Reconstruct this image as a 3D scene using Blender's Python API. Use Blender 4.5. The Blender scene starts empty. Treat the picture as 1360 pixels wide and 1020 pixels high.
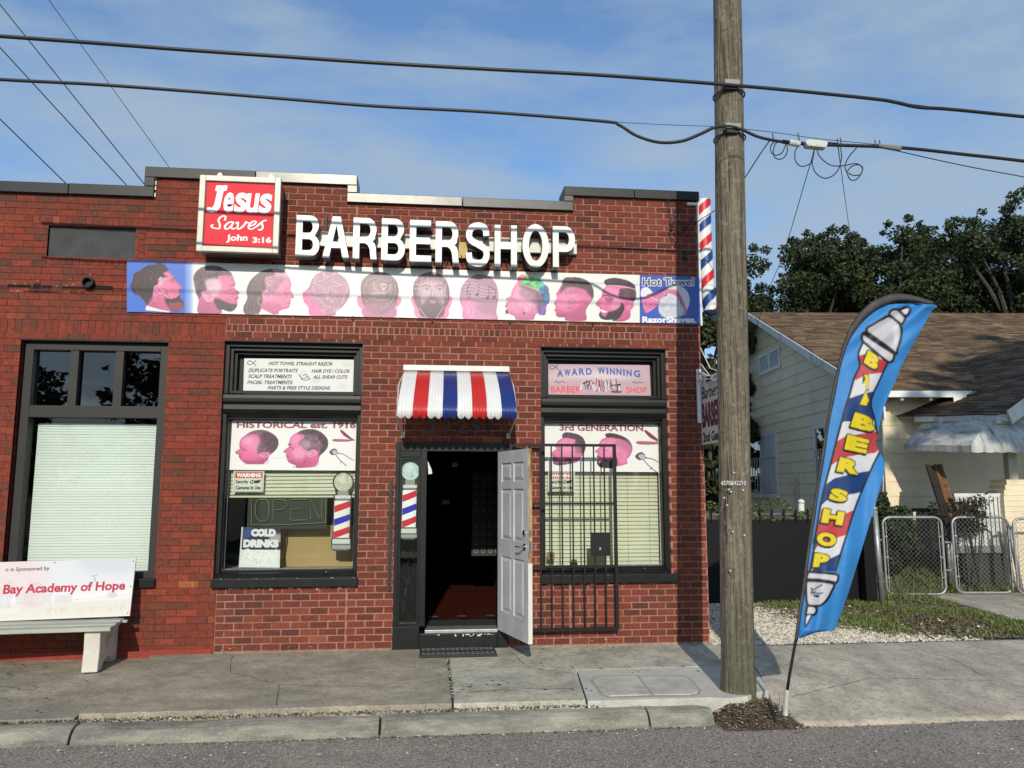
import bpy, bmesh, math, random
import numpy as np
from mathutils import Vector, Matrix, noise as mnoise
random.seed(7); RNG=np.random.default_rng(11)
S=bpy.context.scene; COL=S.collection
# ------------------------------------------------------------------ camera
FPX=1040.0; PITCH=math.radians(7.63); YAW=math.radians(6.07); CAM=np.array([0.0,-8.8,1.71])
cam_d=bpy.data.cameras.new('camera'); cam=bpy.data.objects.new('camera',cam_d); COL.objects.link(cam)
cam_d.sensor_fit='HORIZONTAL'; cam_d.sensor_width=36.0; cam_d.lens=36.0*FPX/1360.0
cam_d.clip_end=3000; cam_d.clip_start=.05
cam.location=CAM; cam.rotation_euler=(math.pi/2+PITCH,0,-YAW); S.camera=cam
# ------------------------------------------------------------------ light
SUN_EL=math.radians(26.0); SUN_AZ=math.radians(5.5)      # sun stands behind the camera, a little to the left
w=bpy.data.worlds.new('World'); S.world=w; w.use_nodes=True
nt=w.node_tree; nt.nodes.clear(); N=nt.nodes.new; L=nt.links.new
out=N('ShaderNodeOutputWorld'); bg=N('ShaderNodeBackground'); sky=N('ShaderNodeTexSky')
sky.sky_type='NISHITA'; sky.sun_disc=False; sky.sun_elevation=SUN_EL
sky.sun_rotation=math.pi+SUN_AZ; sky.air_density=1.0; sky.dust_density=0.6; sky.ozone_density=2.0
bg.inputs['Strength'].default_value=0.15
tc=N('ShaderNodeTexCoord'); mp=N('ShaderNodeMapping'); mp.inputs['Scale'].default_value=(.8,1.5,3.0); mp.inputs['Rotation'].default_value=(0.12,0.25,0.5)
n1=N('ShaderNodeTexNoise'); n1.inputs['Scale'].default_value=1.9; n1.inputs['Detail'].default_value=7; n1.inputs['Roughness'].default_value=.52; n1.inputs['Distortion'].default_value=.35
n2=N('ShaderNodeTexNoise'); n2.inputs['Scale'].default_value=6.0; n2.inputs['Detail'].default_value=6; n2.inputs['Roughness'].default_value=.6
cr=N('ShaderNodeValToRGB'); cr.color_ramp.elements[0].position=.41; cr.color_ramp.elements[1].position=.58
cr.color_ramp.elements[0].color=(0.06,)*3+(1,); cr.color_ramp.elements[1].color=(.9,)*3+(1,)
mx=N('ShaderNodeMix'); mx.data_type='FLOAT'; mx.inputs[0].default_value=.28
mc=N('ShaderNodeMix'); mc.data_type='RGBA'; mc.inputs[7].default_value=(2.25,2.95,3.75,1)
mt_=N('ShaderNodeMix'); mt_.data_type='RGBA'; mt_.blend_type='MULTIPLY'; mt_.inputs[0].default_value=1; mt_.inputs[7].default_value=(.72,.90,1.04,1)
L(tc.outputs['Generated'],mp.inputs[0]); L(mp.outputs[0],n1.inputs['Vector']); L(mp.outputs[0],n2.inputs['Vector'])
L(n1.outputs['Fac'],mx.inputs[2]); L(n2.outputs['Fac'],mx.inputs[3]); L(mx.outputs[0],cr.inputs[0])
L(cr.outputs[0],mc.inputs[0]); L(sky.outputs[0],mt_.inputs[6]); L(mt_.outputs[2],mc.inputs[6]); L(mc.outputs[2],bg.inputs[0]); L(bg.outputs[0],out.inputs[0])
sd=bpy.data.lights.new('sun','SUN'); sd.energy=3.3; sd.angle=math.radians(.5); sd.color=(1.0,.925,.79)
so=bpy.data.objects.new('sun',sd); COL.objects.link(so)
sv=Vector((-math.sin(SUN_AZ)*math.cos(SUN_EL),-math.cos(SUN_AZ)*math.cos(SUN_EL),math.sin(SUN_EL)))
so.rotation_euler=sv.to_track_quat('Z','Y').to_euler(); so.location=(0,-20,12)
S.view_settings.view_transform='Standard'; S.view_settings.look='None'; S.view_settings.gamma=1; S.view_settings.use_curve_mapping=False
S.view_settings.exposure=0.12
S.render.engine='CYCLES'; S.cycles.max_bounces=8; S.cycles.transparent_max_bounces=24
# ------------------------------------------------------------------ measuring helpers: photo pixel -> point on a real plane
_f=np.array([math.sin(YAW)*math.cos(PITCH),math.cos(YAW)*math.cos(PITCH),math.sin(PITCH)])
_r=np.array([math.cos(YAW),-math.sin(YAW),0.0]); _u=np.cross(_r,_f)
def ray(px,py): return _f+_r*((px-680)/FPX)-_u*((py-510)/FPX)
def P(px,py,y=0.0): r=ray(px,py); return CAM+r*((y-CAM[1])/r[1])      # on the vertical plane at that distance
def PZ(px,py,z=0.0): r=ray(px,py); return CAM+r*((z-CAM[2])/r[2])     # on a horizontal plane
def PD(px,py,d): return CAM+ray(px,py)*d
def X(px,py,y=0.0): return float(P(px,py,y)[0])
def Zc(px,py,y=0.0): return float(P(px,py,y)[2])
def lin(c):
    c=np.asarray(c,float)/255.0
    return np.where(c<=.04045,c/12.92,((c+.055)/1.055)**2.4)
def c3(*c): return tuple(float(v) for v in lin(c))
# ------------------------------------------------------------------ objects
def tag(o,label=None,cat=None,group=None,kind=None):
    if label: o['label']=label
    if cat: o['category']=cat
    if group: o['group']=group
    if kind: o['kind']=kind
    return o
def empty(name,loc,label=None,cat=None,group=None,rz=0,kind=None):
    o=bpy.data.objects.new(name,None); COL.objects.link(o); o.location=Vector(loc); o.rotation_euler[2]=rz
    return tag(o,label,cat,group,kind)
def rootloc(p):
    v=np.zeros(3)
    while p is not None: v=v+np.array(p.location); p=p.parent
    return v
def link(name,me,parent=None,local=False,org=None):
    o=bpy.data.objects.new(name,me); COL.objects.link(o)
    off=np.zeros(3)
    if parent is not None:
        o.parent=parent
        if not local: off=rootloc(parent)
    if org is not None: off=np.array(org,float); o.location=Vector(off-(rootloc(parent) if parent is not None and not local else 0))
    if np.any(off): me.transform(Matrix.Translation(Vector(-off)))
    return o
class MB:
    def __init__(s): s.v=[]; s.f=[]; s.m=[]; s.t=[]; s.mi=0; s.tv=0.0
    def add(s,vs,fs):
        b=len(s.v); s.v+= [tuple(map(float,v)) for v in vs]; s.f+=[tuple(b+i for i in f) for f in fs]; s.m+=[s.mi]*len(fs); s.t+=[s.tv]*len(vs); return s
    def box(s,x0,x1,y0,y1,z0,z1):
        return s.add([(x0,y0,z0),(x1,y0,z0),(x1,y1,z0),(x0,y1,z0),(x0,y0,z1),(x1,y0,z1),(x1,y1,z1),(x0,y1,z1)],
          [(0,3,2,1),(4,5,6,7),(0,1,5,4),(1,2,6,5),(2,3,7,6),(3,0,4,7)])
    def beam(s,a,b,w,h,up=(0,0,1)):
        a=Vector(a);b=Vector(b);d=(b-a).normalized();u=Vector(up)
        if abs(d.dot(u))>.99:u=Vector((0,1,0))
        sx=d.cross(u).normalized();sz=sx.cross(d)
        q=[]
        for p in (a,b):
            for i,j in ((-1,-1),(1,-1),(1,1),(-1,1)): q.append(p+sx*(w/2*i)+sz*(h/2*j))
        return s.add(q,[(0,3,2,1),(4,5,6,7),(0,1,5,4),(1,2,6,5),(2,3,7,6),(3,0,4,7)])
    def tube(s,pts,r,n=8,closed=False,caps=True):
        pts=[Vector(tuple(map(float,p))) for p in pts]; m=len(pts); rs=r if hasattr(r,'__len__') else [r]*m
        vs=[];fs=[]; ref=None
        for i,p in enumerate(pts):
            if closed: d=(pts[(i+1)%m]-pts[i-1])
            else: d=pts[min(i+1,m-1)]-pts[max(i-1,0)]
            d.normalize()
            if ref is None:
                ref=Vector((0,0,1)) if abs(d.z)<.9 else Vector((1,0,0))
            a=(ref-d*ref.dot(d)).normalized(); ref=a; b=d.cross(a)
            for k in range(n):
                t=2*math.pi*k/n; vs.append(p+(a*math.cos(t)+b*math.sin(t))*rs[i])
        for i in range(m if closed else m-1):
            j=(i+1)%m
            for k in range(n): fs.append((i*n+k,i*n+(k+1)%n,j*n+(k+1)%n,j*n+k))
        if caps and not closed: fs.append(tuple(range(n-1,-1,-1))); fs.append(tuple((m-1)*n+k for k in range(n)))
        return s.add(vs,fs)
    def lathe(s,prof,c,n=20):
        vs=[];fs=[]
        for (r,z) in prof:
            for k in range(n): t=2*math.pi*k/n; vs.append((c[0]+r*math.cos(t),c[1]+r*math.sin(t),c[2]+z))
        for i in range(len(prof)-1):
            for k in range(n): fs.append((i*n+k,i*n+(k+1)%n,(i+1)*n+(k+1)%n,(i+1)*n+k))
        fs.append(tuple(range(n-1,-1,-1))); fs.append(tuple((len(prof)-1)*n+k for k in range(n)))
        return s.add(vs,fs)
    def prism(s,poly,ext):   # poly: 3d points, ext: extrusion vector
        n=len(poly); a=[tuple(map(float,p)) for p in poly]; b=[tuple(p[i]+ext[i] for i in range(3)) for p in a]
        return s.add(a+b,[tuple(range(n)),tuple(range(2*n-1,n-1,-1))]+[((i+1)%n,i,n+i,n+(i+1)%n) for i in range(n)])
    def build(s,name,mats,parent=None,local=False,smooth=False,org=None,tint=False):
        me=bpy.data.meshes.new(name); me.from_pydata(s.v,[],s.f); 
        for m in (mats if isinstance(mats,(list,tuple)) else [mats]): me.materials.append(m)
        if any(s.m): me.polygons.foreach_set('material_index',s.m)
        if tint:
            a=me.attributes.new('tint','FLOAT','POINT'); a.data.foreach_set('value',s.t)
        if smooth: me.polygons.foreach_set('use_smooth',[True]*len(me.polygons))
        bm=bmesh.new(); bm.from_mesh(me); bmesh.ops.recalc_face_normals(bm,faces=bm.faces) if len(s.f)<60000 else None; bm.to_mesh(me); bm.free()
        me.update()
        return link(name,me,parent,local,org)
def bevel(o,w=.004,seg=2):
    m=o.modifiers.new('bevel','BEVEL'); m.width=w; m.segments=seg; m.limit_method='ANGLE'; return o
# ------------------------------------------------------------------ materials
MATS={}
def mat(name,col,rough=.65,var=0.0,vscale=3.0,var2=None,bump=0.0,bscale=60.0,metal=0.0,spec=.5,stretch=(1,1,1),dark=None,dscale=1.5,dlo=.5,dhi=.7,tint=None,coat=0):
    """col with noise variation; dark = second colour laid on in patches; tint=(colA,colB,..) ramp driven by a per-piece random value"""
    if name in MATS: return MATS[name]
    m=bpy.data.materials.new(name); m.use_nodes=True; t=m.node_tree; n=t.nodes; l=t.links.new; b=n['Principled BSDF']
    b.inputs['Roughness'].default_value=rough; b.inputs['Metallic'].default_value=metal; b.inputs['Specular IOR Level'].default_value=spec
    if coat: b.inputs['Coat Weight'].default_value=coat; b.inputs['Coat Roughness'].default_value=.15
    g=n.new('ShaderNodeNewGeometry'); mpp=n.new('ShaderNodeMapping'); mpp.inputs['Scale'].default_value=stretch; l(g.outputs['Position'],mpp.inputs[0])
    src=None
    if tint:
        a1=n.new('ShaderNodeAttribute'); a1.attribute_type='GEOMETRY'; a1.attribute_name='tint'
        a2=n.new('ShaderNodeAttribute'); a2.attribute_type='OBJECT'; a2.attribute_name='tint'
        ad=n.new('ShaderNodeMath'); l(a1.outputs['Fac'],ad.inputs[0]); l(a2.outputs['Fac'],ad.inputs[1])
        r=n.new('ShaderNodeValToRGB'); e=r.color_ramp.elements
        while len(e)<len(tint): e.new(.5)
        for i,(p,c) in enumerate(tint): e[i].position=p; e[i].color=tuple(c)+(1,)
        l(ad.outputs[0],r.inputs[0]); src=r.outputs[0]
    else:
        rgb=n.new('ShaderNodeRGB'); rgb.outputs[0].default_value=tuple(col)+(1,); src=rgb.outputs[0]
    if dark is not None:
        nn=n.new('ShaderNodeTexNoise'); nn.inputs['Scale'].default_value=dscale; nn.inputs['Detail'].default_value=8; nn.inputs['Roughness'].default_value=.65; l(mpp.outputs[0],nn.inputs['Vector'])
        r2=n.new('ShaderNodeMapRange'); r2.inputs[1].default_value=dlo; r2.inputs[2].default_value=dhi; l(nn.outputs['Fac'],r2.inputs[0])
        x=n.new('ShaderNodeMix'); x.data_type='RGBA'; l(r2.outputs[0],x.inputs[0]); l(src,x.inputs[6]); x.inputs[7].default_value=tuple(dark)+(1,); src=x.outputs[2]
    if var:
        nn=n.new('ShaderNodeTexNoise'); nn.inputs['Scale'].default_value=vscale; nn.inputs['Detail'].default_value=8; nn.inputs['Roughness'].default_value=.65; l(mpp.outputs[0],nn.inputs['Vector'])
        r2=n.new('ShaderNodeMapRange'); r2.inputs[1].default_value=.3; r2.inputs[2].default_value=.7; r2.inputs[3].default_value=1-var; r2.inputs[4].default_value=1+var; l(nn.outputs['Fac'],r2.inputs[0])
        v=n.new('ShaderNodeVectorMath'); v.operation='SCALE'; l(src,v.inputs[0]); l(r2.outputs[0],v.inputs['Scale']); src=v.outputs[0]
    l(src,b.inputs['Base Color'])
    if bump:
        nn=n.new('ShaderNodeTexNoise'); nn.inputs['Scale'].default_value=bscale; nn.inputs['Detail'].default_value=6; l(mpp.outputs[0],nn.inputs['Vector'])
        bp=n.new('ShaderNodeBump'); bp.inputs['Strength'].default_value=bump; bp.inputs['Distance'].default_value=.01; l(nn.outputs['Fac'],bp.inputs['Height']); l(bp.outputs[0],b.inputs['Normal'])
    MATS[name]=m; return m
def print_mat(name='printed_vinyl',rough=.35,bump=.0,back=False):
    if name in MATS: return MATS[name]
    m=bpy.data.materials.new(name); m.use_nodes=True; t=m.node_tree; b=t.nodes['Principled BSDF']; b.inputs['Roughness'].default_value=rough
    a=t.nodes.new('ShaderNodeAttribute'); a.attribute_name='print'; t.links.new(a.outputs['Color'],b.inputs['Base Color'])
    if back:
        b2=t.nodes.new('ShaderNodeBsdfTranslucent'); t.links.new(a.outputs['Color'],b2.inputs[0]); ms=t.nodes.new('ShaderNodeMixShader'); ms.inputs[0].default_value=.25
        o=t.nodes['Material Output']; t.links.new(b.outputs[0],ms.inputs[1]); t.links.new(b2.outputs[0],ms.inputs[2]); t.links.new(ms.outputs[0],o.inputs[0])
    if bump:
        g=t.nodes.new('ShaderNodeNewGeometry'); nn=t.nodes.new('ShaderNodeTexNoise'); nn.inputs['Scale'].default_value=5; t.links.new(g.outputs['Position'],nn.inputs['Vector'])
        bp=t.nodes.new('ShaderNodeBump'); bp.inputs['Strength'].default_value=bump; bp.inputs['Distance'].default_value=.03; t.links.new(nn.outputs['Fac'],bp.inputs['Height']); t.links.new(bp.outputs[0],b.inputs['Normal'])
    MATS[name]=m; return m
def glass_mat(name,tintc=(.9,.95,.93),refl=1.0):
    if name in MATS: return MATS[name]
    m=bpy.data.materials.new(name); m.use_nodes=True; t=m.node_tree; t.nodes.clear(); n=t.nodes.new; l=t.links.new
    o=n('ShaderNodeOutputMaterial'); tr=n('ShaderNodeBsdfTransparent'); tr.inputs[0].default_value=tuple(tintc)+(1,)
    gl=n('ShaderNodeBsdfGlossy'); gl.inputs['Roughness'].default_value=.01; fr=n('ShaderNodeFresnel'); fr.inputs[0].default_value=1.5
    mu=n('ShaderNodeMath'); mu.operation='MULTIPLY_ADD'; mu.inputs[1].default_value=refl; mu.inputs[2].default_value=.03*refl; l(fr.outputs[0],mu.inputs[0])
    ms=n('ShaderNodeMixShader'); l(mu.outputs[0],ms.inputs[0]); l(tr.outputs[0],ms.inputs[1]); l(gl.outputs[0],ms.inputs[2]); l(ms.outputs[0],o.inputs[0])
    MATS[name]=m; return m
BLACK=mat('black_painted_wood',(.007,.0085,.008),.45,var=.3,vscale=4,bump=.10,bscale=18,dark=(.016,.018,.016),dscale=3,dlo=.55,dhi=.85,spec=.3)
BLACKM=mat('black_metal',(.008,.008,.009),.5,var=.2,spec=.3)
BRONZE=mat('dark_bronze_frame',(.032,.029,.027),.5,var=.12,vscale=2,spec=.3)
COPINGM=mat('mid_coping_metal',(.05,.05,.048),.4,metal=.3,var=.3,vscale=2)
COPING=mat('coping_metal',(.014,.0155,.0155),.45,metal=.0,var=.25,vscale=1.2,spec=.35)
COPINGL=mat('bright_coping_metal',(.085,.085,.08),.36,metal=.55,var=.3,vscale=3)
WHITE=mat('white_paint',(.68,.67,.63),.45,var=.06,vscale=6)
CREAM=mat('sign_frame_cream',(.62,.58,.48),.4,var=.12,vscale=8)
STEEL=mat('galvanised_steel',(.42,.43,.43),.45,metal=.7,var=.2,vscale=9)
CABLE=mat('black_cable',(.012,.012,.012),.5)
INK=mat('black_ink',(.015,.015,.018),.5)
# ------------------------------------------------------------------ text
_tc={}
def text_geo(s,off=0.0,res=3,space=1.0):
    k=(s,off,res,space)
    if k in _tc: return _tc[k]
    cu=bpy.data.curves.new('lettering','FONT'); cu.body=s; cu.offset=off; cu.resolution_u=res; cu.space_character=space
    o=bpy.data.objects.new('lettering',cu); COL.objects.link(o); dg=bpy.context.evaluated_depsgraph_get(); dg.update()
    me=o.evaluated_get(dg).to_mesh(); v=np.array([q.co[:] for q in me.vertices]); f=[tuple(p.vertices) for p in me.polygons]
    o.evaluated_get(dg).to_mesh_clear(); bpy.data.objects.remove(o); bpy.data.curves.remove(cu)
    v=v[:,:2]; v=v-v.min(0); v=v/v.max(0); _tc[k]=(v,f); return _tc[k]
def text_pts(s,box,off=0,shear=0,space=1.0,arc=None):
    """text fitted to a photo-pixel box (x0,y0,x1,y1) or quad of 4 corners tl,tr,br,bl"""
    v,f=text_geo(s,off,3,space)
    if len(box)==4 and not hasattr(box[0],'__len__'): x0,y0,x1,y1=box; q=[(x0,y0),(x1,y0),(x1,y1),(x0,y1)]
    else: q=box
    q=np.array(q,float); u=v[:,0]+0; t=v[:,1]
    h=abs(q[3,1]-q[0,1]); wd=max(abs(q[1,0]-q[0,0]),1e-6)
    if shear: sh=shear*h/wd; u=(u*(1-sh))+t*sh
    top=q[0]+(q[1]-q[0])*u[:,None]; bot=q[3]+(q[2]-q[3])*u[:,None]
    p=bot+(top-bot)*t[:,None]
    if arc: p[:,1]-=arc*(1-(2*u-1)**2)
    return p,f
def text_on(s,box,y,m,parent,off=0.03,shear=0,name='lettering',depth=0.0,space=1.0,arc=None,fn=None):
    p,f=text_pts(s,box,off,shear,space,arc); mb=MB()
    vs=[(fn(a,b) if fn else P(a,b,y)) for a,b in p]; mb.add(vs,f)
    if depth:   # give the glyphs a body
        n=len(vs); back=[(v[0],v[1]+depth,v[2]) for v in vs]
        from collections import Counter
        ec=Counter(); 
        for q in f:
            for i in range(len(q)): ec[tuple(sorted((q[i],q[(i+1)%len(q)])))]+=1
        mb.mi=1; mb.add(vs+back,[(a,b,b+n,a+n) for (a,b),c in ec.items() if c==1])
    me=bpy.data.meshes.new(name); me.from_pydata(mb.v,[],mb.f)
    for q in (m if isinstance(m,(list,tuple)) else [m]): me.materials.append(q)
    me.polygons.foreach_set('material_index',mb.m)
    return link(name,me,parent)
# ------------------------------------------------------------------ print canvas (flat printed pictures), laid out in photo pixels
def smooth(pts,n=5,closed=True):
    p=np.array(pts,float); m=len(p); o=[]
    rng=range(m if closed else m-1)
    for i in rng:
        if closed: a,b,c,d=p[i-1],p[i],p[(i+1)%m],p[(i+2)%m]
        else: a,b,c,d=p[max(i-1,0)],p[i],p[i+1],p[min(i+2,m-1)]
        for k in range(n):
            t=k/n; o.append(.5*((2*b)+(-a+c)*t+(2*a-5*b+4*c-d)*t*t+(-a+3*b-3*c+d)*t**3))
    if not closed: o.append(p[-1])
    return np.array(o)
def boxblur(a,r):
    r=int(round(r))
    if r<1: return a
    for _ in range(2):
        for ax in (0,1):
            pad=[(0,0)]*a.ndim; pad[ax]=(r+1,r); c=np.cumsum(np.pad(a,pad,mode='edge'),axis=ax)
            a=(np.take(c,range(2*r+1,c.shape[ax]),ax)-np.take(c,range(0,c.shape[ax]-2*r-1),ax))/(2*r+1)
    return a
class Canvas:
    def __init__(s,x0,y0,x1,y1,res,bg=(245,245,240)):
        s.x0,s.y0,s.x1,s.y1,s.res=x0,y0,x1,y1,res; s.W=int((x1-x0)*res)+1; s.H=int((y1-y0)*res)+1
        s.ss=2; s.img=np.ones((s.H*2,s.W*2,3))*lin(bg); s.o=(0,0,1.0); s.clipm=None
    def at(s,ox,oy,sc): s.o=(ox,oy,sc); return s
    def T(s,pts):
        p=np.array(pts,float); ox,oy,sc=s.o
        px=ox+p[:,0]/sc; py=oy+p[:,1]/sc
        return np.stack([(px-s.x0)/(s.x1-s.x0)*(s.W*2-1),(py-s.y0)/(s.y1-s.y0)*(s.H*2-1)],1)
    def mask(s,q,blur=0):
        m=np.zeros((s.H*2,s.W*2)); bx0=max(int(q[:,0].min())-1,0); bx1=min(int(q[:,0].max())+2,s.W*2); by0=max(int(q[:,1].min())-1,0); by1=min(int(q[:,1].max())+2,s.H*2)
        if bx1<=bx0 or by1<=by0: return m
        yy,xx=np.mgrid[by0:by1,bx0:bx1]; ins=np.zeros(xx.shape,bool)
        for i in range(len(q)):
            (xa,ya),(xb,yb)=q[i-1],q[i]
            if ya==yb: continue
            c=((ya>yy)!=(yb>yy)); xi=(xb-xa)*(yy-ya)/(yb-ya)+xa; ins^=(c&(xx<xi))
        m[by0:by1,bx0:bx1]=ins
        return boxblur(m,blur*s.res*2) if blur else m
    def comp(s,m,col,a=1.0,noise=0,nblur=0):
        if s.clipm is not None: m=m*s.clipm
        c=lin(col)*np.ones(3)
        if noise:
            r=RNG.normal(size=m.shape); r2=boxblur(r,5); r=boxblur(r,nblur) ; r=r/r.std()*.75+r2/r2.std()*.65; c=c[None,None,:]*np.clip(1+noise*r,.15,2.2)[...,None]
        s.img=s.img*(1-(m*a)[...,None])+c*(m*a)[...,None]
    def fill(s,pts,col,a=1.0,blur=0,sm=True,noise=0,nblur=0):
        q=s.T(pts); q=smooth(q) if sm else q; m=s.mask(q,blur)
        if noise>=.14: mf=m*np.clip(boxblur(m,1.1*s.res*2)*1.9-.55,0,1); s.comp(m,np.array(col)*.6+np.array((150,92,120))*.4,a*.75,noise*.6,nblur); s.comp(mf,col,a,noise,nblur)
        else: s.comp(m,col,a,noise,nblur)
        return m
    def stroke(s,pts,wd,col,a=1.0,sm=True,closed=False,blur=0):
        q=s.T(pts); q=smooth(q,4,closed) if sm else q
        if closed: q=np.vstack([q,q[:1]])
        wd=wd*s.res*2/s.o[2]/2; m=np.zeros((s.H*2,s.W*2))
        for (xa,ya),(xb,yb) in zip(q[:-1],q[1:]):
            bx0=max(int(min(xa,xb)-wd-2),0); bx1=min(int(max(xa,xb)+wd+3),s.W*2); by0=max(int(min(ya,yb)-wd-2),0); by1=min(int(max(ya,yb)+wd+3),s.H*2)
            if bx1<=bx0 or by1<=by0: continue
            yy,xx=np.mgrid[by0:by1,bx0:bx1]; dx,dy=xb-xa,yb-ya; L2=dx*dx+dy*dy+1e-9; t=np.clip(((xx-xa)*dx+(yy-ya)*dy)/L2,0,1)
            d=np.hypot(xx-xa-t*dx,yy-ya-t*dy); m[by0:by1,bx0:bx1]=np.maximum(m[by0:by1,bx0:bx1],np.clip(wd+.5-d,0,1))
        s.comp(boxblur(m,blur*s.res*2) if blur else m,col,a); return m
    def text(s,st,box,col,off=.03,shear=0,outline=None,ow=1.5):
        p,f=text_pts(st,box,off,shear); q=s.T(p); m=np.zeros((s.H*2,s.W*2))
        for g in f: m=np.maximum(m,s.mask(q[list(g)])) if len(g)>2 else m
        if outline is not None:
            r=max(1,int(ow*s.res*2/s.o[2])); mm=m
            for k in range(12):
                t=k*math.pi/6; mm=np.maximum(mm,np.roll(np.roll(m,int(round(r*math.cos(t))),1),int(round(r*math.sin(t))),0))
            s.comp(mm,outline)
        s.comp(m,col)
    def grid(s,name,fn,parent,m,x0=None,x1=None,tagd=None):
        im=s.img.reshape(s.H,2,s.W,2,3).mean((1,3)); im=np.clip(im,0,1)*.80
        i0=0 if x0 is None else int(round((x0-s.x0)/(s.x1-s.x0)*(s.W-1))); i1=s.W-1 if x1 is None else int(round((x1-s.x0)/(s.x1-s.x0)*(s.W-1)))
        im=im[:,i0:i1+1]; H,W=im.shape[:2]
        xs=s.x0+(s.x1-s.x0)*(np.arange(i0,i1+1)/(s.W-1)); ys=s.y0+(s.y1-s.y0)*(np.arange(H)/(H-1))
        gx,gy=np.meshgrid(xs,ys); co=fn(gx.ravel(),gy.ravel())
        if parent is not None: co=co-rootloc(parent)
        me=bpy.data.meshes.new(name); idx=np.arange(H*W).reshape(H,W)
        q=np.stack([idx[1:,:-1],idx[1:,1:],idx[:-1,1:],idx[:-1,:-1]],-1).reshape(-1,4)
        me.vertices.add(H*W); me.vertices.foreach_set('co',co.astype(np.float32).ravel())
        me.loops.add(q.size); me.loops.foreach_set('vertex_index',q.ravel().astype(np.int32)); me.polygons.add(len(q))
        me.polygons.foreach_set('loop_start',(np.arange(len(q))*4).astype(np.int32)); me.update(calc_edges=True)
        me.polygons.foreach_set('use_smooth',[True]*len(q))
        a=me.color_attributes.new('print','FLOAT_COLOR','POINT'); a.data.foreach_set('color',np.concatenate([im.reshape(-1,3),np.ones((H*W,1))],1).astype(np.float32).ravel())
        me.materials.append(m); o=bpy.data.objects.new(name,me); COL.objects.link(o); o.parent=parent
        return o
def Pn(px,py,y=0.0):   # vectorised P
    r=_f[None,:]+_r[None,:]*((px-680)/FPX)[:,None]-_u[None,:]*((py-510)/FPX)[:,None]
    yy=y if not hasattr(y,'__len__') else y
    return CAM[None,:]+r*((yy-CAM[1])/r[:,1])[:,None]
# ================================================================== GROUND
ASPH=mat('asphalt',(.29,.245,.20),.92,var=.22,vscale=1.3,bump=1,bscale=110,dark=(.21,.18,.155),dscale=.7,dlo=.4,dhi=.75)
def speckle(m,scale=260,lo=.62,hi=.8,col=(.42,.38,.33),fac=.8,sc2=None):
    t=m.node_tree;n=t.nodes;l=t.links.new;b=n['Principled BSDF']; old=b.inputs['Base Color'].links[0].from_socket
    g=n.new('ShaderNodeNewGeometry'); nn=n.new('ShaderNodeTexNoise'); nn.inputs['Scale'].default_value=scale; nn.inputs['Detail'].default_value=2; l(g.outputs['Position'],nn.inputs['Vector'])
    r=n.new('ShaderNodeMapRange'); r.inputs[1].default_value=lo; r.inputs[2].default_value=hi; r.inputs[4].default_value=fac; l(nn.outputs['Fac'],r.inputs[0])
    x=n.new('ShaderNodeMix'); x.data_type='RGBA'; l(r.outputs[0],x.inputs[0]); l(old,x.inputs[6]); x.inputs[7].default_value=tuple(col)+(1,); l(x.outputs[2],b.inputs['Base Color']); return m
speckle(ASPH,60,.54,.68,(.60,.54,.46),.9)
speckle(ASPH,48,.45,.33,(.06,.052,.045),.9)
speckle(ASPH,9,.55,.75,(.16,.14,.12),.5)
def worn(m):
    speckle(m,22,.50,.72,(.13,.12,.10),.45); speckle(m,7,.52,.74,(.17,.155,.13),.5); return speckle(m,55,.58,.74,(.62,.58,.50),.35)
CONC=worn(speckle(mat('old_concrete',(.37,.325,.245),.88,var=.28,vscale=3.2,bump=.8,bscale=55,dark=(.215,.19,.145),dscale=1.1,dlo=.42,dhi=.68,stretch=(.8,1.3,1)),70,.58,.72,(.10,.09,.078),.7))
CONC2=worn(speckle(mat('weathered_concrete_slab',(.50,.475,.375),.88,var=.24,vscale=3.6,bump=.8,bscale=55,dark=(.29,.275,.21),dscale=1.6,dlo=.45,dhi=.7),70,.6,.74,(.12,.11,.09),.6))
CONCN=speckle(mat('newer_grey_concrete',(.50,.485,.43),.85,var=.2,vscale=5,bump=.6,bscale=60,dark=(.36,.35,.31),dscale=2.5),70,.58,.74,(.2,.19,.17),.6)
CONCA=worn(speckle(mat('driveway_concrete',(.50,.44,.345),.88,var=.26,vscale=2.4,bump=.9,bscale=50,dark=(.34,.295,.23),dscale=.9,dlo=.45,dhi=.68,stretch=(1.3,.6,1)),70,.58,.74,(.14,.13,.11),.7))
KERB=speckle(mat('kerb_concrete',(.27,.255,.205),.88,var=.35,vscale=4,bump=.9,bscale=40,dark=(.12,.12,.10),dscale=2.2,dlo=.45,dhi=.65,stretch=(.6,1,3)),60,.58,.74,(.5,.46,.4),.5)
SOIL=mat('soil',(.075,.055,.038),.95,var=.45,vscale=9,bump=1,bscale=45,dark=(.16,.13,.09),dscale=5)
GRASSG=mat('grassy_soil',(.05,.058,.022),.95,var=.4,vscale=6,bump=1,bscale=50,dark=(.075,.06,.035),dscale=2.5)
mb=MB(); mb.add([(-600,-600,-.3),(600,-600,-.3),(600,900,-.3),(-600,900,-.3)],[(0,1,2,3)]); tag(mb.build('ground',GRASSG),kind='structure')
mb=MB(); mb.box(3.12,90,-.06,90,-.29,-.02); mb.box(-90,3.119,.27,90,-.29,-.02); mb.box(-90,-9.52,-2.0,.269,-.29,-.05); tag(mb.build('yard_ground',GRASSG),kind='structure')
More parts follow.
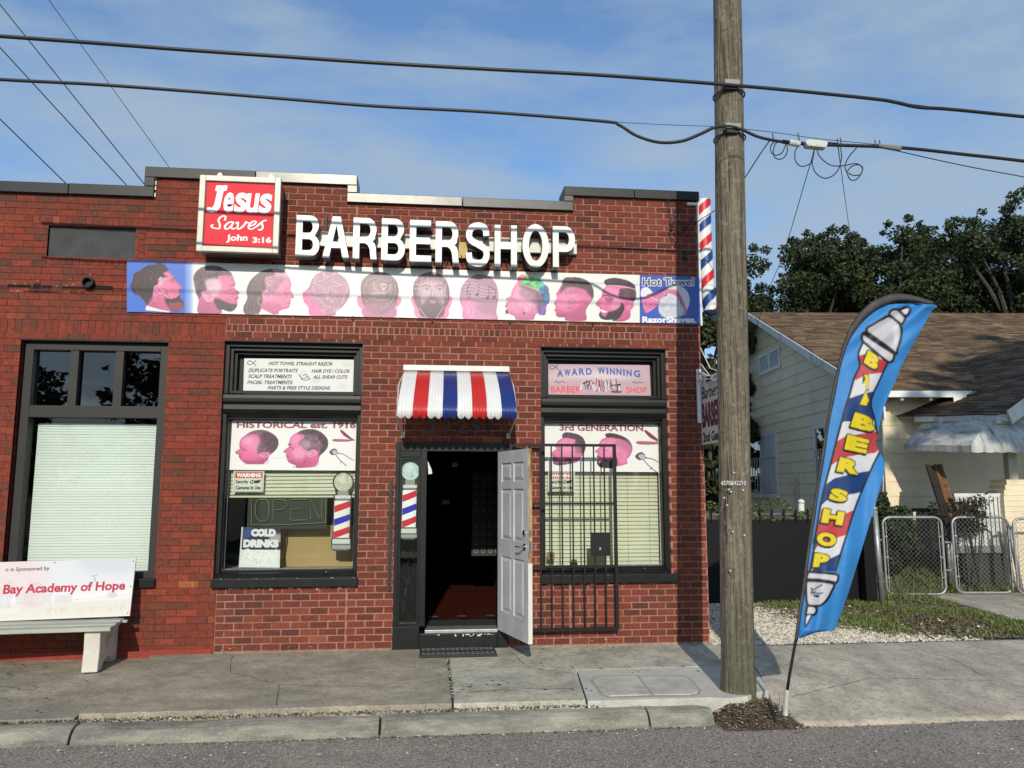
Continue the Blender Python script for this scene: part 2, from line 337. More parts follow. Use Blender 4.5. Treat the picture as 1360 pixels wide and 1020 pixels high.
# road with slight crown
vs=[];fs=[]; ys=[-2.2,-2.6,-4,-6,-8,-10,-12.2]; zs=[-.215,-.205,-.175,-.15,-.15,-.175,-.21]; xs=np.linspace(-90,90,61)
for yv,zv in zip(ys,zs):
    for xv in xs: vs.append((xv,yv,zv+.006*math.sin(xv*.7+yv)))
n_=len(xs)
for i in range(len(ys)-1):
    for j in range(n_-1): fs.append((i*n_+j,(i+1)*n_+j,(i+1)*n_+j+1,i*n_+j+1))
mb=MB(); mb.add(vs,fs); tag(mb.build('road',ASPH,smooth=True),kind='structure')
mb=MB(); mb.box(-90,90,-14.2,-12.2,-.29,-.08); tag(mb.build('far_pavement',CONC),kind='structure')
# sidewalk
swk=empty('sidewalk',(0,-1,0),kind='structure')
mb=MB(); mb.box(-9.5,3.1,-2.06,0.1,-.28,-.14); mb.build('slab_bed',SOIL,swk)
def slab(poly,dz,m,name='slab',th=.12,bev=.008,rag=None):
    mb=MB(); pts=[]
    for i,(x,y) in enumerate(poly):
        pts.append((x,y,dz+.02*y))
        if rag and i in rag:
            x2,y2=poly[(i+1)%len(poly)]; LL=math.hypot(x2-x,y2-y); NN=max(4,int(LL/.07))
            for k in range(1,NN):
                t=k/NN; xx_=x+(x2-x)*t; pts.append((xx_,y+(y2-y)*t+.018*mnoise.noise(Vector((xx_*9,y*3,1))),dz+.02*(y+(y2-y)*t)))
    mb.prism(pts,(0,0,-th)); o=mb.build(name,m,swk); 
    return bevel(o,bev,2)
jA=PZ(200,869,-.0); jB=PZ(95,955,-.06); j2=PZ(598,900,-.02)[0]; j3a=PZ(766,889,-.02); j3b=PZ(783,934,-.04)
cA=PZ(1003,883,-.02); cB=PZ(1033,934,-.05); dirc=(cA-cB)/(cA[1]-cB[1]); cTop=cA+dirc*(-.12-cA[1]); FE=-2.035
slab([(-9.5,.02),(-9.5,FE),(-6.2,FE),(-6.2,.02)],-.03,CONC)
slab([(-6.19,.02),(-6.19,FE),(jB[0]-.01,FE),(jA[0]-.01,.02)],-.032,CONC)
slab([(jA[0]+.01,.02),(jB[0]+.02,FE),(j2-.008,FE),(j2-.008,.02)],-.002,CONC,rag=[1])
slab([(j2+.008,.02),(j2+.008,FE),(j3b[0]-.006,FE),(j3a[0]-.006,j3a[1]+.006),(cTop[0]-.02,j3a[1]+.03),(cTop[0]-.02,-.12),(3.16,.02)],-.004,CONC2,rag=[1])
PX0,PY0=j3a[0],j3a[1]; rightx=lambda y:(cB+dirc*(y-cB[1]))[0]-.012
slab([(j3a[0]+.004,j3a[1]-.004),(j3b[0]+.004,FE-.03),(2.42,FE-.03),(2.55,-2.10),(2.74,-2.07),(2.86,-1.96),(rightx(-1.9),-1.9),(rightx(j3a[1]),j3a[1]+.02)],-.006,CONCN,rag=[2,3,4])
# meter box lids
def lid(pl):
    mb=MB(); mb.prism([(p[0],p[1],p[2]) for p in pl],(0,0,-.02)); bevel(mb.build('meter_lid',mat('lid_concrete',(.48,.455,.39),.8,var=.2,vscale=7,bump=.5,bscale=60,dark=(.36,.335,.28),dscale=4),mroot),.004,2)
q=[PZ(a/5.037+690,b/5.037+740,-.03) for a,b in ((485,815),(560,798),(785,798),(883,912),(600,922),(555,905))]
q2=[PZ(a/5.037+690,b/5.037+740,-.03) for a,b in ((797,798),(1080,800),(1130,815),(1200,880),(1190,900),(1140,912),(893,912))]
cc=np.mean(q+q2,0); mroot=empty('meter_box',(cc[0],cc[1],-.04),'rounded two-piece concrete utility box cover set flush in the pavement','utility cover')
def flat(pl,z): return [(p[0],p[1],z+.02*(p[1]-cc[1])) for p in pl]
rim=[PZ(a/5.037+690,b/5.037+740,-.03) for a,b in ((470,822),(500,800),(560,790),(1085,791),(1140,806),(1215,878),(1205,908),(1150,921),(600,932),(548,915))]
mb=MB(); mb.prism(flat(rim,cc[1]*.02-.0025),(0,0,-.02)); mb.build('box_rim',mat('lid_gap',(.34,.32,.27),.9),mroot)
lid(flat(q,cc[1]*.02+.004)); lid(flat(q2,cc[1]*.02+.004))
# kerb
kroot=empty('kerb',(0,-2.2,-.2),kind='structure')
prof=[(-2.07,-.30),(-2.07,-.098),(-2.12,-.094),(-2.18,-.098),(-2.225,-.115),(-2.255,-.145),(-2.275,-.18),(-2.285,-.215),(-2.285,-.30)]
kx=[-9.5,-7.6,-5.2,PZ(100,965,-.1)[0],PZ(505,955,-.1)[0],PZ(866,950,-.1)[0],PZ(957,948,-.1)[0]]
for a,b in zip(kx[:-1],kx[1:]):
    mb=MB(); nn=max(2,int((b-a)/.12)); vs=[];fs=[]; m=len(prof)
    jz=random.uniform(-.006,.004); last=b==kx[-1]
    for i in range(nn+1):
        x=a+.008+(b-a-.016)*i/nn; sh=.03*(max(0,(i/nn-.7)/.3)**2) if last else 0
        for (y,z) in prof:
            d=.5 if 0 else mnoise.noise(Vector((x*6,y*9,z*9)))*.007+mnoise.noise(Vector((x*1.3,3,z)))*.01
            vs.append((x,y+d+ (sh if y<-2.2 else 0),z+jz+(d if z>-.2 else 0)-(sh*.6 if z>-.2 else 0)))
    for i in range(nn):
        for k in range(m): fs.append((i*m+k,i*m+(k+1)%m,(i+1)*m+(k+1)%m,(i+1)*m+k))
    fs.append(tuple(range(m))); fs.append(tuple(nn*m+k for k in range(m-1,-1,-1)))
    mb.add(vs,fs); o=mb.build('kerb_stone',KERB,kroot,smooth=False); bevel(o,.006,2)
# driveway apron
vs=[];fs=[]; nyy=26; nxx=70
for i in range(nyy+1):
    t=i/nyy; y=-.10-(2.32)*t
    xl=(cB+dirc*(max(y,-2.05)-cB[1]))[0]+.006+ (0.10*max(0,(-2.0-y))/.4)
    for j in range(nxx+1):
        u=(j/nxx)**1.8; x=xl+(14-xl)*u; edge=.035*mnoise.noise(Vector((x*3,0,5))) if i==nyy else (.02*mnoise.noise(Vector((x*4,9,5))) if i==0 else 0)
        vs.append((x,y+edge,-.012-.02*t-.16*t**2.6+.006*mnoise.noise(Vector((x*1.5,y*1.5,0)))))
for i in range(nyy):
    for j in range(nxx): a=i*(nxx+1)+j; fs.append((a,a+nxx+1,a+nxx+2,a+1))
mb=MB(); mb.add(vs,fs); o=mb.build('driveway',CONCA,smooth=True); tag(o,kind='structure'); md=o.modifiers.new('thick','SOLIDIFY'); md.thickness=.1; md.offset=-1
# small scattered things
def scatter(name,pts,sz,m,flat=.35,kind='stuff',smin=.5,parent=None,n=None,tint=False):
    """irregular little solids, one joined object"""
    pts=np.array(pts); K=len(pts)
    base=np.array([(1,0,0),(0,1,0),(-1,0,0),(0,-1,0),(0,0,1),(0,0,-1)],float); F=np.array([(0,1,4),(1,2,4),(2,3,4),(3,0,4),(1,0,5),(2,1,5),(3,2,5),(0,3,5)])
    s=sz*(smin+(1-smin)*RNG.random((K,1,1))*1.6); jit=1+.5*(RNG.random((K,6,3))-.5)
    a=RNG.random(K)*6.28; c,d=np.cos(a)[:,None],np.sin(a)[:,None]; v=base[None]*jit*s; v[:,:,0]*=(.7+.6*RNG.random((K,1))); v[:,:,2]*=flat
    x=v[:,:,0]*c-v[:,:,1]*d; y=v[:,:,0]*d+v[:,:,1]*c; v=np.stack([x,y,v[:,:,2]],-1)+pts[:,None,:]
    f=(F[None]+np.arange(K)[:,None,None]*6).reshape(-1,3); return rawmesh(name,v.reshape(-1,3),f,m,parent,kind,tint=np.repeat(RNG.random(K),6) if tint else None)
def rawmesh(name,v,f,m,parent=None,kind=None,tint=None,smooth=False):
    k=f.shape[1]; me=bpy.data.meshes.new(name); off=rootloc(parent) if parent is not None else 0
    me.vertices.add(len(v)); me.vertices.foreach_set('co',(v-off).astype(np.float32).ravel()); me.loops.add(f.size); me.loops.foreach_set('vertex_index',f.astype(np.int32).ravel())
    me.polygons.add(len(f)); me.polygons.foreach_set('loop_start',(np.arange(len(f))*k).astype(np.int32)); me.update(calc_edges=True)
    if tint is not None: a=me.attributes.new('tint','FLOAT','POINT'); a.data.foreach_set('value',tint.astype(np.float32))
    me.polygons.foreach_set('use_smooth',[smooth]*len(f))
    me.materials.append(m); o=bpy.data.objects.new(name,me); COL.objects.link(o); o.parent=parent
    return tag(o,kind=kind)
GRAVEL=mat('white_gravel',(.6,.56,.46),.85,tint=[(0,(.14,.12,.09)),(.25,(.42,.37,.28)),(.7,(.66,.60,.49)),(1,(.80,.76,.65))])
gz=-.015
fa=PZ(943,801,0); fb=PZ(1160,801,0)      # foot of the black gate
def gpt(n):
    o=[]
    while len(o)<n:
        x=RNG.uniform(3.18,6.4); y=RNG.uniform(-.12,fa[1]+.35)
        lim=4.95+.5*mnoise.noise(Vector((x*.0,y*1.2,2)))+(1.3*max(0,1-(y+.1)/1.3))
        if x>lim+RNG.normal()*.35: continue
        o.append((x,y,gz+RNG.random()*.012))
    return o
mb=MB(); mb.box(3.16,5.2,-.1,4.2,-.1,-.013); tag(mb.build('gravel_bed',mat('gravel_bed',(.42,.38,.3),.9,var=.5,vscale=60,bump=1,bscale=120)),kind='structure')
tag(scatter('gravel',gpt(24000),.016,GRAVEL,.6,tint=True),'loose white gravel spread before the black fence',kind='stuff')
# litter and stones
LEAF=mat('dead_leaf',(.1,.06,.03),.9,tint=[(0,(.035,.024,.014)),(.5,(.12,.082,.047)),(.88,(.22,.16,.095)),(1,(.48,.42,.32))])
pts=[(RNG.uniform(-4.5,1.5),-2.052+RNG.normal()*.02,-.092+RNG.random()*.014) for _ in range(1300) if True]
pts+=[(RNG.uniform(-6,2.4),-2.30-abs(RNG.normal())*.03,-.208) for _ in range(900)]
pts+=[(RNG.uniform(2.6,11),-2.42+RNG.normal()*.05,-.203) for _ in range(500)]
tag(scatter('grit',pts,.009,mat('grit',(.15,.12,.1),.9,tint=[(0,(.05,.04,.03)),(.7,(.2,.16,.12)),(.93,(.35,.32,.27)),(1,(.8,.78,.7))]),.6,tint=True),kind='stuff')
pts=[(RNG.uniform(-4.6,8),RNG.uniform(-1.95,-.1),0) for _ in range(260)]; pts=[(x,y,.02*y-.004+(0 if x<2.9 else -.01-.16*((-y-.1)/2.32)**2.6)) for x,y,z in pts]
tag(scatter('pavement_specks',pts,.019,mat('dark_speck',(.02,.018,.015),.9),.12),kind='stuff')
pts=[(RNG.uniform(-5,9),RNG.uniform(-3.8,-2.4),-.19) for _ in range(160)]
tag(scatter('road_grit',pts,.011,mat('pale_grit',(.5,.46,.4),.9),.5),kind='stuff')
# cracks in the concrete, and moss and weeds in the joint
def crack(pl,zf,wd=.004):
    v=[];f=[]; pts_=[]
    for (a_,b_) in zip(pl[:-1],pl[1:]):
        L_=math.dist(a_,b_); k_=max(2,int(L_/.05))
        for i in range(k_): t=i/k_; pts_.append((a_[0]+(b_[0]-a_[0])*t+RNG.normal()*.008,a_[1]+(b_[1]-a_[1])*t+RNG.normal()*.008))
    for i in range(len(pts_)-1):
        (xa,ya),(xb,yb)=pts_[i],pts_[i+1]; d=math.hypot(xb-xa,yb-ya)+1e-6; w_=wd*(.4+RNG.random()); nx,ny=-(yb-ya)/d*w_,(xb-xa)/d*w_; n=len(v)
        v+=[(xa-nx,ya-ny,zf(xa,ya)),(xa+nx,ya+ny,zf(xa,ya)),(xb+nx,yb+ny,zf(xb,yb)),(xb-nx,yb-ny,zf(xb,yb))]; f.append((n,n+1,n+2,n+3))
    return v,f
sz_=lambda x,y:.02*y+.0012; az_=lambda x,y:-.012-.02*((-y-.1)/2.32)-.16*((-y-.1)/2.32)**2.6+.008
mb=MB()
for pl_ in ([(-2.0,-.1),(-1.85,-.8),(-1.3,-1.3),(-1.2,-2.0)],[(-1.3,-1.3),(-.6,-1.45),(.15,-1.3)],[(.9,-.2),(1.0,-.9),(1.45,-1.2)],[(.25,-1.72),(.9,-1.66),(1.35,-1.7)],[(-4.6,-1.2),(-3.8,-1.0),(-3.2,-1.3)]):
    v_,f_=crack(pl_,(lambda x,y:sz_(x,y)-(.032 if x<-2.8 else .003))); mb.add(v_,f_)
for pl_ in ([(3.2,-1.9),(4.2,-1.5),(5.6,-1.7),(7.5,-1.3)],[(5.2,-.2),(5.4,-.9),(5.3,-1.6)],[(8,-.2),(7.6,-1.1),(8.2,-2.1)]):
    v_,f_=crack(pl_,az_,.003); mb.add(v_,f_)
tag(mb.build('hairline_cracks',mat('crack_dark',(.06,.052,.042),.95)),kind='stuff')
pts=[(j2+RNG.normal()*.006,RNG.uniform(-2.0,-.35),-.01+.0*RNG.random()) for _ in range(120)]
tag(scatter('joint_moss',pts,.009,mat('joint_moss',(.05,.07,.02),.9,tint=[(0,(.03,.028,.018)),(.6,(.06,.08,.02)),(.9,(.5,.48,.42)),(1,(.6,.58,.5))]),.6,tint=True),kind='stuff')
# dirt corner by the pole
vs=[];fs=[]; n_=28
x0,x1,y0,y1=2.36,3.22,-2.50,-1.88
for i in range(n_+1):
    for j in range(n_+1):
        x=x0+(x1-x0)*i/n_; y=y0+(y1-y0)*j/n_; e=min(i,n_-i)/n_*2; h=min(1,e*2.2)*min(1,(j/n_)*1.7)
        if x>2.95: h*=max(0,1-(x-2.95)/.25)
        vs.append((x,y,-.225+.115*h+.03*mnoise.noise(Vector((x*14,y*14,0)))*h+.01*mnoise.noise(Vector((x*50,y*50,0)))))
for i in range(n_):
    for j in range(n_): a=i*(n_+1)+j; fs.append((a,a+n_+1,a+n_+2,a+1))
mb=MB(); mb.add(vs,fs); tag(mb.build('dirt_patch',SOIL),kind='structure')
pts=[]
while len(pts)<1500:
    x=RNG.uniform(2.4,3.25); y=RNG.uniform(-2.46,-1.96); 
    if x>2.95 and RNG.random()>.25: continue
    e=min((x-x0),(x1-x))/(x1-x0)*2; h=min(1,e*2.2)*min(1,(y-y0)/(y1-y0)*2); pts.append((x,y,-.215+.115*h*(1 if x<2.95 else max(0,1-(x-2.95)/.25))+RNG.random()*.015))
tag(scatter('leaf_litter',pts,.010,LEAF,.4,tint=True,smin=.3),'dry leaf litter and soil in the broken kerb corner by the utility pole',kind='stuff')
# ================================================================== BRICK BUILDING
bld=empty('brick_building',(0,0,0),'two-tone red brick shop building with stepped parapet and painted left bay','building')
XL,XR=-8.2,3.17
def top_at(x): return 4.955 if x<-3.19 else (5.185 if x<-.86 else (4.975 if x<1.58 else 5.165))
w1=(-4.375,-2.85,.69,3.30); w2=(-2.255,-.75,.672,3.33); w3=(1.268,2.748,.672,3.33); dr=(-.36,.90,0.0,2.225); bk=(-4.19,-3.27,4.235,4.585)
OPEN=[w1,w2,w3,dr,bk]
def subtract(rs,o,mn=.012):
    out_=[]
    for (a,b,c,d) in rs:
        if o[0]>=b or o[1]<=a or o[2]>=d or o[3]<=c: out_.append((a,b,c,d)); continue
        if o[0]>a: out_.append((a,o[0],c,d))
        if o[1]<b: out_.append((o[1],b,c,d))
        a2,b2=max(a,o[0]),min(b,o[1])
        if o[2]>c: out_.append((a2,b2,c,o[2]))
        if o[3]<d: out_.append((a2,b2,o[3],d))
    return [r for r in out_ if r[1]-r[0]>mn and r[3]-r[2]>mn]
bnd=lambda z: -2.215 if z<3.37 else (-2.25 if z<3.6 else -1.80)
bricks=[]   # x0,x1,z0,z1,painted
def lay(x0,x1,z0,z1,pitch,paint,off,extra=()):
    j=.0155 if not paint else .006
    x=x0-pitch*off if off else x0
    while x<x1-.02:
        a,b=max(x,x0),min(x+pitch,x1); rs=[(a+j/2,b-j/2,z0+j/2,z1-j/2)] if b-a>.03 else []
        for o in OPEN+list(extra): rs=subtract(rs,(o[0]-.0,o[1]+.0,o[2]-.0,o[3]+.0))
        for r in rs: bricks.append(r+(paint,))
        x+=pitch
SP=[(-4.36,-3.10,4.60,4.685),(-4.19,-3.27,4.145,4.225),(-3.235,-3.16,4.235,4.585)]     # surround of the blocked window
z=-.06; k=0; C0=.0733
while z<5.2:
    zc=z+C0/2; bb=bnd(zc); h=C0
    if 3.37-C0*.5<z<3.52:
        z0=3.37
        # left painted soldiers
        lay(XL,-2.25,z0,z0+.155,.075,True,0)
        lay(-2.25,XR,z0,z0+.074,.195,False,.5); lay(-2.25,XR,z0+.074,z0+.155,.0635,False,0)
        z=z0+.155; k+=1; continue
    zt=z+h
    segs=[(XL,bb,.215,True),(bb,XR,.1955,False)]
    for (a,b,pt,pa) in segs:
        # respect stepped top
        for (u,v) in ((XL,-3.19),(-3.19,-.86),(-.86,1.58),(1.58,XR)):
            aa,b2=max(a,u),min(b,v)
            if b2<=aa: continue
            t=top_at((aa+b2)/2)
            if z>=t-.01: continue
            off=(0.5 if k%2 else 0.0); x_first=XL if pa else -3.0
            ph=((aa-x_first)/pt+off)%1.0
            lay(aa,b2,z,min(zt,t),pt,pa,ph if ph>0.01 else 0,SP if pa else ())
    z=zt; k+=1
    if z<3.37<z+C0: z=3.37 if abs(3.37-z)<.02 else z
def vert(x0,x1,z0,z1,pitch,paint=True):
    x=x0
    while x<x1-.02: bricks.append((x+.004,min(x+pitch,x1)-.004,z0+.004,z1-.004,paint)); x+=pitch
vert(*SP[0],.07); vert(*SP[1],.07)
zz=4.24
while zz<4.57: bricks.append((-3.235,-3.165,zz,zz+.064,True)); zz+=.0725
BRK=mat('unpainted_brick',(.2,.03,.02),.85,tint=[(0,(.10,.034,.023)),(.25,(.145,.039,.024)),(.6,(.180,.044,.026)),(.9,(.215,.054,.031)),(1,(.26,.095,.055))],var=.34,vscale=38,bump=.5,bscale=170,dark=(.085,.035,.028),dscale=1.3,dlo=.52,dhi=.8,spec=.25)
BRP=mat('red_painted_brick',(.24,.03,.02),.8,tint=[(0,(.095,.042,.028)),(.12,(.145,.044,.027)),(.28,(.175,.039,.024)),(.7,(.225,.043,.025)),(.9,(.25,.052,.028)),(1,(.33,.10,.036))],var=.3,vscale=25,bump=.6,bscale=150,dark=(.11,.045,.03),dscale=2.6,dlo=.47,dhi=.72,spec=.25)
MOR=mat('pink_mortar',(.36,.175,.135),.9,var=.25,vscale=12,bump=.4,bscale=200,dark=(.22,.095,.072),dscale=1.6,dlo=.42,dhi=.75)
MORP=mat('red_painted_mortar',(.16,.03,.02),.85,var=.3,vscale=14,bump=.4,bscale=150,dark=(.26,.06,.04),dscale=3)
# nearest 300 are bricks of their own, the rest one mass
def brk_tint(pa): return float(np.clip(RNG.random()*.9+(.1*(RNG.random()<.1)),0,1))
bb=[]
for r in bricks:
    cx,cz=(r[0]+r[1])/2,(r[2]+r[3])/2; d=math.dist((cx,0,cz),tuple(CAM)); area=(r[1]-r[0])*(r[3]-r[2])
    bb.append((-area/d**3,r))
order=sorted(range(len(bb)),key=lambda i:bb[i][0]); near=set(order[:296])
unit=MB(); unit.box(-.5,.5,-.5,.5,-.5,.5)
um={}
for pa,m in ((True,BRP),(False,BRK)):
    me=bpy.data.meshes.new('brick'); me.from_pydata(unit.v,[],unit.f); me.materials.append(m); um[pa]=me
rest={True:MB(),False:MB()}
for i,(s_,r) in enumerate(bb):
    x0,x1,z0,z1,pa=r; pr=RNG.uniform(0,.004) if not pa else RNG.uniform(0,.003); tv=brk_tint(pa)
    if pa and z0>3.9 and z0<4.1: tv=tv*.8
    if i in near:
        o=bpy.data.objects.new('brick',um[pa]); COL.objects.link(o); o.parent=bld; o.location=((x0+x1)/2,.015-pr,(z0+z1)/2); o.scale=(x1-x0,.034,z1-z0); o['tint']=tv
        o.rotation_euler=(RNG.normal()*.008,RNG.normal()*.004,RNG.normal()*.008)
    else:
        q=rest[pa]; q.tv=tv; q.box(x0,x1,-pr,.03,z0,z1)
for pa,q in rest.items(): tag(q.build('brick_courses',BRP if pa else BRK,bld,tint=True),kind='stuff')
# mortar wall with real openings, stepped top
T=.30
for pa,m in ((True,MORP),(False,MOR)):
    mb=MB(); rs=[]
    for (u,v) in ((XL,-3.19),(-3.19,-.86),(-.86,1.58),(1.58,XR)):
        for (za,zb,bx) in ((-.15,3.37,-2.215),(3.37,3.6,-2.25),(3.6,6,-1.8)):
            a,b=(max(u,XL),min(v,bx)) if pa else (max(u,bx),min(v,XR)); zb=min(zb,top_at((u+v)/2))
            if b>a and zb>za: rs.append((a,b,za,zb))
    for o in OPEN: rs=subtract(rs,o)
    for (a,b,c,d) in rs: mb.box(a,b,.005 if not pa else .005,T,c,d)
    mb.build('mortar_wall',m,bld)
# side and rear walls
BRS=None
def brick_tex_mat():
    m=bpy.data.materials.new('side_wall_brick'); m.use_nodes=True; t=m.node_tree;n=t.nodes;l=t.links.new;b=n['Principled BSDF']
    tc=n.new('ShaderNodeTexCoord'); mp=n.new('ShaderNodeMapping'); mp.inputs['Rotation'].default_value=(math.pi/2,0,math.pi/2); g=n.new('ShaderNodeNewGeometry')
    sx=n.new('ShaderNodeSeparateXYZ'); cx=n.new('ShaderNodeCombineXYZ'); l(g.outputs['Position'],sx.inputs[0]); ad=n.new('ShaderNodeMath'); l(sx.outputs[0],ad.inputs[0]); l(sx.outputs[1],ad.inputs[1]); l(ad.outputs[0],cx.inputs[0]); l(sx.outputs[2],cx.inputs[1])
    bt=n.new('ShaderNodeTexBrick'); bt.inputs['Scale'].default_value=1; bt.inputs['Brick Width'].default_value=.1955; bt.inputs['Row Height'].default_value=.0733; bt.inputs['Mortar Size'].default_value=.006
    bt.inputs['Color1'].default_value=(.19,.034,.024,1); bt.inputs['Color2'].default_value=(.11,.026,.02,1); bt.inputs['Mortar'].default_value=(.34,.17,.14,1); l(cx.outputs[0],bt.inputs['Vector']); l(bt.outputs['Color'],b.inputs['Base Color'])
    bp=n.new('ShaderNodeBump'); bp.invert=True; bp.inputs['Distance'].default_value=.006; l(bt.outputs['Fac'],bp.inputs['Height']); l(bp.outputs[0],b.inputs['Normal']); b.inputs['Roughness'].default_value=.85; return m
BRS=brick_tex_mat()
mb=MB(); mb.box(XR-.3,XR-.002,T+.002,12,-.15,5.0); mb.box(XL+.002,XL+.3,T+.002,12,-.15,4.9); mb.box(XL+.3,XR-.3,11.7,12,-.15,4.9); mb.build('outer_wall',BRS,bld)
mb=MB(); mb.box(XL+.3,XR-.3,T+.002,11.7,4.45,4.55); mb.build('flat_roof',mat('roof_membrane',(.25,.25,.25),.9,var=.2),bld)
# lintels
mb=MB()
for o in (w1,w2,w3): mb=MB(); mb.box(o[0]-.03,o[1]+.03,-.004,.05,o[3]-.001,o[3]+.012); mb.build('steel_lintel',BLACKM,bld)
None
# coping
def coping(x0,x1,zt,h,m,endl=0,endr=0):
    mb=MB(); mb.box(x0,x1,-.045,T+.03,zt-h,zt); return bevel(mb.build('coping',m,bld),.006,2)
H1=.122
coping(XL-.03,-5.6,5.06,H1,COPING); coping(-5.595,-4.0,5.06,H1,COPING); coping(-3.995,-3.092,5.062,H1,COPING)
def riser(xa,xb,z0,z1,m):
    mb=MB(); mb.box(xa,xb,-.047,T+.032,z0,z1); bevel(mb.build('coping_riser',m,bld),.006,2)
riser(-3.20,-3.09,5.064,5.17,COPING)
coping(-3.20,-2.0,5.292,H1,COPING); coping(-1.995,-.86,5.292,H1,COPINGL)
riser(-.968,-.855,5.08,5.168,COPINGL)
coping(-.97,.35,5.078,.112,COPINGL); coping(.355,1.66,5.076,.112,COPINGM)
riser(1.552,1.662,5.078,5.148,COPINGM)
coping(1.552,2.4,5.262,.112,COPING); coping(2.405,3.20,5.262,.112,COPING)
mb=MB(); 
for zz in (4.95,5.03,5.09,5.16): mb.box(-3.09,-3.078,-.02,.01,zz,zz+.045)
mb.build('coping_clip',WHITE,bld)
# broken mortar line, holes and patches on the painted bay
mb=MB(); x=-4.9
while x<-3.36:
    wdt=RNG.uniform(.05,.3)
    if RNG.random()<.72: mb.box(x,min(x+wdt,-3.34),-.0065,.0,3.875+RNG.normal()*.004,3.908+RNG.normal()*.006)
    x+=wdt+RNG.uniform(.01,.05)
for _ in range(5): a=RNG.uniform(-4.9,-3.5); mb.box(a,a+.16,-.0062,.0,3.83,3.838)
tag(mb.build('open_joint',mat('open_joint_shadow',(.012,.008,.007),.95),bld),kind='stuff')
WOP=mat('old_white_residue',(.42,.33,.27),.9,var=.2)
mb=MB()
for _ in range(40):
    if RNG.random()<.6: a=RNG.uniform(-4.9,-3.4); zc=3.93+RNG.normal()*.05
    else: a=RNG.uniform(-2.25,3.0); zc=RNG.uniform(.0,.07)
    if dr[0]-.1<a<dr[1]: continue
    mb.box(a,a+RNG.uniform(.006,.028),-.006,.0,zc,zc+RNG.uniform(.003,.010))
for (px,py) in ((172,262),(181,262),(1,1)):
    if px>1: mb.box(X(px,py),X(px,py)+.05,-.007,0,Zc(px,py),Zc(px,py)+.02)
for i in range(30):
    a=RNG.uniform(1.3,2.8); mb.box(a,a+RNG.uniform(.01,.05),-.006,0,.655+RNG.normal()*.006,.668)
for i in range(22):
    a=RNG.uniform(-2.2,-.8); mb.box(a,a+RNG.uniform(.01,.05),-.006,0,.65+RNG.normal()*.006,.667)
tag(mb.build('mortar_residue',WOP,bld),kind='stuff')
# low skirting of old mortar along the foot
mb=MB(); mb.box(.95,3.14,-.012,0,-.06,.012); mb.box(-2.2,-.37,-.012,0,-.06,.006); mb.build('wall_foot',mat('foot_mortar',(.30,.22,.17),.95,var=.4,vscale=20,bump=1,bscale=60),bld)
mb=MB(); mb.box(-8.1,-2.24,-.010,0,-.08,.045); mb.build('painted_foot',mat('painted_foot_red',(.26,.035,.022),.8,var=.25,vscale=10,bump=.5),bld)
# blocked window
mb=MB(); mb.box(bk[0],bk[1],.035,.2,bk[2],bk[3]); mb.build('blocked_window_panel',mat('dark_grey_render',(.045,.05,.048),.8,var=.25,vscale=6,bump=1,bscale=30),bld)
# vent pipe
c=P(116.5,375,-.05); o=MB(); ring=[(c[0]+.062*math.cos(t),c[2]+.062*math.sin(t)) for t in np.linspace(0,2*math.pi,25)[:-1]]; ri=[(c[0]+.047*math.cos(t),c[2]+.047*math.sin(t)) for t in np.linspace(0,2*math.pi,25)[:-1]]
vs=[(a,-.07,b) for a,b in ring]+[(a,.01,b) for a,b in ring]+[(a,-.07,b) for a,b in ri]+[(a,-.012,b) for a,b in ri]; n=24
fs=[(i,(i+1)%n,n+(i+1)%n,n+i) for i in range(n)]+[(2*n+i,2*n+(i+1)%n,(i+1)%n,i) for i in range(n)]+[(2*n+(i+1)%n,2*n+i,3*n+i,3*n+(i+1)%n) for i in range(n)]+[tuple(3*n+i for i in range(n))]
o.add(vs,fs); tag(o.build('vent_pipe',BLACKM,smooth=False),'short round black vent pipe poking out of the painted brick above the left window','pipe')
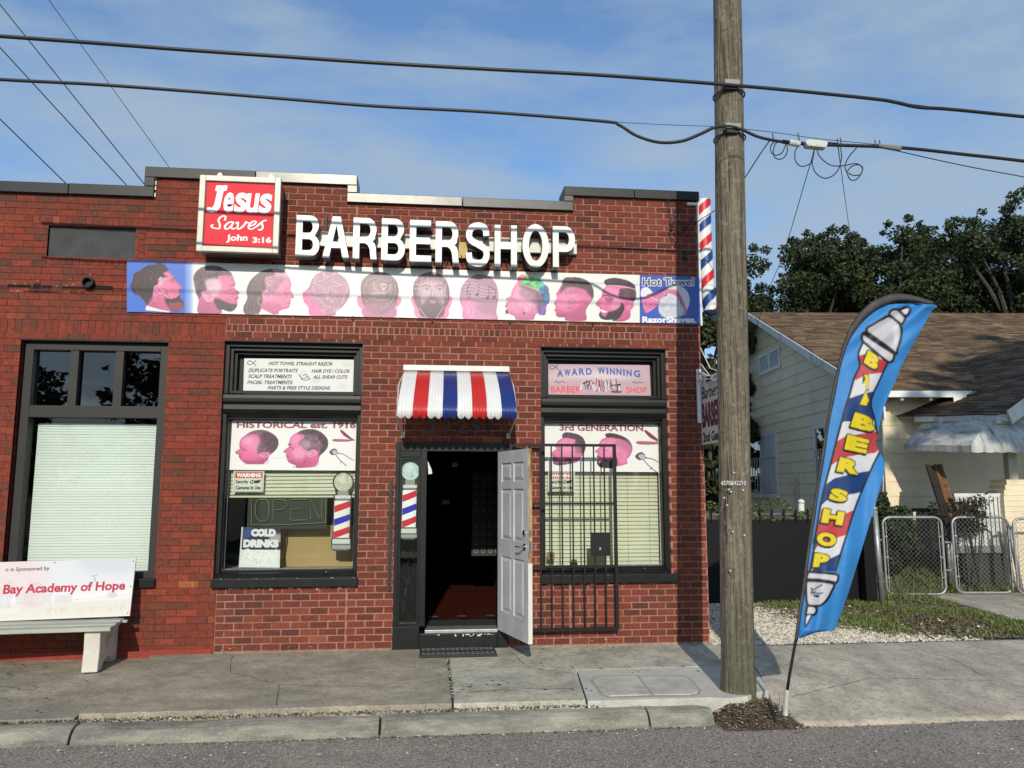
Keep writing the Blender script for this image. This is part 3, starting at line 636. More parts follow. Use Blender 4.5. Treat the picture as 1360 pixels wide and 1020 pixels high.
# ================================================================== WINDOWS
GLASS=glass_mat('window_glass'); GLASSM=glass_mat('mint_glass',(.92,.96,.94))
def frame_box(mb,o,wd,y0,y1,wl=None,wr=None,wt=None,wb=None):
    a,b,c,d=o; wl=wd if wl is None else wl; wr=wd if wr is None else wr; wt=wd if wt is None else wt; wb=wd if wb is None else wb
    mb.box(a,a+wl,y0,y1,c,d); mb.box(b-wr,b,y0,y1,c,d); mb.box(a+wl,b-wr,y0,y1,d-wt,d); mb.box(a+wl,b-wr,y0,y1,c,c+wb)
def shop_window(o,sg,po,gl,name,label=None):
    a,b,c,d=o; r=empty(name,((a+b)/2,0,c)); r.parent=bld
    if label: r['label']=label
    # outer casing
    mb=MB(); frame_box(mb,(a,b,c,d),.045,.06,.29,wt=.05,wb=.02); bevel(mb.build('window_casing',BLACK,r),.004)
    mb=MB(); frame_box(mb,(a+.046,b-.046,2.76,d-.051),.034,.10,.28,wt=.04); frame_box(mb,(a+.081,b-.081,2.78,d-.092),.03,.15,.28,wb=.02); mb.box(a+.09,b-.09,.235,.27,2.78,d-.1)
    bevel(mb.build('transom_frame',BLACK,r),.004)
    # bulged mid rail
    pr=[(.19,2.465),(.13,2.475),(.07,2.51),(.045,2.545),(.03,2.58),(.035,2.63),(.02,2.645),(.006,2.665),(.004,2.70),(.012,2.735),(.05,2.755),(.10,2.76)]
    mb=MB(); vs=[(x,y,z) for x in (a+.01,b-.01) for (y,z) in pr]; m=len(pr); mb.add(vs,[(i,(i+1)%m,m+(i+1)%m,m+i) for i in range(m)]+[tuple(range(m)),tuple(range(2*m-1,m-1,-1))]); mb.build('mid_rail',BLACK,r)
    mb=MB(); frame_box(mb,(a+.046,b-.046,c+.15,2.49),.012,.10,.25,wt=.012,wb=.02); bevel(mb.build('sash_frame',BLACK,r),.004)
    mb=MB(); frame_box(mb,(a+.0585,b-.0585,c+.165,2.478),.008,.19,.2,wt=.004); mb.build('putty_line',mat('grey_putty',(.42,.43,.40),.8,var=.5,vscale=40),r)
    # sill, two steps
    mb=MB(); mb.box(a-.012,b+.06 if a>0 else b+.01,-.055,.29,c-.002,c+.095); o1=mb.build('sill',BLACK,r); bevel(o1,.008)
    mb=MB(); mb.prism([(a+.01,-.02,c+.096),(a+.01,.24,c+.096),(a+.01,.24,c+.175),(a+.01,.03,c+.14)],(b-a-.02,0,0)); bevel(mb.build('sill_step',BLACK,r),.006)
    mb=MB(); mb.add([(a+.05,.2,c+.15),(b-.05,.2,c+.15),(b-.05,.2,2.486),(a+.05,.2,2.486)],[(0,1,2,3)]); mb.build('pane',GLASS,r)
    mb=MB()
    for _ in range(12):
        x=random.uniform(a,b); zz=random.choice([c+.093,c+.15,c+.19]); mb.box(x,x+random.uniform(.004,.014),-.056 if zz<c+.1 else .0,-.05 if zz<c+.1 else .02,zz,zz+random.uniform(.002,.006))
    tag(mb.build('paint_chip',WHITE,r),kind='stuff')
    return r
win2=shop_window(w2,None,None,None,'shop_window','black framed shop window left of the door'); win3=shop_window(w3,None,None,None,'shop_window','black framed shop window right of the door')
# ---- blinds
SLAT=mat('cream_blind_slat',(.64,.625,.48),.5,var=.06,vscale=4); TAN=mat('tan_backboard',(.42,.30,.13),.8,var=.1,vscale=2)
b3=empty('window_blind',(w3[0]+.1,.2,1.0),'full-length cream venetian blind behind the glass right of the door','blind','venetian blinds in the shop windows')
z=.86; i=0
slm=bpy.data.meshes.new('slat'); q=MB(); q.add([(0,-.016,.011),(1.29,-.016,.011),(1.29,.0,.0),(0,.0,.0),(0,.016,-.008),(1.29,.016,-.008)],[(0,1,2,3),(3,2,5,4)])
q2=[]
while z<1.93:
    o=q.__class__(); zz=z+random.uniform(-.001,.001); ww=1.30
    o.add([(w3[0]+.05,.275,zz-.0205),(w3[1]-.05,.275,zz-.0205+random.uniform(-.002,.002)),(w3[1]-.05,.297,zz+.0225),(w3[0]+.05,.297,zz+.0225)],[(0,1,2,3)])
    ob=o.build('slat',SLAT,b3); md=ob.modifiers.new('t','SOLIDIFY'); md.thickness=.0016; z+=.0455
mb=MB()
for t in (.13,.42,.74,.93): xx=w3[0]+.05+1.36*t; mb.tube([(xx,.272,.85),(xx,.272,2.4)],.0012,4)
mb.build('ladder_cord',mat('cord_grey',(.3,.3,.22),.7),b3)
mb=MB(); mb.box(w3[0]-.1,w3[1]+.1,.42,.43,.7,2.6); mb.build('curtain',mat('pale_curtain',(.56,.55,.41),.8,var=.15,vscale=1.8,stretch=(3,1,.15)),b3)
b2=empty('window_blind',(w2[0]+.1,.2,1.8),'raised cream venetian blind bunched under the left poster above the neon sign','blind','venetian blinds in the shop windows')
z=1.665
for i in range(9):
    o=MB(); o.add([(w2[0]+.05,.255,z-.02),(w2[1]-.05,.255,z-.014+.002*i),(w2[1]-.05,.275,z+.021+.002*i),(w2[0]+.05,.275,z+.019)],[(0,1,2,3)])
    ob=o.build('slat',SLAT,b2); md=ob.modifiers.new('t','SOLIDIFY'); md.thickness=.0016; z+=.04
mb=MB(); mb.box(w2[0]+.05,w2[1]-.05,.25,.276,1.615,1.636)
mb.build('bottom_rail',SLAT,b2)
# display shelf interior of left window
bx=empty('display_box',((w2[0]+w2[1])/2,.5,.85),'tan board backing inside the left shop window below the neon sign','display board')
mb=MB(); mb.box(w2[0]+.45,w2[1]+.02,.47,.49,.82,1.30); mb.build('backboard',TAN,bx)
mb=MB(); mb.box(w2[0]+.02,w2[1]-.02,.245,.6,.80,.838); mb.build('shelf',mat('light_shelf',(.33,.27,.18),.7,var=.1),bx)
mb=MB(); mb.box(w2[0]+.18,w2[0]+.42,.42,.44,.84,1.2); mb.build('side_board',mat('brown_board',(.16,.09,.035),.7,var=.2),bx)
mb=MB(); mb.tube([P(382,706,.44),P(381,720,.44),P(378,740,.44),P(380,757,.44)],.004,6); mb.build('cord',CABLE,bx)
# neon OPEN sign
neo=empty('neon_sign',P(385,680,.17),'unlit neon OPEN sign in the left shop window','neon sign'); mb=MB()
a=P(330,662,.28); b=P(434,702,.28); mb.box(a[0],b[0],.262,.28,b[2],a[2]+.03); mb.build('backing_panel',mat('dark_olive_acrylic',(.035,.04,.03),.3),neo)
TUBE=mat('unlit_neon_tube',(.16,.17,.10),.35,var=.2,spec=.35)
def nt_(pts,y=.245,r=.0065,closed=False): mb=MB(); mb.tube([P(280+u/5.368,600+v/5.368,y) for u,v in pts],r,6,closed=closed); return mb
m_=nt_(smooth([(290,340),(292,500),(310,520),(560,518),(800,505),(818,490),(820,335)],3,False)); m_.build('tube_border',TUBE,neo)
for pts in ([(370,340),(330,350),(318,400),(322,460),(350,492),(390,492),(412,460),(415,400),(405,350)],):
    nt_(smooth(pts,4),closed=True).build('tube_letter',TUBE,neo)
for pts in ([(445,490),(445,345),(500,340),(535,352),(540,385),(515,410),(450,415)],[(690,335),(690,340),(575,340),(572,410),(660,408),(572,412),(570,480),(580,490),(690,485)],[(712,480),(712,340),(775,480),(790,480),(792,338)]):
    nt_(pts).build('tube_letter',TUBE,neo)
# ================================================================== posters and flat prints
PRN=print_mat(); PRNM=print_mat('printed_paper',.6)
PINK=(222,104,152); PINKL=(240,146,184); MAUVE=(190,110,140); HAIR=(62,46,44); HG=(120,98,98)
def face_shade(c,sk,pts_dark=(),pts_light=(),bd=1.5):
    if sk.max()>0:
        e=sk*np.clip(1-boxblur(sk,2.6*c.res*2*(1 if c.W>600 else .8))*1.0,0,1); c.comp(np.clip(e*1.7,0,1),(128,44,84),.50)
        yy_,xx_=np.nonzero(sk>.5); cxm,cym=xx_.mean(),yy_.mean(); Y_,X_=np.mgrid[0:sk.shape[0],0:sk.shape[1]]; sp=xx_.std()+1; hl=np.exp(-(((X_-cxm+sp*.3)/sp)**2+((Y_-cym+sp*.5)/sp)**2)); c.comp(sk*hl,(255,200,222),.30)
    c.clipm=sk
    for p,col,a in pts_dark: c.fill(p,col,a,bd)
    for p,col,a in pts_light: c.fill(p,col,a,bd)
    c.clipm=None
def head(c,outl,parts,skin=(228,116,162),hl=(250,170,205)):
    """silhouette in skin tone, then tones laid on inside it; parts: (points, colour, alpha, blur px, noise)"""
    q=smooth(c.T(outl),3); m=c.mask(q); c.comp(m,skin,1,.05,2)
    e=np.clip(m*(1-boxblur(m,2.2*c.res*2))*1.6,0,1); c.comp(e,(130,52,92),.45)
    yy_,xx_=np.nonzero(m>.5); cxm,cym=xx_.mean(),yy_.mean(); Y_,X_=np.mgrid[0:m.shape[0],0:m.shape[1]]; sp=xx_.std()+1
    c.comp(m*np.exp(-(((X_-cxm+sp*.35)/sp)**2+((Y_-cym+sp*.1)/sp)**2)),hl,.55); c.comp(m*np.clip((Y_-cym)/(sp*2.4),0,1),(150,60,104),.5)
    c.clipm=m
    for (p,col,a,b,nz) in parts:
        k=c.mask(smooth(c.T(p),3),b); c.comp(k,col,a,nz,1)
    c.clipm=None; return m
def poster_heads_left(c):
    c.at(306,568,9.071)
    head(c,[(48,300),(75,275),(102,258),(95,225),(92,190),(108,140),(150,100),(200,65),(260,38),(330,28),(400,34),(470,62),(520,95),(555,135),(570,185),(560,240),(530,285),(490,320),(465,345),(450,390),(430,415),(400,442),(340,442),(260,445),(190,440),(150,420),(115,390),(92,350),(96,336),(60,322)],
      [([(170,95),(260,20),(400,15),(540,90),(600,180),(560,270),(470,350),(400,300),(330,330),(310,260),(335,180),(325,110),(250,80)],(112,86,98),.92,1.3,.22),([(370,60),(500,70),(590,190),(520,300),(430,260),(380,150)],(72,54,62),.7,1.5,.25),([(150,410),(300,400),(450,380),(430,450),(160,455)],(168,60,112),.55,1.2,0),([(130,280),(240,270),(300,360),(160,380)],(255,104,172),.5,1.8,0),([(130,150),(230,110),(250,180),(150,210)],(250,178,210),.6,1.3,0)])
    c.fill([(335,330),(380,305),(450,303),(466,335),(432,362),(390,366)],(246,140,190)); c.stroke([(370,325),(420,318),(440,335),(405,350)],9,(120,40,80),.8)
    c.stroke([(98,238),(135,258),(182,280)],10,(120,56,88),.8); c.stroke([(108,275),(150,292)],8,(140,70,104),.6); c.stroke([(104,332),(118,326)],9,(110,30,66),.8); c.stroke([(92,352),(125,358)],6,(150,40,90),.7); c.stroke([(165,442),(230,446),(400,444)],7,(70,40,56),.6); c.fill([(400,442),(450,395),(475,420),(440,446)],(215,215,218),.8,.3)
    head(c,[(633,290),(670,255),(698,232),(690,205),(700,170),(715,120),(745,85),(790,60),(850,30),(920,18),(1000,20),(1070,45),(1130,90),(1170,140),(1182,195),(1170,250),(1130,300),(1085,345),(1075,400),(1060,440),(1030,470),(980,482),(830,490),(795,485),(788,455),(740,440),(700,415),(684,385),(674,355),(664,335),(674,312),(645,305)],
      [([(795,62),(920,0),(1090,20),(1200,140),(1195,260),(1085,360),(1055,290),(1000,262),(950,285),(890,268),(850,222),(812,190),(886,105),(838,78)],(124,100,112),.95,.35,.24),([(900,0),(1090,10),(1210,150),(1180,300),(1080,340),(1100,200),(1000,90),(850,80),(800,60)],(66,52,58),.8,1.6,.28),([(840,180),(930,150),(960,230),(900,260),(850,225)],(196,164,178),.6,1.2,.12),([(700,400),(860,420),(900,370),(1000,420),(900,500),(720,470)],(158,60,106),.5,1.6,0),([(930,400),(1060,380),(1050,490),(900,490)],(214,96,148),.6,1.5,0),([(740,100),(830,90),(800,180),(730,190)],(252,160,198),.7,.9,0),([(760,260),(900,290),(880,370),(770,360)],(244,176,204),.5,1.6,0)])
    c.fill([(930,322),(950,285),(1010,274),(1046,300),(1022,342),(960,352)],(244,156,196)); c.stroke([(955,300),(1005,295),(1010,325),(965,335)],8,(140,60,100),.8)
    c.stroke([(690,205),(712,206)],14,(80,36,56),.9); c.stroke([(704,232),(735,245),(758,265)],9,(96,44,70),.85); c.stroke([(640,300),(662,304)],8,(130,40,80),.8); c.stroke([(666,350),(705,356)],7,(150,44,90),.8); c.fill([(750,486),(772,458),(795,462),(795,486)],(210,212,214),.9); c.fill([(1030,475),(1080,410),(1080,450),(1050,478)],(205,210,208),.8)
    c.stroke([(485,370),(545,372),(620,366)],5,(170,176,176),.6); c.stroke([(1150,380),(1215,368)],5,(170,176,176),.6)
def poster_heads_right(c):
    c.at(720,568,9.071)
    head(c,[(140,232),(172,180),(200,150),(240,125),(235,95),(260,65),(300,55),(370,65),(440,85),(490,120),(515,170),(522,230),(505,290),(475,340),(435,390),(400,425),(330,440),(240,455),(170,460),(120,440),(115,400),(112,350),(104,332),(106,312),(132,282),(165,255)],
      [([(235,130),(230,85),(300,45),(400,60),(490,100),(540,180),(520,310),(480,330),(440,250),(400,230),(392,170),(402,150),(350,135),(290,125)],(78,58,68),.96,.3,.3),([(380,190),(450,180),(470,300),(400,300)],(120,88,104),.6,1,.2),([(112,340),(170,400),(260,395),(330,370),(340,460),(200,470),(110,450)],(104,80,94),.85,.8,.4)],skin=(232,128,172))
    c.stroke([(150,225),(185,228),(205,250)],10,(90,40,64),.85); c.stroke([(180,255),(205,285)],12,(120,56,88),.7); c.stroke([(118,345),(165,365)],8,(130,40,84),.8)
    head(c,[(632,285),(665,255),(692,230),(680,205),(700,165),(730,135),(775,115),(760,85),(790,65),(860,65),(930,82),(1000,110),(1060,155),(1090,220),(1085,290),(1050,350),(1015,390),(1022,430),(960,455),(890,470),(850,495),(760,490),(690,485),(650,440),(652,400),(666,372),(648,345),(666,320),(640,300)],
      [([(762,120),(750,75),(800,50),(900,58),(1020,100),(1110,200),(1095,300),(1065,205),(980,150),(900,130),(830,118)],(60,42,50),.97,.35,.3),([(900,140),(1080,170),(1080,300),(980,260),(900,220)],(176,110,142),.6,1.6,.06),([(652,405),(690,430),(740,385),(800,405),(840,370),(885,335),(902,440),(850,500),(760,495),(690,490),(645,445)],(30,22,26),.97,.35,.25),([(920,350),(1020,330),(1000,430),(930,430)],(246,150,190),.5,1.2,0)],skin=(234,126,172))
    c.stroke([(690,228),(720,235)],10,(84,36,58),.9); c.stroke([(690,255),(730,275),(800,280)],7,(130,60,96),.7); c.stroke([(655,348),(690,352),(712,390)],9,(70,26,46),.95); c.fill([(670,375),(700,365),(712,400),(690,425),(675,410)],(238,150,188)); c.stroke([(930,300),(960,310),(955,350),(930,380)],6,(180,100,136),.7)
def banner_profiles(c):
    c.at(168,344,12.7)
    head(c,[(60,445),(95,400),(130,250),(220,200),(280,150),(380,100),(480,90),(540,60),(640,85),(665,120),(710,170),(712,205),(760,250),(800,310),(816,350),(860,400),(942,465),(925,495),(884,520),(905,560),(915,600),(900,640),(950,700),(975,760),(950,840),(880,885),(800,880),(745,860),(740,890),(340,800),(335,770),(290,690),(200,610),(130,590)],
      [([(40,445),(85,400),(120,240),(220,190),(280,140),(380,90),(480,80),(540,45),(650,75),(680,115),(725,170),(680,215),(622,245),(690,300),(640,335),(590,300),(540,345),(530,425),(468,470),(445,620),(425,700),(340,785),(280,690),(190,615),(120,600)],(40,34,37),.97,.25,.35),([(640,615),(680,660),(760,668),(830,650),(880,618),(918,598),(910,650),(985,740),(970,850),(880,900),(790,890),(735,845),(690,790),(645,720)],(50,38,40),.95,.25,.2),([(710,735),(800,745),(900,732),(958,765),(940,840),(880,868),(790,862),(725,800)],(160,72,86),.9,.6,.08),([(450,620),(620,640),(700,800),(700,900),(360,830)],(206,92,140),.5,1,0)],skin=(236,122,160))
    for k in range(46):
        u,v=(RNG.uniform(130,320),RNG.uniform(240,520)) if k%2 else (RNG.uniform(350,520),RNG.uniform(190,330)); c.stroke([(u,v),(u+RNG.uniform(-25,25),v+RNG.uniform(20,60))],6,(168,66,84) if k%3 else (90,70,66),.55)
    for p in ([(545,345),(575,315),(600,350),(575,380)],[(540,430),(580,440),(600,400)],[(640,310),(675,325),(660,360)],[(560,420),(620,370),(640,330)]): c.stroke(p,16,(222,196,210),.9)
    c.fill([(468,475),(520,445),(600,460),(662,490),(645,580),(590,622),(515,590)],(246,140,184)); c.stroke([(500,480),(545,500),(560,545),(580,555)],10,(160,40,90),.8); c.stroke([(490,560),(560,610),(620,600),(665,560),(680,600)],12,(110,40,70),.7); c.stroke([(600,485),(660,510),(690,590)],10,(90,40,60),.7)
    c.stroke([(738,368),(785,332),(815,336)],14,(46,24,34),.9); c.stroke([(768,385),(815,376)],10,(60,24,40),.9); c.stroke([(650,600),(670,650)],18,(244,160,196),.9); c.stroke([(760,610),(765,665)],16,(244,160,196),.9); c.stroke([(830,620),(835,650)],14,(244,160,196),.9); c.stroke([(885,548),(905,580)],14,(120,30,60),.9); c.stroke([(430,745),(510,745),(470,800),(435,790),(470,745)],6,(110,40,70),.8)
    c.fill([(340,785),(560,850),(720,880),(735,900),(320,860)],(240,240,240),sm=False)
    c.at(250,344,8.467)
    head(c,[(60,230),(70,170),(110,120),(180,82),(260,75),(340,82),(420,115),(480,150),(500,185),(520,240),(534,280),(520,320),(550,350),(579,380),(558,405),(572,435),(552,460),(556,490),(545,540),(510,580),(470,592),(420,580),(375,570),(365,615),(115,610),(118,480),(110,430),(85,370)],
      [([(40,230),(60,160),(110,105),(180,65),(260,60),(350,65),(430,100),(490,140),(505,182),(340,190),(345,215),(280,262),(210,340),(130,440),(90,440),(60,360)],(104,84,90),.95,.5,.25),([(200,240),(340,225),(370,330),(300,420),(220,350)],(232,200,212),.85,1.4,.04),([(110,430),(300,480),(370,610),(110,615)],(184,98,134),.6,1.5,0),([(293,450),(330,440),(400,470),(470,500),(542,505),(560,540),(510,592),(460,600),(400,580),(340,565),(298,500)],(66,54,58),.95,.5,.22)],skin=(232,124,166))
    for k in range(13): t=k/12; c.stroke([(80+40*t,160+150*t),(130+60*t,130+110*t),(190+60*t,150+60*t),(200+100*t,120+60*t)],4,(64,52,58),.5)
    c.fill([(150,372),(220,360),(290,402),(275,470),(210,480),(170,430)],(242,160,192)); c.stroke([(185,385),(240,395),(245,440),(215,450)],7,(150,70,104),.75)
    c.stroke([(478,302),(525,288)],10,(84,40,60),.8); c.stroke([(450,350),(505,338)],9,(76,34,54),.85); c.stroke([(545,398),(560,402)],7,(110,36,70),.8); c.stroke([(530,445),(566,436)],10,(140,40,80),.9); c.stroke([(520,400),(500,430)],6,(190,80,124),.7)
    head(c,[(620,540),(650,480),(665,430),(655,370),(665,310),(700,240),(760,180),(840,130),(920,112),(1000,112),(1080,130),(1115,170),(1150,240),(1160,300),(1150,340),(1172,385),(1190,430),(1175,445),(1150,450),(1157,475),(1148,500),(1130,550),(1060,570),(1020,590),(1000,622),(780,620),(640,618)],
      [([(600,540),(640,480),(655,430),(645,370),(650,300),(690,230),(760,165),(840,115),(930,98),(985,180),(865,205),(880,330),(832,380),(840,470),(812,550),(780,625),(620,625)],(100,86,88),.96,.35,.16),([(945,105),(1085,115),(1125,198),(1000,200),(975,160)],(204,166,178),.9,.5,.12),([(865,205),(1085,205),(1040,290),(980,370),(960,395),(900,370)],(158,122,138),.75,.6,.12),([(880,215),(960,212),(960,290),(890,300)],(226,170,194),.7,.5,0),([(850,480),(1060,520),(1000,620),(820,620)],(200,90,134),.5,1.2,0)],skin=(238,134,174))
    c.stroke([(940,285),(893,248),(905,224),(930,236),(945,210),(957,240),(948,285)],7,(120,70,92),.9); c.fill([(835,392),(890,370),(960,402),(925,466),(860,462)],(246,150,190)); c.stroke([(865,395),(905,395),(905,440)],7,(150,56,96),.75)
    c.stroke([(1080,362),(1110,336),(1152,344)],6,(90,50,66),.8); c.stroke([(1095,388),(1150,376)],8,(80,36,54),.85); c.stroke([(1110,490),(1150,504)],9,(190,40,90),.9); c.fill([(790,618),(830,560),(955,622)],(240,240,240),sm=False); c.stroke([(800,430),(785,480),(810,520)],8,(206,176,170),.7)
    for k in range(7): c.stroke([(690+k*14,260+k*4),(680+k*16,420),(650+k*22,600)],4,(70,60,62) if k%2 else (140,126,124),.5)
    c.at(664,360,9.769)
    head(c,[(73,360),(110,340),(150,300),(150,260),(190,190),(222,150),(235,80),(290,45),(335,55),(400,80),(520,100),(575,165),(625,210),(635,270),(648,340),(635,410),(600,465),(590,560),(520,570),(480,545),(450,590),(420,632),(215,632),(190,590),(105,550),(75,557),(78,510),(92,490),(60,460),(80,430),(84,410),(102,390)],
      [([(245,270),(300,205),(400,225),(500,285),(560,400),(500,560),(450,430),(380,370),(290,345)],(160,126,140),.8,1.3,.12),([(470,300),(540,300),(560,440),(500,540),(480,420)],(100,76,88),.7,1.2,.1),([(240,190),(300,180),(420,230),(500,260),(520,310),(400,260),(290,220)],(120,96,100),.7,.8,.1),([(100,540),(220,560),(440,560),(420,640),(200,640)],(200,100,146),.45,1.4,0),
       ([(232,150),(222,80),(290,35),(340,55),(300,130),(265,165)],(236,112,150),.95,.2,.12),([(268,162),(322,70),(400,75),(500,90),(570,160),(560,222),(510,252),(440,222),(350,190)],(96,206,116),.95,.25,.3),([(505,235),(560,185),(630,205),(645,280),(660,340),(640,415),(560,425),(538,330)],(50,118,166),.95,.25,.3),([(550,430),(610,440),(605,540),(570,580),(495,565),(520,480)],(124,86,164),.95,.25,.3),([(470,110),(540,120),(580,190),(520,240),(490,190)],(70,180,160),.6,.6,.3)],skin=(242,152,190),hl=(252,190,216))
    c.stroke([(140,350),(158,362),(178,358)],8,(90,44,64),.85); c.stroke([(150,295),(160,285)],9,(70,36,50),.8); c.fill([(322,480),(350,425),(400,420),(392,480),(340,530)],(246,176,206)); c.stroke([(340,450),(375,440),(370,480),(345,505)],6,(150,80,110),.8); c.fill([(302,532),(320,532),(322,555),(305,555)],(50,24,36)); c.stroke([(84,412),(92,440),(80,450)],9,(90,30,54),.9); c.fill([(72,510),(95,500),(104,545),(80,556)],(60,30,44))
    head(c,[(698,415),(722,385),(735,350),(728,300),(750,260),(780,210),(802,180),(808,130),(850,85),(950,78),(1050,90),(1130,125),(1190,180),(1215,260),(1215,330),(1190,390),(1140,460),(1112,530),(1112,642),(855,642),(845,605),(760,600),(725,570),(720,530),(706,510),(722,480),(715,450)],
      [([(795,185),(790,120),(850,70),(950,60),(1060,75),(1140,110),(1205,170),(1235,260),(1225,370),(1170,330),(1100,250),(1000,215),(900,210),(830,240),(780,300)],(78,68,66),.96,.9,.28),([(830,240),(1000,230),(1160,330),(1100,330),(1000,290),(850,300)],(178,120,140),.5,1,.15),([(860,560),(1000,480),(1130,420),(1130,650),(1040,650),(940,620)],(180,76,120),.6,1.8,0),([(720,560),(860,540),(860,650),(740,610)],(170,70,112),.7,1.2,0),([(740,330),(840,300),(850,470),(740,450)],(250,150,190),.6,1.4,0)],skin=(238,118,166))
    c.stroke([(890,405),(912,356),(958,368),(962,430),(932,478),(882,468)],6,(140,50,88),.9); c.stroke([(920,380),(935,400),(910,440)],6,(140,50,88),.8); c.stroke([(735,300),(760,296)],8,(110,50,74),.7); c.stroke([(708,512),(735,510)],8,(160,50,96),.8)
    c.at(785,362,8.759)
    head(c,[(53,360),(80,320),(125,270),(130,210),(172,155),(148,110),(175,80),(250,62),(340,70),(440,100),(510,150),(515,190),(525,240),(520,300),(497,340),(495,400),(460,445),(455,520),(400,560),(340,568),(250,562),(245,548),(170,552),(110,530),(90,490),(105,445),(93,402),(75,390)],
      [([(140,105),(170,72),(250,52),(340,60),(440,90),(525,150),(520,195),(400,162),(280,152),(165,156)],(60,54,55),.97,.2,.22),([(345,186),(530,198),(540,300),(500,332),(420,305),(350,300),(315,260)],(84,64,72),.95,.3,.25),([(350,350),(382,380),(378,450),(300,550),(170,560),(100,535),(85,490),(98,442),(130,498),(170,510),(196,460),(280,440),(330,390)],(48,38,42),.97,.3,.2),([(150,280),(250,300),(240,350),(180,340)],(146,60,98),.6,.9,0),([(380,480),(460,440),(460,530),(380,560)],(206,96,144),.5,1,0),([(240,370),(340,350),(330,400),(240,430)],(250,160,200),.6,.9,0),([(180,175),(320,200),(310,250),(160,240)],(250,160,200),.6,.9,0)],skin=(238,118,166))
    c.stroke([(170,152),(280,152),(400,166),(510,196)],9,(236,186,206),.95); c.stroke([(128,272),(190,266),(255,306)],13,(54,28,38),.9); c.stroke([(178,308),(240,322)],9,(60,26,42),.9); c.fill([(103,428),(188,455),(150,466),(118,452)],(244,242,242)); c.fill([(430,352),(480,340),(497,388),(462,440),(430,420)],(244,140,184)); c.stroke([(440,365),(475,365),(470,400),(445,410)],7,(150,46,92),.85); c.stroke([(55,385),(80,392)],6,(170,50,100),.8); c.stroke([(150,360),(175,390)],5,(200,80,130),.7)
ban=empty('haircut_banner',(0,-.02,3.63),'long printed banner of haircut portraits running across the brick front','banner')
BY=-.022
cv=Canvas(168.5,340,932,434,1.5,(243,244,238))
c=cv
# blue ground of first and last panels
c.at(0,0,1)
c.fill([(160,330),(252,330),(252,440),(160,440)],(62,112,214),sm=False,blur=0); c.fill([(247,330),(256,330),(256,440),(247,440)],(140,170,230),.8,1.5,sm=False)
c.fill([(849.5,330),(940,330),(940,440),(849.5,440)],(56,92,190),sm=False)
c.at(160,340,5.667)
# head 4, stars
c.at(380,280,6.8)
sk=c.fill([(205,690),(240,610),(300,560),(380,540),(460,558),(540,620),(577,720),(560,800),(505,870),(450,905),(430,948),(225,945),(200,870),(160,820),(150,745),(175,720)],(196,134,160),noise=.08,nblur=1)
face_shade(c,sk,[([(230,560),(420,540),(575,640),(570,820),(450,900),(330,870),(230,760)],(176,132,152),.75),([(150,730),(200,730),(210,860),(230,945),(160,860)],(235,120,170),.9),([(210,880),(330,900),(320,948),(220,948)],(240,120,175),.95)],bd=3)
W_=(236,196,214); D_=(120,84,102)
for pts in ([(330,545),(352,622),(245,655),(335,690),(375,800),(385,690),(510,672),(415,640),(445,560),(375,610),(330,545)],[(265,570),(255,640),(300,590)],[(240,680),(260,750),(370,740)],[(400,700),(460,735),(380,790),(420,830),(450,760),(530,760)],[(215,770),(300,800),(350,860),(410,870),(330,900),(350,940)],[(430,870),(440,910),(480,860)],[(520,640),(560,700),(530,760),(505,840)]):
    c.stroke([(a+4,b+5) for a,b in pts],7,D_,.6,sm=False); c.stroke(pts,6,W_,.9,sm=False)
c.fill([(200,830),(205,805),(235,795),(262,815),(285,870),(330,940),(240,945),(235,900),(205,885)],(240,120,178)); c.stroke([(215,825),(245,815),(255,850),(225,870)],6,(150,50,100),.7)
# head 5, skull
c.fill([(705,860),(975,860),(970,972),(718,966)],(196,120,160),blur=.5)
for e in ([(640,800),(645,775),(670,768),(695,800),(698,860),(680,882),(650,850)],[(1042,800),(1035,778),(1012,775),(995,810),(985,855),(1005,870),(1035,830)]): c.fill(e,(232,130,178)); c.stroke([(e[0][0]*.7+e[3][0]*.3,800),(e[0][0]*.6+e[3][0]*.4,850)],5,(160,70,110),.7)
sk=c.fill([(672,700),(690,625),(750,575),(840,550),(935,575),(1000,640),(1017,720),(1008,790),(985,870),(900,930),(850,940),(790,930),(720,880),(690,830)],(112,88,92),noise=.13,nblur=1)
face_shade(c,sk,[([(690,840),(1000,840),(960,960),(720,960)],(180,120,145),.8),([(720,600),(960,600),(990,700),(700,700)],(150,120,128),.5)],bd=3)
for pts,wd in (([(705,720),(740,640),(800,608),(880,630),(940,640),(955,620)],9),([(705,720),(710,800),(730,830)],8),([(730,830),(760,790),(840,810),(920,800),(965,700)],8),([(985,660),(985,740),(940,850),(900,880),(860,910)],9),([(810,860),(830,920),(860,950)],8),([(715,690),(745,670)],6)):
    c.stroke([(a+5,b+6) for a,b in pts],wd,(74,56,62),.8); c.stroke(pts,wd*.6,(196,160,170),.9)
c.fill([(852,680),(858,655),(890,655),(908,680),(895,705),(865,705)],(206,172,182)); c.fill([(866,706),(892,706),(888,722),(870,722)],(206,172,182)); c.fill([(866,678),(876,676),(876,690),(866,690)],(80,60,66)); c.fill([(884,676),(894,678),(892,690),(884,690)],(80,60,66))
c.stroke([(792,650),(800,700),(840,735),(900,752)],9,(206,172,182)); c.stroke([(945,665),(938,710),(900,735),(770,748)],9,(206,172,182))
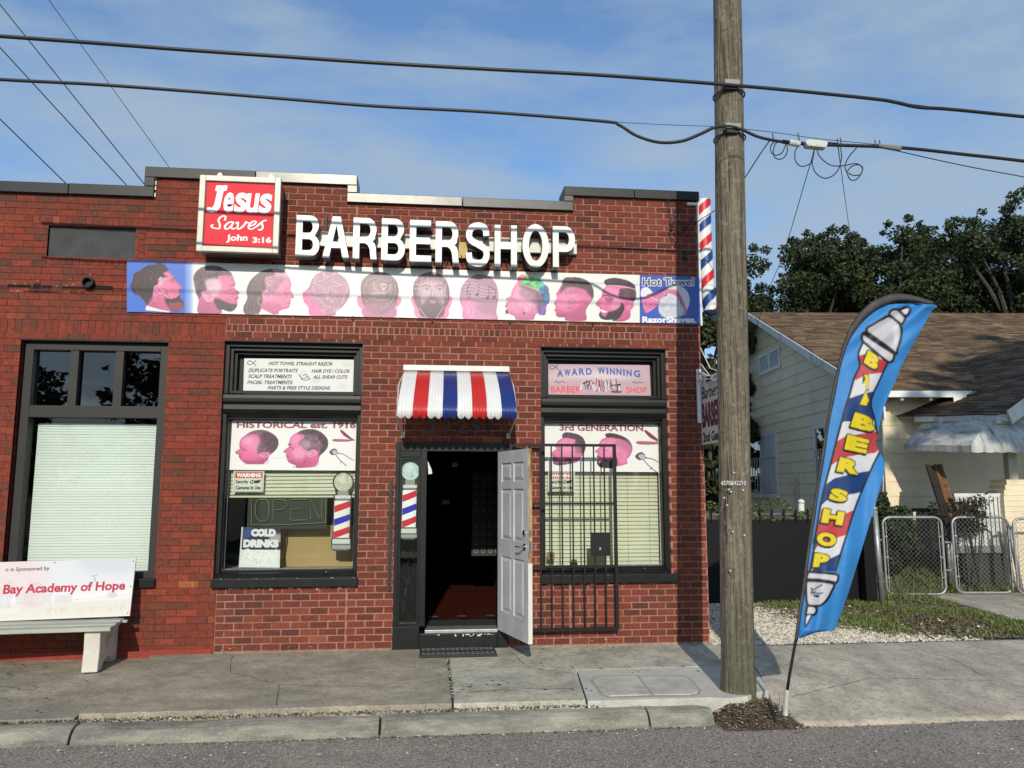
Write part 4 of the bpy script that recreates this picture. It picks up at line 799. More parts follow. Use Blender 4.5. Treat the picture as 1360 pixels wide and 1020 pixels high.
# head 6, drawn face
c.at(560,280,6.18)
for e in ([(-86,735),(-80,705),(-55,700),(-30,760),(-40,810),(-60,800)],[(252,725),(245,705),(222,705),(205,760),(205,812),(232,795)]): c.fill(e,(240,130,180)); 
c.fill([(-45,790),(200,790),(195,888),(-25,882)],(236,140,186))
sk=c.fill([(-72,650),(-55,575),(0,522),(80,502),(160,525),(215,600),(230,680),(222,750),(195,800),(165,870),(10,870),(-30,800),(-60,740)],(122,92,106),noise=.13,nblur=1)
face_shade(c,sk,[([(0,590),(80,575),(170,595),(185,690),(150,790),(90,830),(20,780),(-10,690)],(214,178,196),.9),([(10,760),(60,715),(110,715),(165,760),(170,880),(10,880)],(100,74,86),.95)],bd=2.5)
for pts in ([(5,622),(40,610),(72,625)],[(110,625),(145,610),(180,622)]): c.stroke(pts,8,(74,50,62))
for cx in (42,148):
    c.fill([(cx-24,645),(cx,632),(cx+24,645),(cx,655)],(226,200,212)); c.fill([(cx-8,638),(cx+8,638),(cx+8,650),(cx-8,650)],(60,40,50)); c.stroke([(cx-28,642),(cx,630),(cx+28,644)],4,(80,54,66))
c.stroke([(82,640),(78,690),(66,702),(92,712),(112,702),(104,690)],5,(130,92,110),.9); c.fill([(60,740),(92,728),(125,742),(92,760)],(196,140,165)); c.stroke([(56,742),(128,742)],4,(70,46,58))
for k in range(16): a=RNG.uniform(-60,220); c.stroke([(a*.9+10,RNG.uniform(515,560)),(a+RNG.uniform(-18,18),RNG.uniform(570,600))],4,(206,176,188) if k%2 else (84,62,72),.7)
for pts in ([(-60,640),(-20,640),(-30,690)],[(-50,600),(-10,610)],[(200,600),(190,680),(215,720)],[(-20,800),(40,875)],[(180,790),(120,878)],[(0,700),(10,760)],[(185,690),(175,760)]): c.stroke(pts,6,(214,184,196),.8)
# head 7, music
sk=c.fill([(315,690),(330,620),(390,552),(470,522),(560,540),(615,610),(630,690),(622,760),(612,830),(606,903),(358,896),(335,800),(315,745)],(212,150,182),noise=.05,nblur=1)
face_shade(c,sk,[([(330,600),(470,520),(620,600),(620,720),(330,700)],(160,126,144),.75),([(440,760),(620,740),(610,850),(500,840)],(176,130,152),.7),([(330,750),(420,740),(440,900),(350,900)],(238,140,186),.95)],bd=3)
for k in range(5): y=600+k*26; c.stroke([(345,y),(420,y-6),(500,y+30),(600,y+36),(626,y+30)],5,(232,196,212),.9); c.stroke([(345,y+8),(420,y+2),(500,y+38),(600,y+44)],3,(110,78,96),.6)
for (x,y,h) in ((455,690,90),(540,715,95),(595,712,70)): c.fill([(x-16,y),(x,y-12),(x+14,y-2),(x,y+12)],(112,66,92)); c.stroke([(x+12,y),(x+12,y-h)],6,(112,66,92))
c.stroke([(552,622),(606,645)],8,(112,66,92)); c.stroke([(380,610),(372,680),(385,712),(400,690),(375,650),(395,600),(385,580)],6,(112,66,92))
c.stroke([(340,700),(440,740),(560,752),(625,740)],4,(120,80,100),.7); c.fill([(368,775),(390,755),(425,800),(430,850),(405,880),(372,840)],(244,160,196)); c.stroke([(385,775),(410,810),(405,850)],5,(170,90,130),.8)
banner_profiles(c); c.at(760,340,6.8)
# hot towel panel
c.fill([(870,262),(940,262),(1020,300),(1058,370),(1052,450),(1010,520),(960,548),(900,500),(860,400)],(226,228,236)); 
c.fill([(660,370),(700,332),(770,325),(830,300),(850,270),(862,300),(930,300),(970,340),(1000,400),(1030,480),(1020,540),(990,480),(960,400),(900,345),(850,350),(790,400),(730,385)],(222,130,168),noise=.08,nblur=1)
c.fill([(625,300),(670,280),(700,300),(722,330),(680,345),(655,372),(620,362)],(240,240,244)); c.fill([(625,370),(700,372),(772,405),(770,440),(740,470),(700,500),(660,510),(635,440)],(236,130,175),noise=.06,nblur=1); c.stroke([(628,370),(700,368),(775,405)],5,(245,245,248))
c.fill([(790,400),(830,368),(890,352),(950,372),(975,430),(1010,500),(970,545),(900,556),(830,552),(790,520),(778,470)],(214,214,226),noise=.05,nblur=2)
for p in ([(880,330),(930,340),(960,400)],[(930,320),(970,370),(990,440)],[(700,440),(740,430),(765,440)],[(690,470),(730,455)],[(720,345),(790,340),(840,300)]): c.stroke(p,5,(120,40,80),.6)
c.at(0,0,1); c.text('Hot Towel',(853.5,369.5,921,379.5),(60,60,66),.02,outline=(244,244,244),ow=1.1); c.text('RazorShaves.',(853,420.2,924.5,428.6),(248,248,250),.045)
for (x,y) in ((321,350),(394,353),(482,357),(538,358),(667,363),(745,366)):
    for s_,yy in ((-3,y+2),(3,y+2),(-3,418),(3,418)): c.fill([(x+s_-.5,yy-.5),(x+s_+.5,yy-.5),(x+s_+.5,yy+.5),(x+s_-.5,yy+.5)],(120,120,120),sm=False)
ztl,zbl,ztr,zbr=4.205,3.640,4.172,3.647
bx0,bx1=-3.322,3.150
def banfn(xx0,xx1):
    def fn(gx,gy):
        p=Pn(gx,gy,BY); return p
    return fn
# the banner is cut on its true edges: vertical positions follow the print's own top and bottom line
def ban_grid(x0,x1,label):
    def fn(gx,gy):
        t=(gx-cv.x0)/(cv.x1-cv.x0); top=345.8+21.8*t; bot=414.0+16.4*t; 
        v=(gy-cv.y0)/(cv.y1-cv.y0); return Pn(gx,np.clip(gy,top,bot),BY-.004*np.sin(gx*.35)*0)
    o=cv.grid('portrait_print',fn,ban,PRN,x0,x1); o['label']=label
seg=[(168.5,252,'bearded man with swept dark hair on a blue ground'),(252,321,'man in profile with waved short hair'),(321,394,'woman with long hair and a shaved heart'),(394,475,'head shaved with stars'),(475,538,'head shaved with skull and crossed swords'),(538,603,'head shaved with a bearded face'),(603,667,'head shaved with music notes'),(667,729,'profile with green and blue mohawk'),(729,789,'profile with short curly hair'),(789,849.5,'laughing bearded man in profile'),(849.5,932,'Hot Towel RazorShaves print on blue')]
for a,b,l_ in seg: ban_grid(a,b,l_)
mb=MB()
for a,b in ((171,321),(321,394),(394,538),(538,667),(667,745),(745,925)):
    xa,xb=X(a,390,BY)+.003,X(b,390,BY)-.003; ta=Zc(a,345.8+21.8*(a-168.5)/763.5,BY); tb=Zc(b,345.8+21.8*(b-168.5)/763.5,BY)
    ba=Zc(a,414+16.4*(a-168.5)/763.5,BY); bb_=Zc(b,414+16.4*(b-168.5)/763.5,BY)
    q=MB(); q.prism([(xa,BY+.0015,ba),(xb,BY+.0015,bb_),(xb,BY+.0015,tb),(xa,BY+.0015,ta)],(0,.012,0)); q.build('panel',WHITE,ban)
for px_,py_ in ((469,422.5),(574,425),(677,427.5),(787,430)): mb.box(X(px_,py_)-.008,X(px_,py_)+.008,-.045,-.01,Zc(px_,py_)-.02,Zc(px_,py_)+.015)
mb.build('bracket',BLACKM,ban)
# ---- window posters
def poster(name,label,cat,corners,y,draw,res=2.2,bg=(244,244,240),group=None,m=None,parent=None,pad=0):
    xs=[p[0] for p in corners]; ys=[p[1] for p in corners]; cx0,cx1,cy0,cy1=min(xs),max(xs),min(ys),max(ys)
    cv=Canvas(cx0,cy0,cx1,cy1,res,bg); draw(cv); TL,TR,BR,BL=[np.array(p,float) for p in corners]
    wTL,wTR,wBR,wBL=[P(p[0],p[1],y) for p in (TL,TR,BR,BL)]
    ctr=(wTL+wTR+wBR+wBL)/4; r=empty(name,ctr,label,cat,group)
    def fn(gx,gy): u=((gx-cx0)/(cx1-cx0))[:,None]; v=((gy-cy0)/(cy1-cy0))[:,None]; return (wTL*(1-u)+wTR*u)*(1-v)+(wBL*(1-u)+wBR*u)*v-np.array([0,.0012,0])
    cv.grid('print',fn,r,m or PRNM); mb=MB(); mb.prism([wTL,wTR,wBR,wBL],(0,.003,0)); mb.build('backing',WHITE,r); return r
def razor(c,ox,oy,s,dx=0,dy=0):
    c.at(ox,oy,s); f=lambda l:[(a+dx,b+dy) for a,b in l]
    c.fill(f([(1060,815),(1080,812),(1160,875),(1190,895),(1160,892),(1095,858)]),(150,60,90)); c.stroke(f([(1062,815),(1110,850),(1180,890)]),5,(50,30,36)); c.fill(f([(1000,890),(1030,882),(1170,890),(1130,905),(1020,905)]),(190,110,130)); c.stroke(f([(1000,895),(1080,903),(1190,893)]),4,(60,36,40))
def clip_tool(c,ox,oy,s,dx=0,dy=0):
    c.at(ox,oy,s); f=lambda l:[(a+dx,b+dy) for a,b in l]
    c.fill(f([(978,990),(1020,962),(1050,990),(1010,1018)]),(70,70,78)); c.fill(f([(1000,990),(1025,975),(1060,1000),(1030,1015)]),(190,190,200)); c.stroke(f([(1045,1000),(1100,1010),(1150,1040),(1185,1056)]),6,(60,60,64)); c.stroke(f([(1030,1010),(1075,1060),(1130,1105)]),6,(60,60,64)); c.stroke(f([(1075,1080),(1090,1065)]),5,(60,60,64))
def draw_l(c):
    c.at(0,0,1); c.text('HISTORICAL est. 1916',(311.5,560,473,569),(150,66,92),.035)
    poster_heads_left(c)
    razor(c,280,440,6.18); clip_tool(c,280,440,6.18)
poster('poster','white HISTORICAL est. 1916 poster with two haircut profiles, left shop window','poster',[(308.5,557),(476.6,557.5),(473,625),(304.8,624)],.194,draw_l)
def draw_r(c):
    c.at(0,0,1); c.text('3rd GENERATION',(743,563.5,856.5,572.5),(150,66,92),.035)
    poster_heads_right(c)
    razor(c,690,580,5.037,-215+0,-855); clip_tool(c,690,580,5.037,-205,-860)
poster('poster','white 3rd GENERATION poster of two bearded profiles behind the security gate bars','poster',[(721,560.5),(876.5,561.5),(880,627),(723,626)],.194,draw_r)
def fish(c,x,y,s): c.at(0,0,1); c.stroke([(x+s*1.0,y+s*.32),(x+s*.72,y),(x+s*.25,y-s*.25),(x,y),(x+s*.25,y+s*.25),(x+s*.72,y),(x+s*1.0,y-s*.32)],.9,(30,30,34),sm=True)
def draw_s(c):
    for i in range(14): c.at(0,0,1); x=RNG.uniform(325,470); y=RNG.uniform(478,518); c.fill([(x,y),(x+8,y-2),(x+10,y+4),(x+1,y+5)],(225,225,222),.6,1)
    fish(c,327.5,482,11)
    K=(52,52,56)
    for t,x0,x1,y in (('HOT TOWEL STRAIGHT RAZOR',355.5,442,480),('DUPLICATE PORTRAITS',329,395,489.5),('HAIR DYE / COLOR',413,465.5,489.8),('SCALP TREATMENTS',329,387.5,497.5),('ALL SHEAR CUTS',415,462,497.8),('FACIAL TREATMENTS',328,388.5,505.5),('PARTS & FREE STYLE DESIGNS',355,439,512.8)): c.text(t,(x0,y,x1,y+5.0),K,.03,shear=.25)
    for p in ([(397,499),(402,503),(408,500),(411,504)],[(399,503),(404,505),(411,503)],[(396,497),(400,502)],[(402,499),(406,497),(408,501)]): c.stroke(p,.9,(70,70,74))
poster('sign_panel','white services sign starting HOT TOWEL STRAIGHT RAZOR above the left shop window','sign',[(324.5,476),(472.5,477.5),(472,520.5),(323,520)],.215,draw_s,2.6,(240,240,236),m=PRNM)
def draw_a(c):
    c.at(0,0,1); c.fill([(725,480),(865,480),(865,500),(725,497)],(206,178,188),1,4); c.fill([(725,505),(865,500),(865,528),(725,528)],(196,160,172),.8,5); c.fill([(740,496),(800,492),(850,498),(800,504)],(236,222,226),.8,4)
    fish(c,730,487.5,11)
    for i,ch in enumerate('AWARD'): c.text(ch,(740+i*9.6,491.5-i*1.2+.12*i*i,747.5+i*9.6,500.5-i*1.2+.12*i*i),(70,110,200),.02,outline=(28,40,100),ow=.35)
    for i,(ch,xa_,xb_) in enumerate((('W',794.2,804),('I',806,808),('N',810.5,817),('N',819.3,826),('I',828.3,830.3),('N',832.6,839.6),('G',842.5,851))): c.text(ch,(xa_,487.2+i*.35+.05*i*i,xb_,496.2+i*.35+.05*i*i),(70,110,200),.02,outline=(28,40,100),ow=.35)
    c.text('BARBER',(731,513,770.5,522),(226,90,104),.035,outline=(240,200,206),ow=.3); c.text('SHOP',(831,513.5,859.5,522),(226,90,104),.035,outline=(240,200,206),ow=.3)
    for x in (775,788,797,803,812,818): 
        for k in range(4): a=RNG.uniform(-4,4); c.stroke([(x+a,502+RNG.uniform(0,8)),(x+a+RNG.uniform(-4,4),515+RNG.uniform(0,6))],1.2,(70,50,54) if k%2 else (240,236,236),.9)
    c.fill([(794,504),(796.5,504),(796.5,514),(794,514)],(200,40,60),sm=False); c.fill([(786,507),(790,509),(786,511)],(190,40,60),sm=False); c.stroke([(773,510),(783,506),(780,514)],1.5,(50,40,44)); c.stroke([(812,512),(824,510),(818,514)],1.5,(50,40,44)); c.fill([(812,519),(825,519),(823,522),(812,521.5)],(50,44,46),.8)
    for x in (736,840): c.stroke([(x,508),(x+3,506),(x+5,509),(x+9,507),(x+14,508)],.9,(90,80,84))
poster('sign_panel','pink AWARD WINNING BARBER SHOP sign above the right shop window','sign',[(727.5,483.5),(862.5,485),(864.5,525.5),(728.5,525)],.215,draw_a,2.4,(226,206,212),m=PRNM)
def draw_w(c,q):
    (x0,y0,x1,y1)=q; W=x1-x0; H=y1-y0; f=lambda u,v:(x0+W*u,y0+H*v); c.at(0,0,1)
    c.fill([f(0,0),f(1,0),f(1,1),f(0,1)],(206,216,192),sm=False)
    c.fill([f(.05,.06),f(.95,.06),f(.95,.34),f(.05,.34)],(190,24,30),sm=False); c.text('WARNING',f(.09,.1)+f(.91,.3),(245,245,245),.05)
    c.text('Security',f(.08,.42)+f(.50,.64),(34,38,36),.04); c.text('Cameras In Use',f(.08,.70)+f(.92,.88),(34,38,36),.045)
    c.fill([f(.55,.52),f(.60,.44),f(.66,.44),f(.66,.60),f(.58,.60)],(24,24,26)); c.fill([f(.68,.46),f(.92,.42),f(.86,.58),f(.70,.60)],(24,24,26),sm=False); c.fill([f(.585,.50),f(.62,.47),f(.64,.55),f(.6,.57)],(206,216,192))
    c.stroke([f(.03,.03),f(.97,.03),f(.97,.97),f(.03,.97)],.6,(120,130,110),sm=False,closed=True)
poster('warning_sign','small red and green WARNING security cameras sign in the left window by COLD DRINKS','sign',[(310.5,625.5),(351,625.5),(349.5,653.5),(309,653.5)],.188,lambda c:draw_w(c,(309.5,625.5,350.5,653.5)),3.2)
poster('warning_sign','small red and green WARNING security cameras sign in the right window behind the gate','sign',[(728.5,626.5),(763.5,626.5),(763,653),(727.5,653)],.188,lambda c:draw_w(c,(728,626.5,763,653)),3.2)
def draw_cold(c):
    c.at(280,600,5.368); c.fill([(210,535),(500,535),(500,700),(210,700)],(34,34,50),sm=False); c.fill([(220,545),(280,545),(275,600),(220,620)],(70,90,170),.8,1.5); c.fill([(420,600),(500,590),(500,640),(430,650)],(216,190,200),.8,1.5)
    c.text('COLD',(275,552,460,604),(250,250,252),.07,outline=(215,220,235),ow=3); c.text('DRINKS',(222,628,484,682),(250,250,252),.06,outline=(205,210,228),ow=3)
    c.fill([(232,700),(260,690),(300,720),(340,700),(400,705),(440,720),(470,690),(478,720),(470,760),(490,830),(195,826),(215,770),(230,750)],(252,252,252),sm=False)
    for k in range(26): u=RNG.uniform(250,460); v=RNG.uniform(715,790); c.stroke([(u,v),(u+RNG.uniform(-10,14),v+RNG.uniform(-3,16))],3.5,(150,155,170),.8)
poster('drinks_sign','white and navy COLD DRINKS sign standing in the lower left of the shop window','sign',[(321,700),(373,700),(371.5,754),(317,753.5)],.235,draw_cold,3)
mb=MB(); mb.lathe([(.0,.05),(.03,.045),(.045,.0),(.045,-.02)],tuple(P(604,618,2.0)),14); tag(mb.build('ceiling_camera',WHITE,smooth=True),'small white dome fixture glimpsed high inside the dark doorway','camera')
# ---- barber pole cut-outs on the glass
def pole_sticker(label,cx,ytop,yball,r,ybody0,ybody1,yend,hw,y,group,skew=0.0,dark=False):
    k=Canvas(cx-hw-4,ytop-2,cx+hw+4,yend+2,3.2,(20,22,22)); c=k; c.at(0,0,1)
    sx=lambda v:cx+skew*(v-ytop); ol=1.3
    def band(x0,x1,ya,yb,col): c.fill([(sx(ya)-x0,ya),(sx(ya)+x1,ya),(sx(yb)+x1,yb),(sx(yb)-x0,yb)],col,sm=False)
    shell=np.zeros((k.H*2,k.W*2))
    ball=[(sx(yball)+ (r)*math.cos(t),yball+r*math.sin(t)) for t in np.linspace(0,6.28,24)]
    bi=[(sx(yball)+ (r-ol)*math.cos(t),yball+(r-ol)*math.sin(t)) for t in np.linspace(0,6.28,24)]
    outline=[ball]; c.fill(bi,(184,190,160) if not dark else (178,212,206),noise=.08,nblur=3); c.fill([(sx(yball)-r*.6,yball-r*.3),(sx(yball)+r*.2,yball-r*.7),(sx(yball),yball+r*.2)],(220,228,212),.6,1.2)
    y1,y2=ybody0,ybody1; band(hw*.55,hw*.55,yball+r*.85,y1-6,(140,150,130)); band(hw*.8,hw*.8,y1-7,y1-3,(205,212,205)); band(hw*.72,hw*.72,y1-3,y1,(110,118,112)); 
    band(hw*.82,hw*.78,y1,y2,(228,232,216) if not dark else (240,244,244))
    for t0,col in ((0.0,(196,16,40)),(.36,(16,24,170)),(.70,(196,16,40))):
        ya=y1+(y2-y1)*(t0+.10); h=(y2-y1)*.17; c.fill([(sx(ya)-hw*.82,ya+2),(sx(ya),ya-1.5),(sx(ya)+hw*.78,ya-5),(sx(ya)+hw*.78,ya+h-5),(sx(ya),ya+h-1),(sx(ya)-hw*.82,ya+h+2.5)],col,sm=False)
    c.fill([(sx(y1)+hw*.45,y1),(sx(y1)+hw*.8,y1),(sx(y2)+hw*.8,y2),(sx(y2)+hw*.45,y2)],(0,0,0),.14,1.2,sm=False)
    band(hw*.82,hw*.8,y2,y2+2,(90,98,94)); band(hw*.9,hw*.88,y2+2,y2+8,(200,208,196)); band(hw*.95,hw*.95,y2+8,y2+10,(96,104,100)); band(hw*.95,hw*.95,y2+10,yend-3,(150,158,146)); band(hw*.7,hw*.7,yend-3,yend-1,(90,98,92))
    pr=[]
    for t in np.linspace(math.pi*.80,math.pi*2.20,20): pr.append((sx(yball)+(r+.3)*math.cos(t)*1.0,yball+(r+.3)*math.sin(t)))
    body=[(sx(y1-8)+hw*.7,y1-9),(sx(y1-6)+hw*.9,y1-7),(sx(y1)+hw*.88,y1),(sx(y2)+hw*.88,y2),(sx(y2)+hw*1.0,y2+3),(sx(yend)+hw*1.0,yend-3),(sx(yend)+hw*.6,yend),(sx(yend)-hw*.6,yend),(sx(yend)-hw*1.0,yend-3),(sx(y2)-hw*1.0,y2+3),(sx(y2)-hw*.9,y2),(sx(y1)-hw*.9,y1),(sx(y1)-hw*.9,y1-7),(sx(y1)-hw*.7,y1-9)]
    poly=pr+body; ctr=P(cx,(ytop+yend)/2,y); rt=empty('barber_pole_sticker',ctr,label,'sticker',group)
    # cut the print to the outline: drop cells outside
    def fn(gx,gy): return Pn(gx,gy,y-.0015)
    o=k.grid('print',fn,rt,PRNM); bm=bmesh.new(); bm.from_mesh(o.data); off=rootloc(rt)
    wp=[P(a,b,y-.0015) for a,b in poly]; xs=np.array([p[0] for p in wp])-off[0]; zs=np.array([p[2] for p in wp])-off[2]
    def inside(x,z):
        ins=False; n=len(xs); j=n-1
        for i in range(n):
            if (zs[i]>z)!=(zs[j]>z) and x<(xs[j]-xs[i])*(z-zs[i])/(zs[j]-zs[i])+xs[i]: ins=not ins
            j=i
        return ins
    dl=[v for v in bm.verts if not inside(v.co.x,v.co.z)]; bmesh.ops.delete(bm,geom=dl,context='VERTS'); bm.to_mesh(o.data); bm.free()
    mb=MB(); mb.prism([P(a,b,y) for a,b in [(cx+(a-cx)*1.03,b) for a,b in poly]],(0,.002,0)); mb.build('backing',INK,rt)
pole_sticker('barber pole cut-out sticker on the glass of the left shop window',456.5,625.5,640.5,13.5,665,714,732,13,.186,'barber pole cut-outs on the glass',skew=-.035)
pole_sticker('barber pole cut-out sticker in the narrow side light left of the door',545.5,612.5,626,13.2,651,700,717,11.5,.052,'barber pole cut-outs on the glass',skew=-.03,dark=True)
# ================================================================== LEFT BAY WINDOW
a,b,c_,d=w1; r1=empty('bronze_window',((a+b)/2,0,c_)); r1.parent=bld; r1['label']='large bronze framed window with three upper panes in the left bay'
mb=MB(); mb.box(a,b,.06,.2,d-.035,d); bevel(mb.build('head_shadow_board',BLACKM,r1),.003)
mb=MB(); frame_box(mb,(a+.03,b-.006,c_+.05,d-.035),.085,.045,.17,wt=.06,wb=.10); bevel(mb.build('window_frame',BRONZE,r1),.004)
zm0,zm1=2.475,2.60
mb=MB(); mb.box(a+.115,b-.091,.05,.17,zm0,zm1); mb.build('mid_rail',BRONZE,r1)
for px in (95.5,155.5):
    xa=X(px-3.5,500,.06); mb=MB(); mb.box(xa,xa+.085,.055,.17,zm1,d-.095); mb.build('mullion',BRONZE,r1)
DG=glass_mat('dark_upper_glass',(.06,.07,.07),2.2)
xs_=[a+.115,X(92,500,.06),X(99,500,.06)+.055,X(152,500,.06),X(159,500,.06)+.055,b-.091]
for i in (0,2,4):
    mb=MB(); mb.add([(xs_[i],.12,zm1),(xs_[i+1],.12,zm1),(xs_[i+1],.12,d-.095),(xs_[i],.12,d-.095)],[(0,1,2,3)]); mb.build('pane',DG,r1)
mb=MB(); mb.add([(a+.115,.12,c_+.15),(b-.091,.12,c_+.15),(b-.091,.12,zm0),(a+.115,.12,zm0)],[(0,1,2,3)]); mb.build('pane',GLASSM,r1)
mb=MB(); mb.box(a-.01,b+.012,-.05,.2,c_-.005,c_+.085); bevel(mb.build('sill',BLACK,r1),.005)
bl=empty('window_blind',((a+b)/2,.2,.8),'closed pale mint horizontal blind filling the large left window','blind','venetian blinds in the shop windows')
MINT=mat('mint_blind',(.64,.69,.66),.55,var=.03,vscale=2)
z=c_+.12; k=0
while z<zm0-.085:
    mb=MB(); sg=.0012*math.sin(k*1.7); mb.add([(a+.15,.1985+sg,z),(b-.11,.1985+sg,z),(b-.11,.203,z+.010),(a+.15,.203,z+.010),(b-.11,.206,z+.030),(a+.15,.206,z+.030)],[(0,1,2,3),(3,2,4,5)])
    mb.build('slat',MINT,bl); z+=.0292; k+=1
mb=MB(); mb.box(a+.145,b-.105,.21,.222,c_+.11,zm0-.06); mb.build('blind_backing',MINT,bl)
# dark room behind
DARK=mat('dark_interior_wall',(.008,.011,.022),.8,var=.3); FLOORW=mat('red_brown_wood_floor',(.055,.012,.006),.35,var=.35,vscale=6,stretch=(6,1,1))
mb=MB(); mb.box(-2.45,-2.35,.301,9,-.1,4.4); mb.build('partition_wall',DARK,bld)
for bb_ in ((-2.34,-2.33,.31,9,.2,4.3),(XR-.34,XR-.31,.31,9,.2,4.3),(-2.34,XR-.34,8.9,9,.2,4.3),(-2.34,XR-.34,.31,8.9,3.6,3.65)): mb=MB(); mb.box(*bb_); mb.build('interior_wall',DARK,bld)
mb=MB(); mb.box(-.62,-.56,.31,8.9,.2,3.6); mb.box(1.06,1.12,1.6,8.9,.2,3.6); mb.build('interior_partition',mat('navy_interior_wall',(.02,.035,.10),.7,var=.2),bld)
x=-2.3; mb=MB(); mb.box(-2.33,XR-.34,.25,8.9,.10,.188); mb.build('subfloor',BLACKM,bld)
k=0
for i in range(14):
    yy=.62+(i)*.0; 
px0=-.55
for i in range(14):
    for j in range(6):
        x0=px0+i*.115; y0=.62+j*.9+(i%3)*.3-.3; y0_=max(y0,.62)
        if x0>1.05: continue
        mb=MB(); mb.box(x0+.001,min(x0+.114,1.055),y0_,y0+.897,.19,.2+RNG.uniform(0,.001)); mb.build('floor_board',FLOORW,bld)
mb=MB(); mb.box(-.02,.80,.22,.61,.19,.202); mb.build('entry_mat',mat('grey_entry_carpet',(.018,.02,.02),.95,bump=1,bscale=200),bld)
# poster board seen inside
ib=empty('style_chart',P(640,690,3.2),'dim haircut style chart hanging inside the doorway','poster'); y_=2.6
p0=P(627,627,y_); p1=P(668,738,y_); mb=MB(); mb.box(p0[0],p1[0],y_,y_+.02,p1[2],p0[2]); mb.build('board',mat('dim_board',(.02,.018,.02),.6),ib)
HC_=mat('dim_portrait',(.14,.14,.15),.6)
for i in range(4):
    for j in range(10):
        if j==5: continue
        x=p0[0]+.035+i*(p1[0]-p0[0]-.05)/4; zz=p0[2]-.05-j*(p0[2]-p1[2])/10.3; mb=MB(); rr=.030; mb.add([(x+rr+rr*math.cos(t),y_-.004,zz-rr+rr*1.2*math.sin(t)) for t in np.linspace(0,6.28,10)[:-1]]+[(x+rr+rr*.6*math.cos(t),y_-.004,zz-rr+rr*.7*math.sin(t)) for t in np.linspace(0,6.28,10)[:-1]],[(q_,(q_+1)%9,9+(q_+1)%9,9+q_) for q_ in range(9)]); mb.build('portrait',HC_,ib)
mb=MB(); q=P(587,667,2.4); mb.box(q[0],q[0]+.11,2.38,2.4,q[2]-.03,q[2]+.03); tag(mb.build('wall_plate',mat('grey_plate',(.12,.12,.12),.5)),'small grey wall plate on the dark wall inside the doorway','switch')
# ================================================================== DOOR
dro=empty('door_unit',(.3,0,0)); dro.parent=bld; dro['label']='black door surround with side light and open white door'
oL,oR,oB,oT=X(566,700,.0)+.0,.775,.2,2.12
mb=MB(); mb.box(dr[0],oL-.06,-.012,.10,0.0,.235); mb.box(dr[0],-.315,-.014,.12,.236,dr[3]); mb.box(-.085,oL,-.016,.16,.236,dr[3]-.10); mb.box(oR,dr[1],-.014,.16,.0,dr[3]-.1); mb.box(-.314,dr[1],-.014,.14,dr[3]-.10,dr[3]); mb.box(-.314,-.086,-.008,.12,2.06,dr[3]-.101)
bevel(mb.build('door_frame',BLACK,dro),.004)
mb=MB(); frame_box(mb,(-.314,-.086,.237,2.059),.022,.005,.09); mb.build('side_light_frame',BLACK,dro)
mb=MB(); mb.add([(-.292,.06,.259),(-.108,.06,.259),(-.108,.06,2.037),(-.292,.06,2.037)],[(0,1,2,3)]); mb.build('pane',glass_mat('dark_side_glass',(.05,.055,.055),1.2),dro)
mb=MB()
for _ in range(26): x=RNG.uniform(-.28,-.15); z_=RNG.uniform(.3,1.0); mb.tube([(x,.058,z_),(x+RNG.uniform(-.03,.03),.058,z_+RNG.uniform(.02,.07)),(x+RNG.uniform(-.04,.04),.058,z_+RNG.uniform(.05,.12))],.0009,3)
mb.build('scratch',mat('scratch_grey',(.10,.10,.10),.6),dro)
mb=MB(); mb.box(oL-.06,oR,-.03,.22,.0,.165); bevel(mb.build('step',BLACK,dro),.01)
mb=MB(); mb.box(oL,oR,-.035,.21,.166,.2); bevel(mb.build('threshold',STEEL,dro),.004)
mb=MB()
for _ in range(16): x=RNG.uniform(.0,.7); mb.box(x,x+RNG.uniform(.01,.05),-.0365,-.03,.128+RNG.uniform(0,.02),.152)
tag(mb.build('paint_chip',WHITE,dro),kind='stuff')
# open leaf: hinge at oR
hinge=np.array([oR-.0,-.02,0]); e=PZ(703,855,.2); fe=np.array([e[0],e[1],0]); dv=fe-hinge; LW=.80; dv/=np.linalg.norm(dv); nv=np.array([dv[1],-dv[0],0]); 
if nv[0]>0: nv=-nv       # towards camera-left
leaf=empty('door_leaf',(hinge[0],hinge[1],.19)); leaf.parent=dro; ang=math.atan2(dv[1],dv[0])
bpy.context.view_layer.update()
leaf.matrix_parent_inverse=Matrix.Identity(4); leaf.location=Vector((hinge[0]-.3,hinge[1],.19)); leaf.rotation_euler[2]=ang; leaf.scale=(1.09,1,1)
DW=mat('scuffed_grey_white_door',(.50,.50,.51),.5,var=.12,vscale=4,bump=.1,bscale=30,dark=(.30,.30,.30),dscale=1.5,dlo=.55,dhi=.9)
HB=1.93
s_=1 if np.cross(dv,nv)[2]>0 else -1     # local +y is left of dv
def lb(mb,x0,x1,z0,z1,ya,yb): ys_=sorted((ya*s_,yb*s_)); return mb.box(x0,x1,ys_[0],ys_[1],z0,z1)
